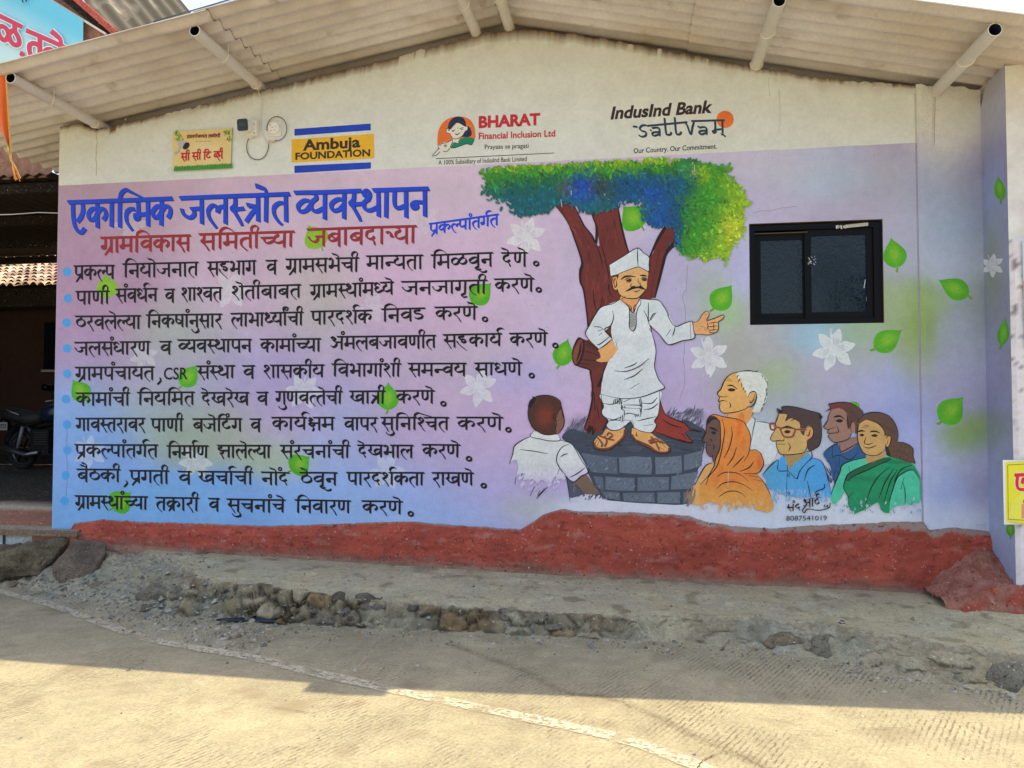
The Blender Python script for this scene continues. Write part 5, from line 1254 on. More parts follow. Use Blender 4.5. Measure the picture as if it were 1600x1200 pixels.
# ---- white flowers, half rubbed
def flower(px, py, s, alpha, rot, label=None, parent=None, plane=None):
    p = Paint(.0011, plane) if plane is None else Paint(.0012, plane)
    gp = (lambda x, y: C(132, 134, 172)) if plane is not None else ground_paint
    c = mixc(gp(px, py), C(208, 214, 222), alpha); d = mixc(gp(px, py), C(168, 160, 190), alpha * .9)
    for k in range(6):
        a = math.radians(rot + k * 60 + random.Random(int(px) + k).uniform(-9, 9)); ca, sa = math.cos(a), math.sin(a)
        def q(u, v): return (px + s * (u * ca - v * sa), py + s * (u * sa + v * ca))
        p.poly([q(*t) for t in [(.12,-.05),(.3,-.2),(.6,-.27),(.8,-.16),(1.05,.02),(.82,.2),(.55,.25),(.3,.16),(.12,.06)]], c, True, 4)
        for v in (-.12, -.04, .04, .12): p.ribbon([q(.22, v * .7), q(.42, v), q(.6, v * 1.2)], d, s * .016, s * .012, 42, (.3, 1, .2))
    p.poly([(px - .2*s, py - .3*s), (px + .1*s, py - .1*s), (px + .38*s, py + .12*s), (px + .5*s, py + .42*s), (px + .1*s, py + .28*s), (px - .1*s, py + .05*s)], c, True, 4)
    a = math.radians(rot - 30); p.ribbon([(px, py), (px + .5*s*math.cos(a), py + .5*s*math.sin(a)), (px + .95*s*math.cos(a + .12), py + .95*s*math.sin(a + .12))], c, s * .04, s * .03)
    p.blob(px + .98*s*math.cos(a + .12), py + .98*s*math.sin(a + .12), s * .12, s * .07, c, under=gp)
    o = p.build("painted_flower", M_PAINT, label, parent)
FL = [(822,370,30,.66,-80,"white painted flower under the left end of the crown"),(1108,557,31,.78,-90,"white painted flower below the pointing hand"),(1303,547,33,.80,-75,"white painted flower below the black window"),
      (748,606,29,.62,-20,"white painted flower below the fifth sentence"),(360,452,30,.45,-70,None),(205,352,26,.22,-60,None),(225,556,22,.32,-80,None),(140,707,26,.35,-90,None),(306,722,26,.45,60,None),(475,612,28,.5,-60,None),(582,482,24,.25,-60,None),(604,737,28,.4,-60,None),(662,340,26,.22,-100,None)]
for k, (x, y, s, al, rt, lb) in enumerate(FL): flower(x, y, s, al, rt, lb or "faint rubbed white flower behind the lettering")
flower(1551, 415, 18, .8, -90, "white painted flower on the side wall", SIDE, X_R)

# ---- green leaves
LEAFG = C(76, 158, 30)
def leaf(tip, stem, w, label, parent=None, plane=None, y=0.0, col=None, off=.0014, cut=1.0):
    col = col or LEAFG
    p = Paint(off, plane, y)
    tx, ty = tip; sx, sy = stem; L = math.hypot(sx - tx, sy - ty); ux, uy = (sx - tx) / L, (sy - ty) / L
    q = lambda u, v: (tx + ux * u * L - uy * v * L, ty + uy * u * L + ux * v * L)
    out = [(0,0),(.10,.17),(.24,.54),(.42,.90),(.60,.97),(.76,.70),(.86,.26)]
    pts = [q(0, 0)] + smooth([q(a, b * w) for a, b in out], 4)[1:] + smooth([q(a, -b * w) for a, b in out[::-1]], 4)[:-1]
    p.poly(pts, col, False, shade=lambda x, y_, c: mixc(c, C(96, 176, 40), max(0, .5 * fbm(x * .1, y_ * .1))))
    p.ribbon([q(.84, 0), q(.93, .02), q(1.0, .05)], mixc(col, C(120, 140, 40), .4), L * .032, L * .026)
    c = q(.47, 0); p.blob(c[0], c[1], L * .30, L * w * .62, C(136, 180, 52, .7), math.degrees(math.atan2(uy, ux)), under=mixc(col, C(96, 176, 40), .2))
    p.ribbon([q(.12, 0), q(.5, .02), q(.84, 0)], C(104, 164, 40), L * .012, L * .01, 42, (.2, 1, .6))
    return p.build("painted_leaf", M_PAINT, label, parent)
LV = [((1392,371),(1404,425),.34,"green painted leaf right beside the black window"),((1410,515),(1361,550),.30,"green painted leaf below the window's right corner"),((1144,445),(1111,488),.34,"green painted leaf above the pointing hand"),
      ((973,322),(1008,359),.46,"green painted leaf right under the tree crown"),((888,529),(872,577),.32,"green painted leaf at the end of the fourth sentence"),((768,442),(733,477),.36,"green painted leaf at the end of the second sentence"),
      ((607,597),(606,647),.34,"green painted leaf in the sixth sentence"),((308,570),(281,608),.34,"green painted leaf behind the letters CSR"),((113,593),(139,630),.36,"green painted leaf at the start of the sixth sentence"),
      ((165,428),(170,470),.42,"pale green leaf behind the start of the second sentence"),((481,352),(506,391),.44,"yellow green leaf behind the maroon subtitle"),((205,769),(171,799),.44,"green painted leaf behind the last sentence"),((484,713),(451,739),.46,"green painted leaf below the eighth sentence")]
for t, s, w, lb in LV: leaf(t, s, w, lb, col=C(128, 170, 44) if ("pale" in lb or "yellow" in lb) else None)
leaf((1326,628), (1345,640), .3, "tip of a green leaf behind the blue shirted man's hair")
leaf((1466,437), (1520,465), .28, "green leaf on the pilaster, higher of two", bpy.data.objects["pilaster"], y=PIL_Y)
leaf((1505,620), (1466,665), .36, "green leaf on the pilaster, lower of two", bpy.data.objects["pilaster"], y=PIL_Y)
leaf((1559,274), (1565,318), .20, "narrow green leaf high on the side wall", SIDE, X_R)
leaf((1571,496), (1564,546), .18, "narrow green leaf at half height on the side wall", SIDE, X_R)
leaf((1577,812), (1580,842), .22, "small green leaf under the yellow poster", SIDE, X_R)

# ---- scars: hairline cracks, drips and specks
p = Paint(.0010)
CR = C(128, 118, 140, .8)
def crack(pts, c=CR, w=.45):
    q = []
    for (a, b), (c1, d1) in zip(pts, pts[1:]):
        for k in range(5):
            t = k / 5; q.append((a + (c1 - a) * t + rg.uniform(-.9, .9), b + (d1 - b) * t + rg.uniform(-.6, .6)))
    p.ribbon(q, thin(pts[0][0], pts[0][1], c), w, w * .8, 42, None, 1, False)
crack([(1074,415),(1073,450),(1066,462),(1070,480),(1072,520),(1068,560),(1070,600),(1060,630)])
crack([(1176,333),(1190,329),(1205,330),(1222,325),(1250,322)]); crack([(105,670),(104,700),(106,740),(103,800)], C(96, 110, 150, .8)); crack([(868,650),(866,700),(864,760)], C(160, 150, 175, .6))
crack([(1217,140),(1219,180),(1217,215)], C(150, 145, 135, .6)); crack([(1201,120),(1203,160)], C(150, 145, 135, .6)); crack([(152,205),(150,250),(151,280)], C(160, 145, 125, .8), .6)
for k in range(150):
    x, y = rg.uniform(100, 1430), rg.uniform(170, 800)
    if 1160 < x < 1392 and 335 < y < 520: continue
    p.blob(x, y, rg.uniform(.5, 1.3), rg.uniform(.5, 1.3), mixc(C(90, 80, 80, .7), C(120, 95, 80, .7), rg.random()), 0, 6)
for k in range(46):
    x, y = rg.uniform(700, 1400), rg.uniform(560, 800); p.ribbon([(x, y), (x + rg.uniform(-1, 1), y + rg.uniform(4, 16))], C(205, 200, 214), .4, .3, 42, (.3, 1, .3))
p.build("wall_scars", M_PAINT, "hairline cracks, drips and specks on the plaster")
p = Paint(.0010, y=PIL_Y)
p.ribbon([(1459,140),(1458,180),(1457,228)], C(184, 182, 176), 1.6, 1.2, 42, (1, .9, .4)); p.ribbon([(1461.6,140),(1460.6,180),(1459.6,228)], C(130, 126, 124), .5, .4)
for k in range(60): p.blob(rg.uniform(1438, 1466), rg.uniform(140, 212), rg.uniform(.5, 1.1), rg.uniform(.5, 1.1), C(120, 118, 112, .6), 0, 6)
for k in range(60): p.blob(1526 + rg.uniform(-3, 1) + (k % 17), rg.uniform(160, 800) if k < 40 else 820, rg.uniform(.4, .9), rg.uniform(.5, 1.6), C(140, 128, 130, .6), 0, 6)
p.build("wall_scars", M_PAINT, "chipped specks and a strap scar on the pilaster", bpy.data.objects["pilaster"])
# ================================================================== road, ledge and rubble
# concrete road with brushed grooves
m, nt, b, pos, out = new_mat("brushed_concrete")
rgb = _n(nt, "ShaderNodeRGB"); rgb.outputs[0].default_value = (.302, .268, .176, 1)
colr = rgb.outputs[0]
for sc, am in ((.5, .12), (2.2, .14), (9., .14), (50., .24), (170., .30)):
    colr = _mul(nt, colr, _range(nt, _noise(nt, pos, sc, 5., .6), .28, .72, 1 - am, 1 + am))
GA = math.radians(28)
mp = _n(nt, "ShaderNodeMapping"); mp.inputs['Rotation'].default_value = (0, 0, GA); nt.links.new(pos, mp.inputs['Vector'])
wv = _n(nt, "ShaderNodeTexWave", Scale=10.0, Distortion=2.4, Detail=3.0); wv.inputs['Detail Scale'].default_value = 1.6; wv.bands_direction = 'X'
nt.links.new(mp.outputs[0], wv.inputs['Vector'])
mask = _range(nt, _noise(nt, pos, 1.5, 5., .6), .45, .60, .05, 1.)
str_ = _n(nt, "ShaderNodeMapping"); str_.inputs['Rotation'].default_value = (0, 0, GA); str_.inputs['Scale'].default_value = (14., 1.2, 1.)
nt.links.new(pos, str_.inputs['Vector'])
brk = _range(nt, _noise(nt, str_.outputs[0], 3.0, 4., .6), .42, .62, 0., 1.)
groove = _math(nt, 'MULTIPLY', _math(nt, 'MULTIPLY', _range(nt, wv.outputs['Fac'], .0, .30, 1., 0.), mask), brk)
colr = _mixcol(nt, _math(nt, 'MULTIPLY', groove, .75), colr, (.15, .12, .085, 1))
for sc, lo, hi, cc in ((95., .69, .74, (.10, .085, .065, 1)), (42., .72, .75, (.09, .075, .06, 1)), (60., .70, .74, (.42, .38, .30, 1)), (2.4, .60, .74, (.22, .18, .115, 1))):
    colr = _mixcol(nt, _range(nt, _noise(nt, pos, sc, 2., .5), lo, hi, 0., .8), colr, cc)
nt.links.new(colr, b.inputs['Base Color']); b.inputs['Roughness'].default_value = .9; b.inputs['Specular IOR Level'].default_value = .25
b1 = _n(nt, "ShaderNodeBump", Strength=.8, Distance=.012); b1.invert = True; nt.links.new(groove, b1.inputs['Height'])
b2 = _n(nt, "ShaderNodeBump", Strength=.4, Distance=.006); nt.links.new(_noise(nt, pos, 90., 6., .65), b2.inputs['Height']); nt.links.new(b1.outputs[0], b2.inputs['Normal'])
b3 = _n(nt, "ShaderNodeBump", Strength=.3, Distance=.05); nt.links.new(_noise(nt, pos, 6., 5., .6), b3.inputs['Height']); nt.links.new(b2.outputs[0], b3.inputs['Normal'])
nt.links.new(b3.outputs[0], b.inputs['Normal'])
M_ROAD = m
mb = MB()
mb.poly([(-200, -300, 0), (200, -300, 0), (200, .5, 0), (-200, .5, 0)])
tag(mb.build("road", M_ROAD), kind="structure")
mb = MB()
mb.poly([(-600, -900, -.15), (600, -900, -.15), (600, 900, -.15), (-600, 900, -.15)], C(130, 112, 84))
M_EARTH = surf("dry_earth", None, .95, ((.7, .2), (9., .2)), ((20., .5, .02),))
tag(mb.build("ground", M_EARTH), kind="structure")

# worn white edge line
m, nt, b, pos, out = new_mat("worn_road_paint")
rgb = _n(nt, "ShaderNodeRGB"); rgb.outputs[0].default_value = (.46, .41, .30, 1)
colr = rgb.outputs[0]
for sc, am in ((3., .1), (50., .16)): colr = _mul(nt, colr, _range(nt, _noise(nt, pos, sc, 5., .6), .3, .7, 1 - am, 1 + am))
nt.links.new(colr, b.inputs['Base Color']); b.inputs['Roughness'].default_value = .85
w1 = _range(nt, _noise(nt, pos, 34., 5., .7), .38, .50, .05, .95); w2 = _range(nt, _noise(nt, pos, 5., 3., .6), .34, .46, .25, 1.)
a = _n(nt, "ShaderNodeAttribute"); a.attribute_name = "Col"
al = _math(nt, 'MULTIPLY', _math(nt, 'MULTIPLY', w1, w2), a.outputs['Alpha'])
tr = _n(nt, "ShaderNodeBsdfTransparent"); mx = _n(nt, "ShaderNodeMixShader")
nt.links.new(al, mx.inputs[0]); nt.links.new(tr.outputs[0], mx.inputs[1]); nt.links.new(b.outputs[0], mx.inputs[2]); nt.links.new(mx.outputs[0], out.inputs['Surface'])
b2 = _n(nt, "ShaderNodeBump", Strength=.4, Distance=.006); nt.links.new(_noise(nt, pos, 90., 6., .65), b2.inputs['Height']); nt.links.new(b2.outputs[0], b.inputs['Normal'])
mb = MB()
LP = smooth([(-160, 872), (-70, 902), (0, 924), (75, 943), (150, 970), (225, 996), (300, 1011), (400, 1028), (475, 1047), (606, 1076), (737, 1103), (905, 1138), (990, 1159), (1075, 1190), (1150, 1222), (1240, 1268)], 5)
G3 = [onZ(x, y, .004) for x, y in LP]
P = []; K = []
for k, q in enumerate(G3):
    t = (G3[min(k+1, len(G3)-1)] - G3[max(k-1, 0)]); t.z = 0; t.normalize(); nrm = Vector((-t.y, t.x, 0))
    w = .052 + .008 * fbm(k * .3, 2.)
    P.append([q + nrm * (w * s + .008 * fbm(k * .9, s * 5.)) for s in (-1.12, -.86, 0, .86, 1.12)])
    K.append([(1, 1, 1, al) for al in (0, 1, 1, 1, 0)])
mb.grid(P, K)
tag(mb.build("road_line", m), kind="structure")

# rough joint with a crack running across the slab
JP = [(700,1004),(755,1025),(816,1047),(886,1082),(944,1087),(1010,1112),(1080,1146),(1145,1174),(1189,1196),(1260,1232)]
mb = MB(); rj = random.Random(8)
G4 = [onZ(x, y, .003) for x, y in smooth(JP, 8)]
P = []; K = []
for i, q in enumerate(G4):
    t = G4[min(i+1, len(G4)-1)] - G4[max(i-1, 0)]; t.z = 0; t.normalize(); nrm = Vector((-t.y, t.x, 0))
    w = .055 + .03 * fbm(i * .25, 3.)
    P.append([q + nrm * (w * s_ + .012 * fbm(i * .7, s_ * 4.)) for s_ in (-1, -.5, 0, .5, 1)]); K.append([(1, 1, 1, a_) for a_ in (0, .3, .45, .25, 0)])
mb.grid(P, K)
mj, ntj, bj, posj, outj = new_mat("rough_joint")
rj_ = _n(ntj, "ShaderNodeRGB"); rj_.outputs[0].default_value = (.20, .155, .095, 1); cj = rj_.outputs[0]
for sc, am in ((9., .2), (60., .3), (180., .2)): cj = _mul(ntj, cj, _range(ntj, _noise(ntj, posj, sc, 5., .6), .3, .7, 1 - am, 1 + am))
ntj.links.new(cj, bj.inputs['Base Color']); bj.inputs['Roughness'].default_value = .95
aj = _n(ntj, "ShaderNodeAttribute"); aj.attribute_name = "Col"
alj = _math(ntj, 'MULTIPLY', _range(ntj, _noise(ntj, posj, 40., 5., .7), .38, .62, 0., 1.), aj.outputs['Alpha'])
trj = _n(ntj, "ShaderNodeBsdfTransparent"); mxj = _n(ntj, "ShaderNodeMixShader")
ntj.links.new(alj, mxj.inputs[0]); ntj.links.new(trj.outputs[0], mxj.inputs[1]); ntj.links.new(bj.outputs[0], mxj.inputs[2]); ntj.links.new(mxj.outputs[0], outj.inputs['Surface'])
tag(mb.build("road_joint", mj), kind="structure")
mb = MB()
for path, w0 in ((JP, .0018), ([(1085,1205),(1098,1188),(1115,1178),(1140,1173)], .003), ([(430,1104),(520,1120),(600,1118),(700,1135)], .0018), ([(1180,1120),(1300,1140),(1420,1136),(1560,1160)], .0018)):
    q = []
    for (a_, b_), (c_, d_) in zip(path, path[1:]):
        for kk in range(8): tt = kk / 8; q.append(onZ(a_ + (c_ - a_) * tt + rj.uniform(-1.6, 1.6), b_ + (d_ - b_) * tt + rj.uniform(-.9, .9), .007))
    for i in range(len(q) - 1):
        if fbm(i * .13, w0 * 900.) < -.12: continue
        t = (q[i+1] - q[i]).normalized(); nrm = Vector((-t.y, t.x, 0)) * w0 * rj.uniform(.3, 1.3)
        mb.poly([q[i] - nrm, q[i+1] - nrm * .8, q[i+1] + nrm * .8, q[i] + nrm], (.10, .078, .052, 1))
tag(mb.build("road_crack", surf("crack_dirt", None, .95, ((30., .2),))), kind="structure")

# raised ledge of broken concrete along the wall
FX = [-16, -7.5, -5.9, -5.2, -4.6, -4.3, -3.7, -3.3, -2.6, -2.17, -1.41, -.42, .4, .96, 1.35, 1.68, 2.33, 3.2, 5]
FY = [-.25, -.28, -.36, -.60, -.86, -.94, -1.12, -1.12, -1.2, -1.22, -1.2, -1.22, -1.24, -1.28, -1.5, -1.72, -1.98, -2.2, -2.6]
WXs = [-16, -4.5, -4.0, -3.6, -1.2, -.6, .3, 1.0, 1.6, 2.4, 5]
WYs = [.40, .70, .50, .15, .10, .12, .20, .34, .50, .46, .4]
def ss(t): t = max(0., min(1., t)); return t * t * (3 - 2 * t)
def ledge_h(x, y):
    yf = interp(FX, FY, x) + .07 * fbm(x * 1.7, 1.1) + .05 * fbm(x * 6, 4.2)
    w = interp(WXs, WYs, x) * (1 + .3 * fbm(x * 3, 8.8))
    d = y - yf + .03 * fbm(x * 9, y * 9, 2.)
    zt = base_z(x) - .012 + .015 * (y + .1)
    t = max(0., min(1., d / w))
    lump = fbm(x * 4.2, y * 4.2, 6.)
    face = t * (1 - t) * 4
    hf = interp([-4, -2.9, -2.2, -1.5, -.6, .3, .9, 1.5, 3], [1, .95, .84, .74, .72, .70, .78, .92, 1.0], x) + .06 * fbm(x * 2.2, 5.)
    zt = zt * (hf + (1 - hf) * max(0., min(1., d / max(.2, -yf - .1))))
    h = zt * (ss(t) * .6 + min(1, t * 1.25) * .4) if w < .2 else zt * (t ** .8)
    h += face * (.035 * lump + .02 * fbm(x * 13, y * 13, 3.)) * (1.6 if x < -.5 else 1.3)
    if t >= 1:                                                   # broken screed: sheets missing here and there
        q = fbm(x * 1.1, y * 2.2, 12.)
        edge = ss((interp([-4, -1, 0, 1, 3], [.12, .10, -.02, .05, .1], x) - .55 * (y + .62) * -1 - q) / .05 + .5)
        h -= .018 * (1 - edge)
    h += .004 * fbm(x * 20, y * 20) + (.02 * fbm(x * 9, y * 9, 1.) if x < -3.7 else 0) * (1 - .7 * max(0, t - .9) * 10)
    if d < -.02: h = max(-.02, h - .02 - .1 * (-d - .02))
    return h, t, d
from mathutils.noise import voronoi as _vor, cell as _cell
mb = MB()
xs = np.arange(-8.2, 4.2, .016)
OFF = np.concatenate([np.arange(-.5, -.12, .04), np.arange(-.12, .24, .006), np.arange(.24, .66, .013), np.arange(.66, 2.6, .035)])
P = []; K = []
GRAY = C(136, 132, 117); GRAYB = C(116, 119, 114); FACE = C(70, 64, 53); SAND = C(142, 134, 110); OCH = C(104, 90, 70); DUST = C(126, 108, 94)
for x in xs:
    row = []; rc = []
    yf0 = interp(FX, FY, x)
    for o in OFF:
        y = yf0 + o
        if y > .06: y = .06 + (o - (.06 - yf0)) * .01
        if o < -.36: row.append((x, y, -.03)); rc.append(GRAY); continue
        h, t, d = ledge_h(x, y)
        n1 = fbm(x * 2.1, y * 2.1, 3.3); n2 = fbm(x * 8, y * 8, h * 14)
        c = mixc(GRAY, GRAYB, max(0, min(1, .45 + n1)))
        if x > -3.9 or t > .97: c = mixc(c, SAND, max(0, min(.6, n1 * 1.4 + .1)) * (t > .9))
        else: c = mixc(C(104, 107, 102), C(122, 117, 104), max(0, min(1, .5 + n2)))
        c = mixc(c, C(90, 84, 72), max(0, min(.7, 2 * (fbm(x * 5, y * 5, 31.) - .25))))
        yy = y
        if 0 < t < 1.0 and x > -4.1:
            q = Vector((x * 5.2, y * 5.2 + .3 * n2, h * 8.0))
            dist, pts = _vor(q)
            gap = dist[1] - dist[0]; cid = pts[0]
            rnd = .5 + .5 * math.sin(cid.x * 12.9 + cid.y * 78.2 + cid.z * 37.7)
            fw = min(1, (1 - t) * 5) * min(1, t * 6 + .2)
            k = interp([-4, -3.4, -1.6, -.9, -.2, 1, 3], [.9, 1, .9, .7, .5, .42, .5], x) * (.45 + .9 * max(0, min(1, .5 + 1.6 * fbm(x * 1.3, 44.))))
            st = min(1, gap * 3.2)
            yy = y - fw * k * (.07 * st ** .6 * (.4 + rnd) - .03) - fw * .02 * n2
            h += fw * k * (.022 * st - .012 + .012 * n2)
            cs = mixc(C(86, 82, 72), C(122, 117, 104), rnd) if (rnd * 7) % 1 > .3 else mixc(OCH, C(92, 78, 60), rnd)
            cs = mixc(cs, C(60, 56, 48), max(0, min(.8, n2 * 1.6)))
            cs = mixc(C(50, 45, 37), cs, min(1, gap * 6))  # gaps between stones darkened in the colour, standing in for shade
            if x > .2: cs = mixc(cs, C(106, 101, 88), .45)
            c = mixc(c, cs, max(0, min(1, (1 - t) * 6)) * min(1, k * 1.15) * min(1, (x + 4.1) * 2))
            if t > .6: c = mixc(c, C(98, 90, 76), .6 * max(0, min(1, fbm(x * 30, y * 30, h * 30) * 3)))
        if -.05 < y: c = mixc(c, DUST, .6)
        elif y > -.3: c = mixc(c, DUST, .3 * (1 + y / .3))
        row.append((x, yy, h)); rc.append((c[0] * 1.46, c[1] * 1.38, c[2] * 1.16, 1))
    P.append(row); K.append(rc)
mb.grid(P, K)
M_LEDGE = surf("broken_concrete", None, .95, ((6., .12), (30., .18), (110., .22)), ((18., .5, .03), (60., .6, .012), (180., .4, .004)),
               specks=((24., .62, .70, C(112, 102, 84)), (70., .66, .71, C(70, 62, 52)), (45., .68, .71, C(190, 182, 164)), (55., .725, .75, C(212, 206, 192))))
tag(mb.build("pavement", M_LEDGE, smooth=True), kind="structure")

# stones
M_ROCK = surf("field_stone", None, .92, ((5., .24), (24., .26), (90., .34)), ((10., .6, .04), (40., .8, .018), (140., .6, .006)), specks=((38., .62, .68, C(64, 56, 46)), (52., .67, .70, C(176, 168, 152)), (20., .64, .72, C(88, 78, 62))))
def ground_at(px, py):
    d = ray(px, py); lo, hi = 2.0, 9.5
    for k in range(160):
        t = lo + (hi - lo) * k / 160; q = _c + d * t
        z = max(0.0, ledge_h(q[0], q[1])[0]) if -2.9 < q[1] < .1 else 0.0
        if q[2] <= z: return Vector((q[0], q[1], z))
    return onZ(px, py, 0)
def hull_rock(name, pts, col, col2, label, seed, amp=.02, sub=2, group=None):
    bm = bmesh.new()
    for q in pts: bm.verts.new(q)
    r = bmesh.ops.convex_hull(bm, input=bm.verts)
    bmesh.ops.delete(bm, geom=[v for v in bm.verts if not v.link_faces], context='VERTS')
    bmesh.ops.triangulate(bm, faces=bm.faces)
    for k in range(6):
        ed = [e for e in bm.edges if e.calc_length() > .035]
        if not ed: break
        bmesh.ops.subdivide_edges(bm, edges=ed, cuts=1); bmesh.ops.triangulate(bm, faces=bm.faces)
    for k in range(1): bmesh.ops.smooth_vert(bm, verts=bm.verts, factor=.5, use_axis_x=True, use_axis_y=True, use_axis_z=True)
    bm.normal_update()
    for v in bm.verts:
        n = fbm(v.co.x * 5 + seed, v.co.y * 5, v.co.z * 5) + .5 * fbm(v.co.x * 16, v.co.y * 16 + seed, v.co.z * 16)
        v.co += v.normal * n * amp
    mb = MB(); bm.verts.index_update()
    for v in bm.verts:
        c = mixc(col, col2, max(0, min(1, .5 + 1.1 * fbm(v.co.x * 4, v.co.y * 4, v.co.z * 4 + seed))))
        mb.vert(v.co, c)
    for f in bm.faces: mb.face([v.index for v in f.verts])
    bm.free()
    zlo = min(v[2] for v in mb.v)
    o = mb.build(name, M_ROCK, fix=True)
    return tag(o, label, "rock", group)
g0 = ground_at(115, 914); dd = (g0 - Vector(_c)).dot(Vector(_f))
hull_rock("rock", [at(118,842,dd+.35), at(166,847,dd+.33), at(165,864,dd+.22), at(146,890,dd+.08), at(104,889,dd+.05), at(80,884,dd+.08), at(84,902,dd+.06), at(98,912,dd+.02), at(116,915,dd+.0), at(142,905,dd+.06), at(160,885,dd+.2), at(164,880,dd+.4), at(120,885,dd+.5), at(90,900,dd+.4)],
          C(106, 92, 78), C(80, 70, 60), "flat reddish boulder leaning near the foot of the mural wall's left corner", 3.1, .010)
g0 = onZ(20, 906, .06); dd = (g0 - Vector(_c)).dot(Vector(_f))
hull_rock("rock", [at(-110,872,dd+.1), at(-110,905,dd), at(0,866,dd+.0), at(0,905,dd-.02), at(55,856,dd+.04), at(60,897,dd+.02), at(95,848,dd+.2), at(88,884,dd+.2), at(112,838,dd+.25), at(104,866,dd+.28), at(20,856,dd+.27), at(-110,868,dd+.3), at(-110,890,dd+.3), at(20,925,dd+.2), at(80,915,dd+.25), at(-110,925,dd+.2)],
          C(104, 96, 76), C(70, 60, 44), "long grey stone slab with a dark jagged face at the left edge of the road", 7.7, .028)
RK = [((243,926),44,26,C(110,104,90),"rounded grey boulder in the rubble, its front face cracked"),((222,950),22,16,C(96,88,72),"thin broken slab tilted against the rounded grey boulder"),((80,908),22,12,C(112,108,98),"pale smooth stone at the foot of the reddish boulder"),
      ((152,916),30,12,C(116,108,92),"flat pale stone right of the reddish boulder"),((305,866),14,7,C(116,92,82),"small flat stone lying on the rubble close to the red plinth"),
      ((8,915),14,10,C(122,110,84),"small ochre stone at the left edge of the photo"),((1228,1004),40,26,C(118,108,86),"rounded brownish stone set in the ledge, left of the pair"),((1300,1008),44,34,C(96,92,78),"dark rounded stone set in the ledge, right of the pair"),
      ((1590,1050),40,60,C(112,110,98),"tall cracked stone at the right edge of the photo"),((862,978),36,24,C(96,92,82),"lumpy stone sticking out of the ledge below the painted boy"),((505,968),32,18,C(92,86,76),"dark grey stone bedded in the broken ledge face"),((570,962),30,20,C(84,80,72),"charcoal stone in the ledge face right of the dark grey stone")]
for k, ((px, py), rw, rh, col, lb) in enumerate(RK):
    g = ground_at(px, py + rh * .55); dp = (g - Vector(_c)).dot(Vector(_f)); s = dp / F_PX
    rr = random.Random(100 + k); pts = []
    for j in range(15):
        u = Vector((rr.gauss(0, 1), rr.gauss(0, 1), rr.gauss(0, 1))).normalized()
        pts.append(g + Vector((u.x * rw * s, u.y * min(rw, rh * 1.6) * s * .8 + .10, u.z * rh * s * .85 - rh * s * (.05 if px < 1000 or px > 1500 else .22))))
    q_ = 1.35 if px > 400 else 1.15; col = (col[0] * q_, col[1] * q_, col[2] * q_, 1)
    hull_rock("rock", pts, col, mixc(col, C(86, 78, 64), .6), lb, k * 2.3, .014)
rr = random.Random(61)
for k in range(26):
    px = rr.uniform(325, 640) if k < 20 else rr.uniform(640, 900)
    py = interp([325, 450, 560, 640, 900], [950, 955, 962, 970, 984], px) + rr.uniform(-16, 14)
    g = ground_at(px, py); dp = (g - Vector(_c)).dot(Vector(_f)); s_ = dp / F_PX
    rw, rh = rr.uniform(9, 21), rr.uniform(7, 13); pts = []
    for j in range(13):
        u = Vector((rr.gauss(0, 1), rr.gauss(0, 1), rr.gauss(0, 1))).normalized()
        pts.append(g + Vector((u.x * rw * s_, u.y * rw * s_ * .7 + .035, u.z * rh * s_)))
    f = rr.uniform(.55, 1.15); cc = rr.choice(((.24, .22, .18), (.20, .19, .165), (.23, .20, .155), (.15, .14, .12)))
    hull_rock("rock", pts, (cc[0] * f, cc[1] * f, cc[2] * f, 1), (.13 * f, .115 * f, .09 * f, 1), "small angular rubble stone bedded in the broken face of the ledge", 30 + k * 1.7, .008, group="rubble stones bedded in the ledge face")
# gravel and grit
mb = MB(); rg = random.Random(21)
def grit(px, py, size):
    g = ground_at(px, py)
    c = rg.choice((C(120, 122, 116), C(104, 104, 98), C(138, 132, 118), C(92, 86, 74), C(150, 146, 134)))
    rz = rg.uniform(0, 6.28); s = size
    base = [Vector((rg.uniform(.6, 1.1) * s * math.cos(rz + a), rg.uniform(.6, 1.1) * s * math.sin(rz + a), rg.uniform(-.3, .2) * s)) for a in (0, 1.3, 2.4, 3.6, 4.9)]
    top = g + Vector((rg.uniform(-.3, .3) * s, rg.uniform(-.3, .3) * s, rg.uniform(.45, .85) * s))
    iv = [mb.vert(g + v, c) for v in base]; it = mb.vert(top, c); t2 = mb.vert(top + Vector((.3 * s, .2 * s, -.12 * s)), c)
    for k in range(5): mb.face((iv[k], iv[(k + 1) % 5], it if k < 3 else t2))
    mb.face((iv[3], t2, it)); mb.face((iv[0], it, t2))
def sz(): return .006 * math.exp(abs(rg.gauss(0, .55))) * (1 if rg.random() < .9 else 2.0)
for k in range(2600):
    px = rg.uniform(30, 420); py = interp([30, 110, 200, 300, 420], [915, 935, 965, 985, 1000], px) + rg.gauss(-12, 20)
    if py > interp([0, 75, 150, 225, 300, 420], [926, 945, 972, 998, 1013, 1032], px) + 4: continue
    grit(px, py, sz())
for k in range(700):
    px = rg.uniform(170, 330); grit(px, rg.uniform(868, 960), sz() * .9)
for k in range(900):
    px = rg.uniform(330, 1600); py = interp([330, 550, 900, 1200, 1400, 1600], [975, 988, 1006, 1022, 1064, 1092], px) + rg.gauss(0, 8); grit(px, py, sz())
for k in range(350): grit(rg.uniform(200, 1500), rg.uniform(900, 1060), sz() * .8)
for k in range(420): grit(rg.uniform(0, 1600), rg.uniform(1040, 1198), sz() * .45)
tag(mb.build("gravel", surf("grit", None, .95, ((40., .2),), ((90., .4, .004),))), "loose grey gravel and crumbled concrete at the foot of the ledge", "gravel", kind="stuff")
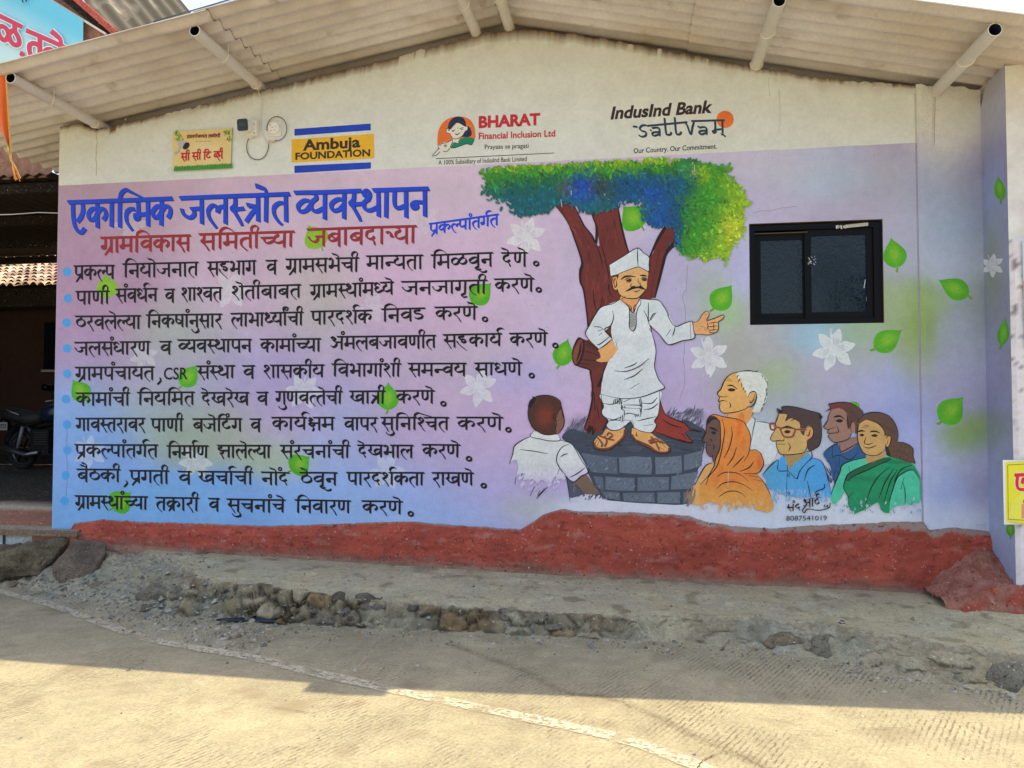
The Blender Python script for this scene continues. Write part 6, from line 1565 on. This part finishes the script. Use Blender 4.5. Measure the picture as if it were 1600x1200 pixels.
# scrap of dark plastic under the ledge
mb = MB(); P = []
for i in range(13):
    t = i / 12; P.append([onZ(338 + 100 * t, 970 + 2 * t - s_ * (3 + 4 * math.sin(3 * t)), .012 + .012 * s_ + .008 * math.sin(9 * t + s_)) for s_ in (0, .5, 1)])
mb.grid(P, [[(.03, .04, .055, 1)] * 3] * 13)
o = mb.build("plastic_scrap", surf("old_plastic", None, .5, ((20., .3),), ((30., .4, .01),))); tag(o, "torn strip of dark plastic lying under the broken ledge", "litter")
mb = MB(); g = ground_at(1316, 977)
for k in range(3): mb.box((-.02 + .008*k, -.012, .0 + .006*k), (.018 - .004*k, .014, .008 + .006*k), ((.05,.03,.06,1), (.6,.55,.55,1), (.05,.03,.05,1))[k], Matrix.Translation(g) @ Matrix.Rotation(.5 * k, 4, 'Z'))
o = mb.build("litter_scrap", M_WALL); tag(o, "tiny crumpled wrapper on the ledge, right of the middle", "litter")

# ================================================================== courtyard at the left
mb = MB()
xs = np.arange(-17, -5.6, .12); ys = [.13, .15, .2, .28, .38, .40, .46, .8, 1.4, 2, 3, 4, 5, 6, 8]; zs = [.49, .51, .54, .57, .60, .645, .655, .67, .69, .71, .755, .80, .84, .87, .9]
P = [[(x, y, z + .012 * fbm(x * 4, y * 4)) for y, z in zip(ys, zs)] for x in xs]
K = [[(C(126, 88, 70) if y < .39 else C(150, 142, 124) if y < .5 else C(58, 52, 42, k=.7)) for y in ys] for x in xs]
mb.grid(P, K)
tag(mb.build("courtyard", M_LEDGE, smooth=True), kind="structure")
STEP = empty("step", (-6.6, -.2, .2), "low whitewashed step with a flat stone tread, left of the mural wall", "step")
mb = MB(); mb.box((-9.0, -.06, .05), (-5.86, .12, .435), C(180, 186, 184))
for xx in (-6.30, -6.42, -5.93): mb.box((xx, -.066, .15), (xx + .03, -.05, .43), C(50, 62, 70))
mb.build("riser", surf("whitewash_rubble", None, .9, ((5., .15), (30., .25)), ((20., .6, .03), (80., .5, .01)), specks=((30., .66, .72, C(70, 70, 66)),)), STEP)
mb = MB()
tr_ = [(-9.0, -.12), (-7, -.14), (-6.4, -.11), (-5.9, -.12), (-5.44, -.10), (-5.42, -.004), (-5.81, .0), (-5.83, .16), (-9.0, .16)]
mb.poly([(x, y, .498) for x, y in tr_], C(150, 138, 118)); mb.poly([(x, y, .438) for x, y in tr_][::-1], C(110, 96, 80))
for k in range(len(tr_)):
    (xa, ya), (xb, yb) = tr_[k], tr_[(k + 1) % len(tr_)]
    mb.poly([(xa, ya, .438), (xb, yb, .438), (xb, yb, .498), (xa, ya, .498)], C(128, 108, 90))
mb.build("tread", M_ROCK, STEP)
mb = MB(); mb.box((-5.95, -.085, .05), (-5.46, -.002, .436), C(140, 92, 74)); mb.build("brick_end", M_RED, STEP)

# house behind
HOUSE = empty("village_house", (-10.5, 5.6, .85), "dark brown house with a tiled roof at the back of the shaded courtyard", "house")
mb = MB(); hw = C(66, 44, 35, k=.8)
mb.box((-18, 5.6, .6), (-6.2, 9.5, 3.80), hw)
mb.box((-17.5, .6, .5), (-12.7, 5.6, 4.3), hw)  # unseen wing added to block light from the courtyard's left side
mb.build("wall", surf("mud_plaster", None, .95, ((1.5, .2), (12., .15)), ((20., .4, .02),)), HOUSE)
pa = onY(74, 505, 5.6); pb = onY(100, 577, 5.6)
mb = MB(); mb.box((pa.x, 5.54, pb.z), (pb.x, 5.598, pa.z), (.01, .01, .012, 1))
W2 = mb.build("window", M_DARK, HOUSE)
mb = MB()
for k in range(9): xx = pa.x + (pb.x - pa.x) * (k + .5) / 9; mb.tube([(xx, 5.52, pb.z), (xx, 5.52, pa.z)], .01, 6, (.03, .028, .028, 1))
mb.build("grille", M_FRAME, W2)
mb = MB(); mb.box((pa.x - .03, 5.5, pb.z - .05), (pb.x, 5.6, pb.z - .01), C(150, 140, 130, k=1)); mb.build("sill", M_WALL, W2)
ze = onY(40, 449, 4.85).z; zu = onY(40, 392, 7.2).z
mb = MB(); mb.box((-18, 5.6, 3.7), (-6.2, 5.8, ze + (zu - ze) / 2.35 * .75 - .03), hw); mb.build("wall_plate", bpy.data.materials["mud_plaster"], HOUSE)
mb = MB(); TP = .15; rows = 13
for r in range(rows):
    t0 = r / rows; t1 = (r + 1.12) / rows
    for c in range(int(11.5 / TP)):
        x0 = -18 + c * TP
        pts = [(x0 + TP * u, .06 * math.sin(math.pi * u) + .008 * math.sin(c * 7.7 + r)) for u in np.linspace(0, 1, 6)]
        P = []
        for t, lift in ((t0, .035), (t1, .0)):
            yy = 4.85 + 2.35 * t; zz = ze + (zu - ze) * t + lift
            P.append([(x, yy, zz + dz) for x, dz in pts])
        f = random.Random(r * 97 + c).uniform(.7, 1.15); col = C(172 * f, 146 * f, 126 * f, k=1.1)
        mb.grid(P, [[col] * 6] * 2)
mb.build("tiled_roof", surf("clay_tile", None, .9, ((3., .2), (30., .2)), ((40., .4, .01),)), HOUSE)
mb = MB(); mb.box((-18, 5.08, ze - .30), (-6.2, 5.62, ze + .03), C(50, 42, 34, k=.8)); 
for k in range(40): xx = -17.8 + k * .29; mb.box((xx, 5.06, ze - .10), (xx + .05, 5.6, ze - .03), C(46, 36, 28, k=.8))
mb.build("eave_beam", M_ROCK, HOUSE)

# open shed over the courtyard, its gable carrying the banner
SHED = empty("open_shed", (-11, 2.5, .7), "open shed with dark corrugated roof over the courtyard and a grey gable roof above", "shed")
mb = MB(); zf = onY(40, 401, 4.9).z; zn = 4.445
ys = np.arange(.95, 4.92, .1)
xs = np.arange(-17, -6.50, .04)
P = [[(x, y, zn + (zf - zn) * (y - .95) / 3.95 + .02 * math.sin(2 * math.pi * x / .16)) for y in (.95, 2.9, 4.9)] for x in xs]
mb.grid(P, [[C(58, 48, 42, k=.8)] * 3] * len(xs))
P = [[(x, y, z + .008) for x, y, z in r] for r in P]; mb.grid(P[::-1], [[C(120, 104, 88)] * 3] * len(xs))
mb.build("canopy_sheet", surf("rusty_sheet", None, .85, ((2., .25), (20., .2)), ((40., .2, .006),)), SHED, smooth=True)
mb = MB()
for yy in (1.1, 2.4, 3.7, 4.75): mb.box((-17, yy, zn + (zf - zn) * (yy - .95) / 3.95 - .15), (-6.25, yy + .07, zn + (zf - zn) * (yy - .95) / 3.95 - .035), C(40, 32, 28, k=.8))
mb.build("beam", M_ROCK, SHED)
for (xx, yy) in ((-6.33, 1.1), (-6.33, 4.75), (-16.5, 1.1), (-16.5, 4.75)):
    mb = MB(); mb.box((xx, yy, .5), (xx + .09, yy + .09, zn - .1), C(60, 50, 44, k=.8)); mb.build("post", M_ROCK, SHED)
GY = 1.0
mb = MB()
q = [onY(-150, -160, GY), onY(-20, -85, GY), onY(96, -14, GY), onY(196, 54, GY)]
r_ = q[3]
mb.poly([q[0], q[1], q[2], q[3], Vector((r_.x, GY, 4.80)), Vector((-6.66, GY, 4.62)), Vector((-6.75, GY, 4.43)), Vector((q[0].x, GY, 4.43))], C(128, 96, 78))
mb.build("gable_wall", surf("patched_brick", None, .9, ((14., .35), (50., .3)), ((30., .5, .02),)), SHED)
def bar(px, w, dy, c, y=GY - .05):
    mb = MB(); a_, b_ = onY(*px[0], y), onY(*px[1], y); d = (b_ - a_).normalized(); n = Vector((-d.z, 0, d.x)) * w
    for yy in (y, y - dy): mb.poly([a_ - n + Vector((0, yy - y, 0)), b_ - n + Vector((0, yy - y, 0)), b_ + n + Vector((0, yy - y, 0)), a_ + n + Vector((0, yy - y, 0))], c)
    for s_ in (-1, 1): mb.poly([a_ + n * s_, b_ + n * s_, b_ + n * s_ + Vector((0, -dy, 0)), a_ + n * s_ + Vector((0, -dy, 0))], c)
    return mb
bar([(60, -12), (168, 55)], .012, .03, C(190, 176, 160)).build("verge_bar", M_PIPE, SHED)
bar([(82, -20), (176, 55)], .045, .02, C(40, 36, 34), GY + .0).build("shadow_board", M_ROCK, SHED)  # dark strip added to stand for the shadowed gap behind the verge
bar([(92, -26), (186, 56)], .035, .06, C(168, 84, 70), GY - .02).build("rafter", M_ROCK, SHED)
def corner_sheet(mb, A, B, D, waves, amp, c, nl=8):
    L = B - A; Wd = D - A; n = L.cross(Wd).normalized()
    N = waves * 8
    for dz in (0, .01):
        P = [[A + L * (i / nl) + Wd * (j / N) + n * (amp * math.sin(2 * math.pi * j / 8) + dz) for j in range(N + 1)] for i in range(nl + 1)]
        mb.grid(P if dz else P[::-1], [[c] * (N + 1)] * (nl + 1))
mb = MB()
A = onY(94, -46, GY); B = onY(180, 62, GY); D = onY(232, -60, GY + 1.6)
corner_sheet(mb, A, B, D, 7, .028, C(70, 66, 56))
mb.build("roof_sheet", M_ROOF, SHED, smooth=True)

# banner
BN = empty("banner", tuple(onY(40, 60, GY - .1)), "pale blue banner with red lettering hung on the gable above the roof edge", "banner")
mb = MB(); BY = GY - .09
N = 26
P = []; K = []
for i in range(N + 1):
    px = -130 + 260 * i / N
    top = -6 + (px - 70) * .62
    P.append([onY(px, top + (130 - top) * j / 10, BY + .02 * math.sin(px * .05 + j * .4) * (j / 10)) for j in range(11)])
    K.append([mixc(mixc(C(96, 178, 200), C(176, 206, 216), max(0, min(1, (top + (130 - top) * j / 10 - 20) / 60 + (60 - px) / 110))), C(186, 214, 176), max(0, min(1, (j - 6) / 4)) * max(0, min(1, (40 - px) / 60))) for j in range(11)])
mb.grid(P[::-1], K[::-1])
BANW = mb.build("cloth", surf("banner_print", None, .5, ((3., .04),), ((6., .2, .01),)), BN)
p = Paint(.03, lambda px, py, o: onY(px, py, BY - o))
for (w, x0, x1, y0, y1, h) in (("ळ", -6, 34, 22, 42, 46), ("तळे", 42, 106, 48, 76, 44)):
    deva(p, w, x0, x1, y0, y1, h, C(226, 232, 236), 6.0, 4.8, 42, 1.0); deva(p, w, x0, x1, y0, y1, h, C(150, 84, 104), 4.4, 3.6, 42, 1.0); deva(p, w, x0, x1, y0, y1, h, C(186, 62, 84), 3.6, 2.6, 42, 1.0)
p.poly([(32,79),(39,83),(37,90),(30,86)], C(186, 62, 84)); p.ribbon([(33,-6),(36,4)], C(40, 50, 90), 1.2, 1.0); p.ribbon([(40,-8),(41,3)], C(40, 50, 90), 1.2, 1.0)
p.build("lettering", surf("banner_ink", None, .5, ((3., .04),)), None, BN)

# motorcycle parked in the shade
bk = onY(36, 705, 3.6)
BIKE = empty("motorcycle", (bk.x, 3.6, .775), "black motorcycle parked in the dark courtyard behind the mural wall", "motorcycle")
T0 = Matrix.Translation((bk.x, 3.6, .775)) @ Matrix.Rotation(math.radians(-12), 4, 'Z')
def tp(*p): return T0 @ Vector(p)
M_BLK = surf("black_lacquer", None, .25, ((9., .1),), (), spec=.5); M_CHR = surf("dull_chrome", None, .3, ((9., .1),), (), metal=.9)
BK = (.006, .007, .009, 1); RUB = (.012, .012, .012, 1); CH = (.16, .17, .18, 1); TANK = (.008, .014, .03, 1)
for (xw, nm) in ((0, 'rear'), (1.27, 'front')):
    mb = MB()
    ring = [tp(xw + .262 * math.cos(a), 0, .30 + .262 * math.sin(a)) for a in np.linspace(0, 2*math.pi, 37)]
    mb.tube(ring, .045, 10, RUB, False); WH = mb.build("wheel", surf("tyre", None, .85, ((30., .2),)) if nm == 'rear' else bpy.data.materials["tyre"], BIKE, smooth=True)
    mb = MB()
    mb.tube([tp(xw + .222 * math.cos(a), 0, .30 + .222 * math.sin(a)) for a in np.linspace(0, 2*math.pi, 37)], .018, 8, CH, False)
    for k in range(6): a = k * math.pi / 3; mb.tube([tp(xw, 0, .3), tp(xw + .22 * math.cos(a), 0, .3 + .22 * math.sin(a))], .012, 6, BK)
    mb.tube([tp(xw, -.06, .3), tp(xw, .06, .3)], .05, 12, CH); mb.build("rim", M_CHR, WH)
mb = MB()
mb.tube([tp(1.27, .0, .66), tp(.95, 0, 1.0)], .03); mb.tube([tp(.2, 0, .62), tp(.9, 0, .72), tp(.6, 0, .32), tp(.25, 0, .34), tp(0, .08, .3)], .028, 8, BK); mb.tube([tp(0, -.09, .3), tp(.45, -.08, .34)], .025, 8, BK)
mb.tube([tp(.02, -.1, .33), tp(.12, -.1, .66)], .028, 8, CH); mb.build("frame", M_BLK, BIKE, smooth=True)
mb = MB(); mb.box((.32, -.14, .26), (.72, .14, .62), BK, T0)
for k in range(6): mb.box((.44, -.16, .40 + .035 * k), (.70, .16, .412 + .035 * k), (.03, .03, .032, 1), T0)
mb.build("engine", M_BLK, BIKE)
mb = MB(); rs = [.05, .13, .16, .15, .10]; mb.tube([tp(x, 0, z) for x, z in ((.42, .80), (.52, .84), (.68, .87), (.84, .88), (.95, .86))], .1, 16, TANK, True, rs); mb.build("fuel_tank", M_BLK, BIKE, smooth=True)
mb = MB(); mb.tube([tp(x, 0, z) for x, z in ((-.42, .86), (-.30, .86), (-.05, .82), (.2, .78), (.42, .80))], .1, 14, RUB, True, [.05, .10, .12, .12, .09]); mb.build("seat", surf("vinyl", None, .6, ((9., .1),)), BIKE, smooth=True)
mb = MB(); mb.tube([tp(.9, -.34, 1.04), tp(.95, -.2, 1.07), tp(1.0, 0, 1.02), tp(.95, .2, 1.07), tp(.9, .34, 1.04)], .014, 8, CH)
for s_ in (-1, 1): mb.tube([tp(.93, .22 * s_, 1.07), tp(.9, .27 * s_, 1.2)], .007, 6, BK); mb.tube([tp(.885, .20 * s_, 1.25), tp(.885, .36 * s_, 1.25)], .05, 12, BK)
mb.build("handlebar", M_CHR, BIKE, smooth=True)
for s_ in (-1, 1):
    mb = MB(); mb.tube([tp(1.27, .09 * s_, .3), tp(.98, .09 * s_, 1.0)], .022, 8, CH); mb.build("fork", M_CHR, BIKE, smooth=True)
mb = MB(); mb.tube([tp(.55, -.16, .28), tp(.3, -.17, .24), tp(.1, -.18, .28), tp(-.35, -.18, .36)], .04, 10, CH); mb.build("exhaust", M_CHR, BIKE, smooth=True)
mb = MB(); mb.tube([tp(.33 * math.cos(a) , 0, .3 + .36 * math.sin(a)) for a in np.linspace(.6, 2.9, 14)], .07, 8, BK); mb.tube([tp(-.35, 0, .62), tp(-.44, 0, .78)], .07, 8, BK); mb.build("mudguard", M_BLK, BIKE, smooth=True)
mb = MB(); mb.tube([tp(-.45, -.1, .9), tp(-.2, -.14, .92), tp(.1, -.15, .84)], .012, 6, CH); mb.tube([tp(-.45, .1, .9), tp(-.45, -.1, .9)], .012, 6, CH); mb.build("grab_rail", M_CHR, BIKE, smooth=True)
mb = MB(); pp = onY(2, 666, 3.35); mb.box((pp.x - .12, pp.y, pp.z - .06), (pp.x + .10, pp.y + .006, pp.z + .06), (.22, .22, .21, 1)); NP = mb.build("number_plate", M_WALL, BIKE)
mb = MB()
for k in range(5): mb.box((pp.x - .08 + .035 * k, pp.y - .003, pp.z - .035), (pp.x - .066 + .035 * k, pp.y - .0005, pp.z + .035), (.02, .02, .02, 1)); mb.box((pp.x - .08 + .035 * k, pp.y - .003, pp.z + .02), (pp.x - .056 + .035 * k, pp.y - .001, pp.z + .034), (.02, .02, .02, 1))
mb.build("characters", M_DARK, NP)

# thin wire across the shaded opening, and wires on the sky
M_WIRE = surf("wire", None, .5, ((9., .1),))
mb = MB(); mb.tube([onY(-60, 337, .6), onY(20, 335, .6), onY(60, 332, .6), onY(92, 333, .3)], .006, 6, C(170, 170, 170)); o = mb.build("wire", M_WIRE, smooth=True); tag(o, "thin pale wire crossing the dark courtyard opening", "wire")
mb = MB(); mb.tube([onY(240, 34, 1.2), onY(330, 8, 1.2), onY(430, -22, 1.2)], .010, 6, C(60, 80, 90)); mb.tube([onY(240, 40, 1.25), onY(330, 12, 1.25), onY(430, -10, 1.25)], .007, 6, C(60, 80, 90)); o = mb.build("overhead_wire", M_WIRE, smooth=True); tag(o, "dark overhead wires against the sky above the roof's left slope", "wire")

# ================================================================== things fixed to the hall
# tin sign
s0 = onY(272, 207, 0); s1 = onY(364, 201, 0); s2 = onY(362, 262, 0); s3 = onY(272, 267.5, 0)
SG = empty("tin_sign", tuple((s0 + s2) / 2), "small cream tin sign with red lettering and a printed camera", "sign")
mb = MB(); c0 = C(206, 186, 128)
ft = [v + Vector((0, -.020, 0)) for v in (s0, s1, s2, s3)]; bk_ = [v + Vector((0, -.008, 0)) for v in (s0, s1, s2, s3)]
mb.poly(ft[::-1], c0); mb.poly(bk_, C(120, 120, 120))
for k in range(4): mb.poly([ft[k], ft[(k + 1) % 4], bk_[(k + 1) % 4], bk_[k]], C(150, 150, 140))
M_TIN = surf("printed_tin", None, .4, ((5., .05), (60., .04)), ((5., .1, .01),), spec=.4)
SGP = mb.build("plate", M_TIN, SG)
KS = frame(260, 150, .2125)
p = Paint(.0206)
p.blob(*KS([(280,400)])[0], 36, 22, C(218, 202, 156, .6), under=c0)
for k in range(46):
    x = 62 + 416 * k / 45; yb = 552 - (x - 62) * .052
    p.poly(KS([(x - 8, yb), (x + 9, yb - .5), (x + 3, yb - 34 - rg.uniform(0, 8)), (x - 4, yb - 30)]), C(70, 140, 40) if k % 2 else C(48, 116, 34))
for (cx, cy, n, w) in ((90,300,26,34),(450,270,26,30),(462,315,10,18),(70,270,10,12)):
    for k in range(n):
        x, y = cx + rg.gauss(0, w * .5), cy + rg.gauss(0, w * .5)
        if x < 66 or x > 482 or y < 250: continue
        a_ = rg.uniform(0, 6.28); L = rg.uniform(10, 17); q = KS([(x, y)])[0]
        pts = [(x - L * math.cos(a_), y - L * math.sin(a_)), (x - 4 * math.sin(a_), y + 4 * math.cos(a_)), (x + L * math.cos(a_), y + L * math.sin(a_)), (x + 4 * math.sin(a_), y - 4 * math.cos(a_))]
        p.poly(KS(pts), rg.choice((C(84, 138, 40), C(120, 160, 60), C(54, 96, 34), C(160, 172, 60))))
p.poly(KS([(80,325),(150,335),(168,350),(160,385),(130,395),(85,365)]), C(170, 168, 176)); p.poly(KS([(138,345),(166,345),(168,372),(140,394),(120,380)]), C(38, 36, 40), True); p.poly(KS([(90,370),(104,374),(100,410),(64,436),(60,412),(86,404)]), C(160, 160, 168))
RD = C(176, 32, 40)
deva(p, "सी", 260 + 108*.2125, 260 + 172*.2125, 240.2, 239.5, 11.5, RD, 1.4, 1.0, 42, 1.0); deva(p, "सी", 260 + 190*.2125, 260 + 255*.2125, 239, 238.5, 11.5, RD, 1.4, 1.0, 42, 1.0)
deva(p, "टि", 260 + 272*.2125, 260 + 330*.2125, 238, 237.5, 11.5, RD, 1.4, 1.0, 42, 1.0); deva(p, "व्ही", 260 + 348*.2125, 260 + 415*.2125, 237.2, 236.5, 11.5, RD, 1.4, 1.0, 42, 1.0)
for x in (180, 262, 338, 422): q = KS([(x, 462)])[0]; p.blob(q[0], q[1], .5, .5, C(90, 60, 50), 0, 6, under=c0)
deva(p, "ग्रामपंचायत", 292, 323.5, 211.5, 210.6, 4.6, C(120, 34, 40), .66, .5, 42, 1.0); deva(p, "तळोशी", 325.5, 344, 210.6, 209.8, 4.6, C(120, 34, 40), .66, .5, 42, 1.0)
for k in range(12): x = 306 + k * 2.1; p.ribbon([(x, 221 - k * .05), (x + 1.2, 220.9 - k * .05)], C(120, 100, 80), .45, .4)
p.blob(*KS([(285,272)])[0], .9, .9, C(70, 60, 50), 0, 6, under=c0)
p.build("print", M_TIN, None, SG)

# bullet camera
cc = onY(379, 195, -.16)
CAMR = empty("security_camera", tuple(onY(402, 202, 0)), "white bullet security camera with black face on a wall bracket", "camera")
axis = Vector((-.10, -1, -.12)).normalized()
Mx = Matrix.Translation(cc) @ axis.to_track_quat('Z', 'Y').to_matrix().to_4x4()
def rbox(mb, M, w, h, z0, z1, c, r=.35, n=5):
    rings = []
    for z in (z0, z1):
        rg_ = []
        for (sx, sy, a0) in ((1,1,0),(-1,1,90),(-1,-1,180),(1,-1,270)):
            for k in range(n):
                a = math.radians(a0 + 90 * k / (n - 1)); rr = r * min(w, h)
                rg_.append(mb.vert(M @ Vector((sx * (w - rr) + rr * math.cos(a), sy * (h - rr) + rr * math.sin(a), z)), c))
        rings.append(rg_)
    L = len(rings[0])
    for j in range(L): mb.face((rings[0][j], rings[0][(j+1)%L], rings[1][(j+1)%L], rings[1][j]))
    mb.face(rings[0][::-1]); mb.face(rings[1])
WHT = C(205, 204, 198)
mb = MB(); rbox(mb, Mx, .052, .052, -.16, -.004, WHT); mb.build("housing", M_PIPE, CAMR)
mb = MB(); rbox(mb, Mx, .056, .056, -.004, .006, (.012, .014, .014, 1)); FCE = mb.build("face", M_BLK, CAMR)
mb = MB(); rbox(mb, Mx, .032, .018, .006, .008, (.03, .034, .034, 1), .2); mb.build("lens_window", M_BLK, FCE)
mb = MB(); mb.tube([cc + Vector((.01, .10, -.03)), onY(391, 214, -.05), onY(398, 212, -.02)], .014, 8, WHT); mb.build("arm", M_PIPE, CAMR, smooth=True)
mb = MB(); a_ = onY(392, 191, 0); b_ = onY(405, 214, 0)
mb.box((a_.x, -.055, b_.z), (b_.x, -.002, a_.z), WHT); mb.box((a_.x - .03, -.03, b_.z - .015), (a_.x + .03, -.002, b_.z + .03), WHT)
for (px, py) in ((397, 194), (397, 208), (391, 206)): q = onY(px, py, -.056); mb.tube([q, q + Vector((0, -.002, 0))], .006, 8, C(90, 84, 78))
mb.build("junction_box", M_PIPE, CAMR)
# round socket with coiled cable
SOC = empty("junction_box", tuple(onY(431, 202, 0)), "round white cable box with a loop of cable, right of the security camera", "junction box")
q0 = onY(430, 201.5, 0); Mq = Matrix.Translation(q0) @ Matrix.Rotation(math.pi / 2, 4, 'X')
mb = MB(); mb.lathe([(.0, .042), (.052, .042), (.060, .036), (.062, .0)], Mq, 24, C(210, 208, 202)); mb.box((q0.x - .066, -.012, q0.z - .075), (q0.x + .066, -.002, q0.z + .07), C(206, 204, 198))
for (dx, dz) in ((-.028, .024), (-.01, .0), (.022, .008), (.012, -.026), (-.022, -.03)): mb.box((q0.x + dx - .008, -.0435, q0.z + dz - .003), (q0.x + dx + .008, -.0415, q0.z + dz + .003), C(150, 148, 142))
mb.build("box", M_PIPE, SOC)
CABW = C(196, 190, 178); CABB = C(84, 70, 58)
ctr = (432.5, 201); R0 = 15.5
loop = [onY(ctr[0] + R0 * math.cos(t), ctr[1] + 1.2 * R0 * math.sin(t) * 1.02, -.02) for t in np.linspace(math.radians(100), math.radians(-190), 40)]
mb = MB(); mb.tube(loop, .0042, 6, CABB, True); mb.build("cable_loop", M_WIRE, SOC, smooth=True)
mb = MB(); mb.tube([onY(*q, -.012) for q in smooth([(402,138),(405,146),(409,156),(408,180),(408,200),(411,212),(416,221),(420,224)], 5)], .0038, 6, CABW); mb.tube([onY(*q, -.014) for q in smooth([(389,215),(386,224),(386,236),(392,246),(402,249.5),(412,246),(418,236),(420,224)], 6)], .0042, 6, CABB); mb.tube([onY(*q, -.012) for q in smooth([(420,220),(425,222),(431,220)], 4)], .009, 8, C(190, 170, 140)); mb.build("cable", M_WIRE, SOC, smooth=True)

# orange pennant on the end of the leftmost purlin
FL_Y = -1.06
PEN = empty("pennant", tuple(onY(3, 116, FL_Y)), "orange pennant with gold edging hanging from the leftmost pipe end", "flag")
mb = MB(); P = []; 
for i in range(17):
    t = i / 16; ya, yb = 113 + (252 - 113) * t, 0
    xr = 9 + 9 * t; xl = -34 + 46 * t ** 1.1
    P.append([onY(xl + (xr - xl) * s_, ya + (6 - 12 * s_) * (1 - t) - (1 - s_) * 26 * t, FL_Y + .035 * math.sin(s_ * 6 + t * 3) - .02) for s_ in np.linspace(0, 1, 12)])
mb.grid(P, [[C(214, 96, 38)] * 12] * 17); CL = mb.build("cloth", surf("satin", None, .5, ((6., .08),), ((20., .2, .01),)), PEN, smooth=True)
mb = MB(); GOLD = C(206, 170, 92)
mb.tube([r[-1] + Vector((0, -.004, 0)) for r in P], .008, 6, GOLD); mb.tube([v + Vector((0, -.004, 0)) for v in P[-1]], .007, 6, GOLD)
mb.build("gold_edging", surf("gilt", None, .5, ((60., .25),), ((160., .5, .004),)), PEN)
mb = MB()
for k in range(14):
    a_ = onY(19, 252, FL_Y - .02); b_ = onY(23 + k * .7, 272 + rg.uniform(-4, 11), FL_Y - .02 + rg.uniform(-.03, .03)); mb.tube([a_, (a_ + b_) / 2 + Vector((rg.uniform(-.01, .01), 0, 0)), b_], .005, 5, GOLD if k % 3 else C(214, 96, 38))
mb.build("tassel", bpy.data.materials["gilt"], PEN)

# yellow poster on the pier
PY_ = SW_Y - .035
p0, p1 = onY(1565, 718.5, PY_), onY(1566, 819, PY_)
PO = empty("poster", (p0.x + .3, PY_, (p0.z + p1.z) / 2), "yellow poster with red lettering on the white pier at the right edge", "poster")
mb = MB(); P = []; 
for i in range(13):
    P.append([(p0.x + .75 * i / 12, PY_ + .012 * math.sin(i * .8) * (j in (0, 8)) * .5 - (.03 * (1 - i / 2) if i < 2 else 0) * .6, p1.z + (p0.z - p1.z) * j / 8) for j in range(9)])
mb.grid(P, [[C(214, 214, 196)] * 9] * 13); mb.build("sheet", M_TIN, PO)
p = Paint(.004, y=PY_ - .012)
p.poly([(1571.5,723),(1640,719),(1640,822),(1572,814.5)], C(236, 206, 44))
p.poly([(1577,800),(1590,776),(1640,752),(1640,812),(1577,810)], C(232, 214, 80), True)
for st in ([(1574.5,726.5),(1640,723)], [(1574.5,726.5),(1575.5,811.5)], [(1575.5,811.5),(1640,815)]): p.ribbon(st, C(120, 84, 36), .5, .5, sm=False)
for w_, cc_ in ((4.6, C(232, 190, 160)), (2.7, C(196, 32, 44))):
    p.ribbon([(1585,742.5),(1640,740)], cc_, w_, w_, sm=False); p.ribbon([(1590,744),(1589,756),(1592,764),(1602,765)], cc_, w_, w_ * .8); p.ribbon([(1602,765),(1610,756),(1600,748),(1597,756)], cc_, w_, w_ * .8)
p.poly([(1596,788),(1603,785),(1640,784),(1640,812),(1596,810)], C(226, 140, 110)); p.poly([(1599,781),(1605,778),(1606,785),(1599,786)], C(60, 40, 36))
p.build("print", M_TIN, None, PO)
mb = MB(); q = onY(1597, 375, SW_Y - .03)
mb.box((q.x, SW_Y - .035, onY(1597, 545, SW_Y).z), (q.x + .4, SW_Y - .03, q.z), C(180, 196, 200)); mb.box((q.x + .002, SW_Y - .037, onY(1597, 520, SW_Y).z), (q.x + .4, SW_Y - .0352, onY(1597, 440, SW_Y).z), C(206, 84, 58))
o = mb.build("notice", M_TIN); tag(o, "narrow edge of a pale notice high on the white pier", "notice")

# ================================================================== unseen tree added across the road to darken the window's reflection
TREE = empty("reflection_tree", (12.5, -27, 0), "unseen leafy tree added across the road for the dark reflection in the black window", "tree")
mb = MB()
rt = random.Random(77)
trk = [(12.5, -27, -.1), (12.4, -27, 1.5), (12.6, -27.1, 3.0), (12.5, -27, 4.4)]
mb.tube(trk, .3, 10, C(84, 66, 50, k=1), True, [.36, .27, .22, .16])
for k in range(9):
    a_ = k * .7; mb.tube([(12.5, -27, 3.2 + .12 * k), (12.5 + 1.3 * math.cos(a_), -27 + 1.3 * math.sin(a_), 4.6 + .1 * k), (12.5 + 2.6 * math.cos(a_), -27 + 2.6 * math.sin(a_), 5.6 + .15 * k)], .1, 6, C(84, 66, 50, k=1), True, [.12, .08, .03])
mb.build("trunk", M_ROCK, TREE)
mb = MB()
cl = [(12.5 + rt.gauss(0, 1.7), -27 + rt.gauss(0, 1.7), 6.2 + rt.gauss(0, 1.0), rt.uniform(.7, 1.3)) for k in range(34)]
for k in range(7000):
    cx, cy, cz, r = rt.choice(cl)
    v = Vector((rt.gauss(0, 1), rt.gauss(0, 1), rt.gauss(0, .8))).normalized() * r * rt.uniform(.5, 1)
    q = Vector((cx, cy, cz)) + v; n1 = Vector((rt.gauss(0, 1), rt.gauss(0, 1), rt.gauss(0, 1))).normalized(); n2 = n1.orthogonal().normalized()
    f = rt.uniform(.6, 1.3); mb.poly([q - n1 * .11, q + n2 * .05, q + n1 * .11, q - n2 * .05], (.05 * f, .085 * f, .025 * f, 1))
mb.build("crown", surf("leaves", None, .7, ((1., .2),), ()), TREE)
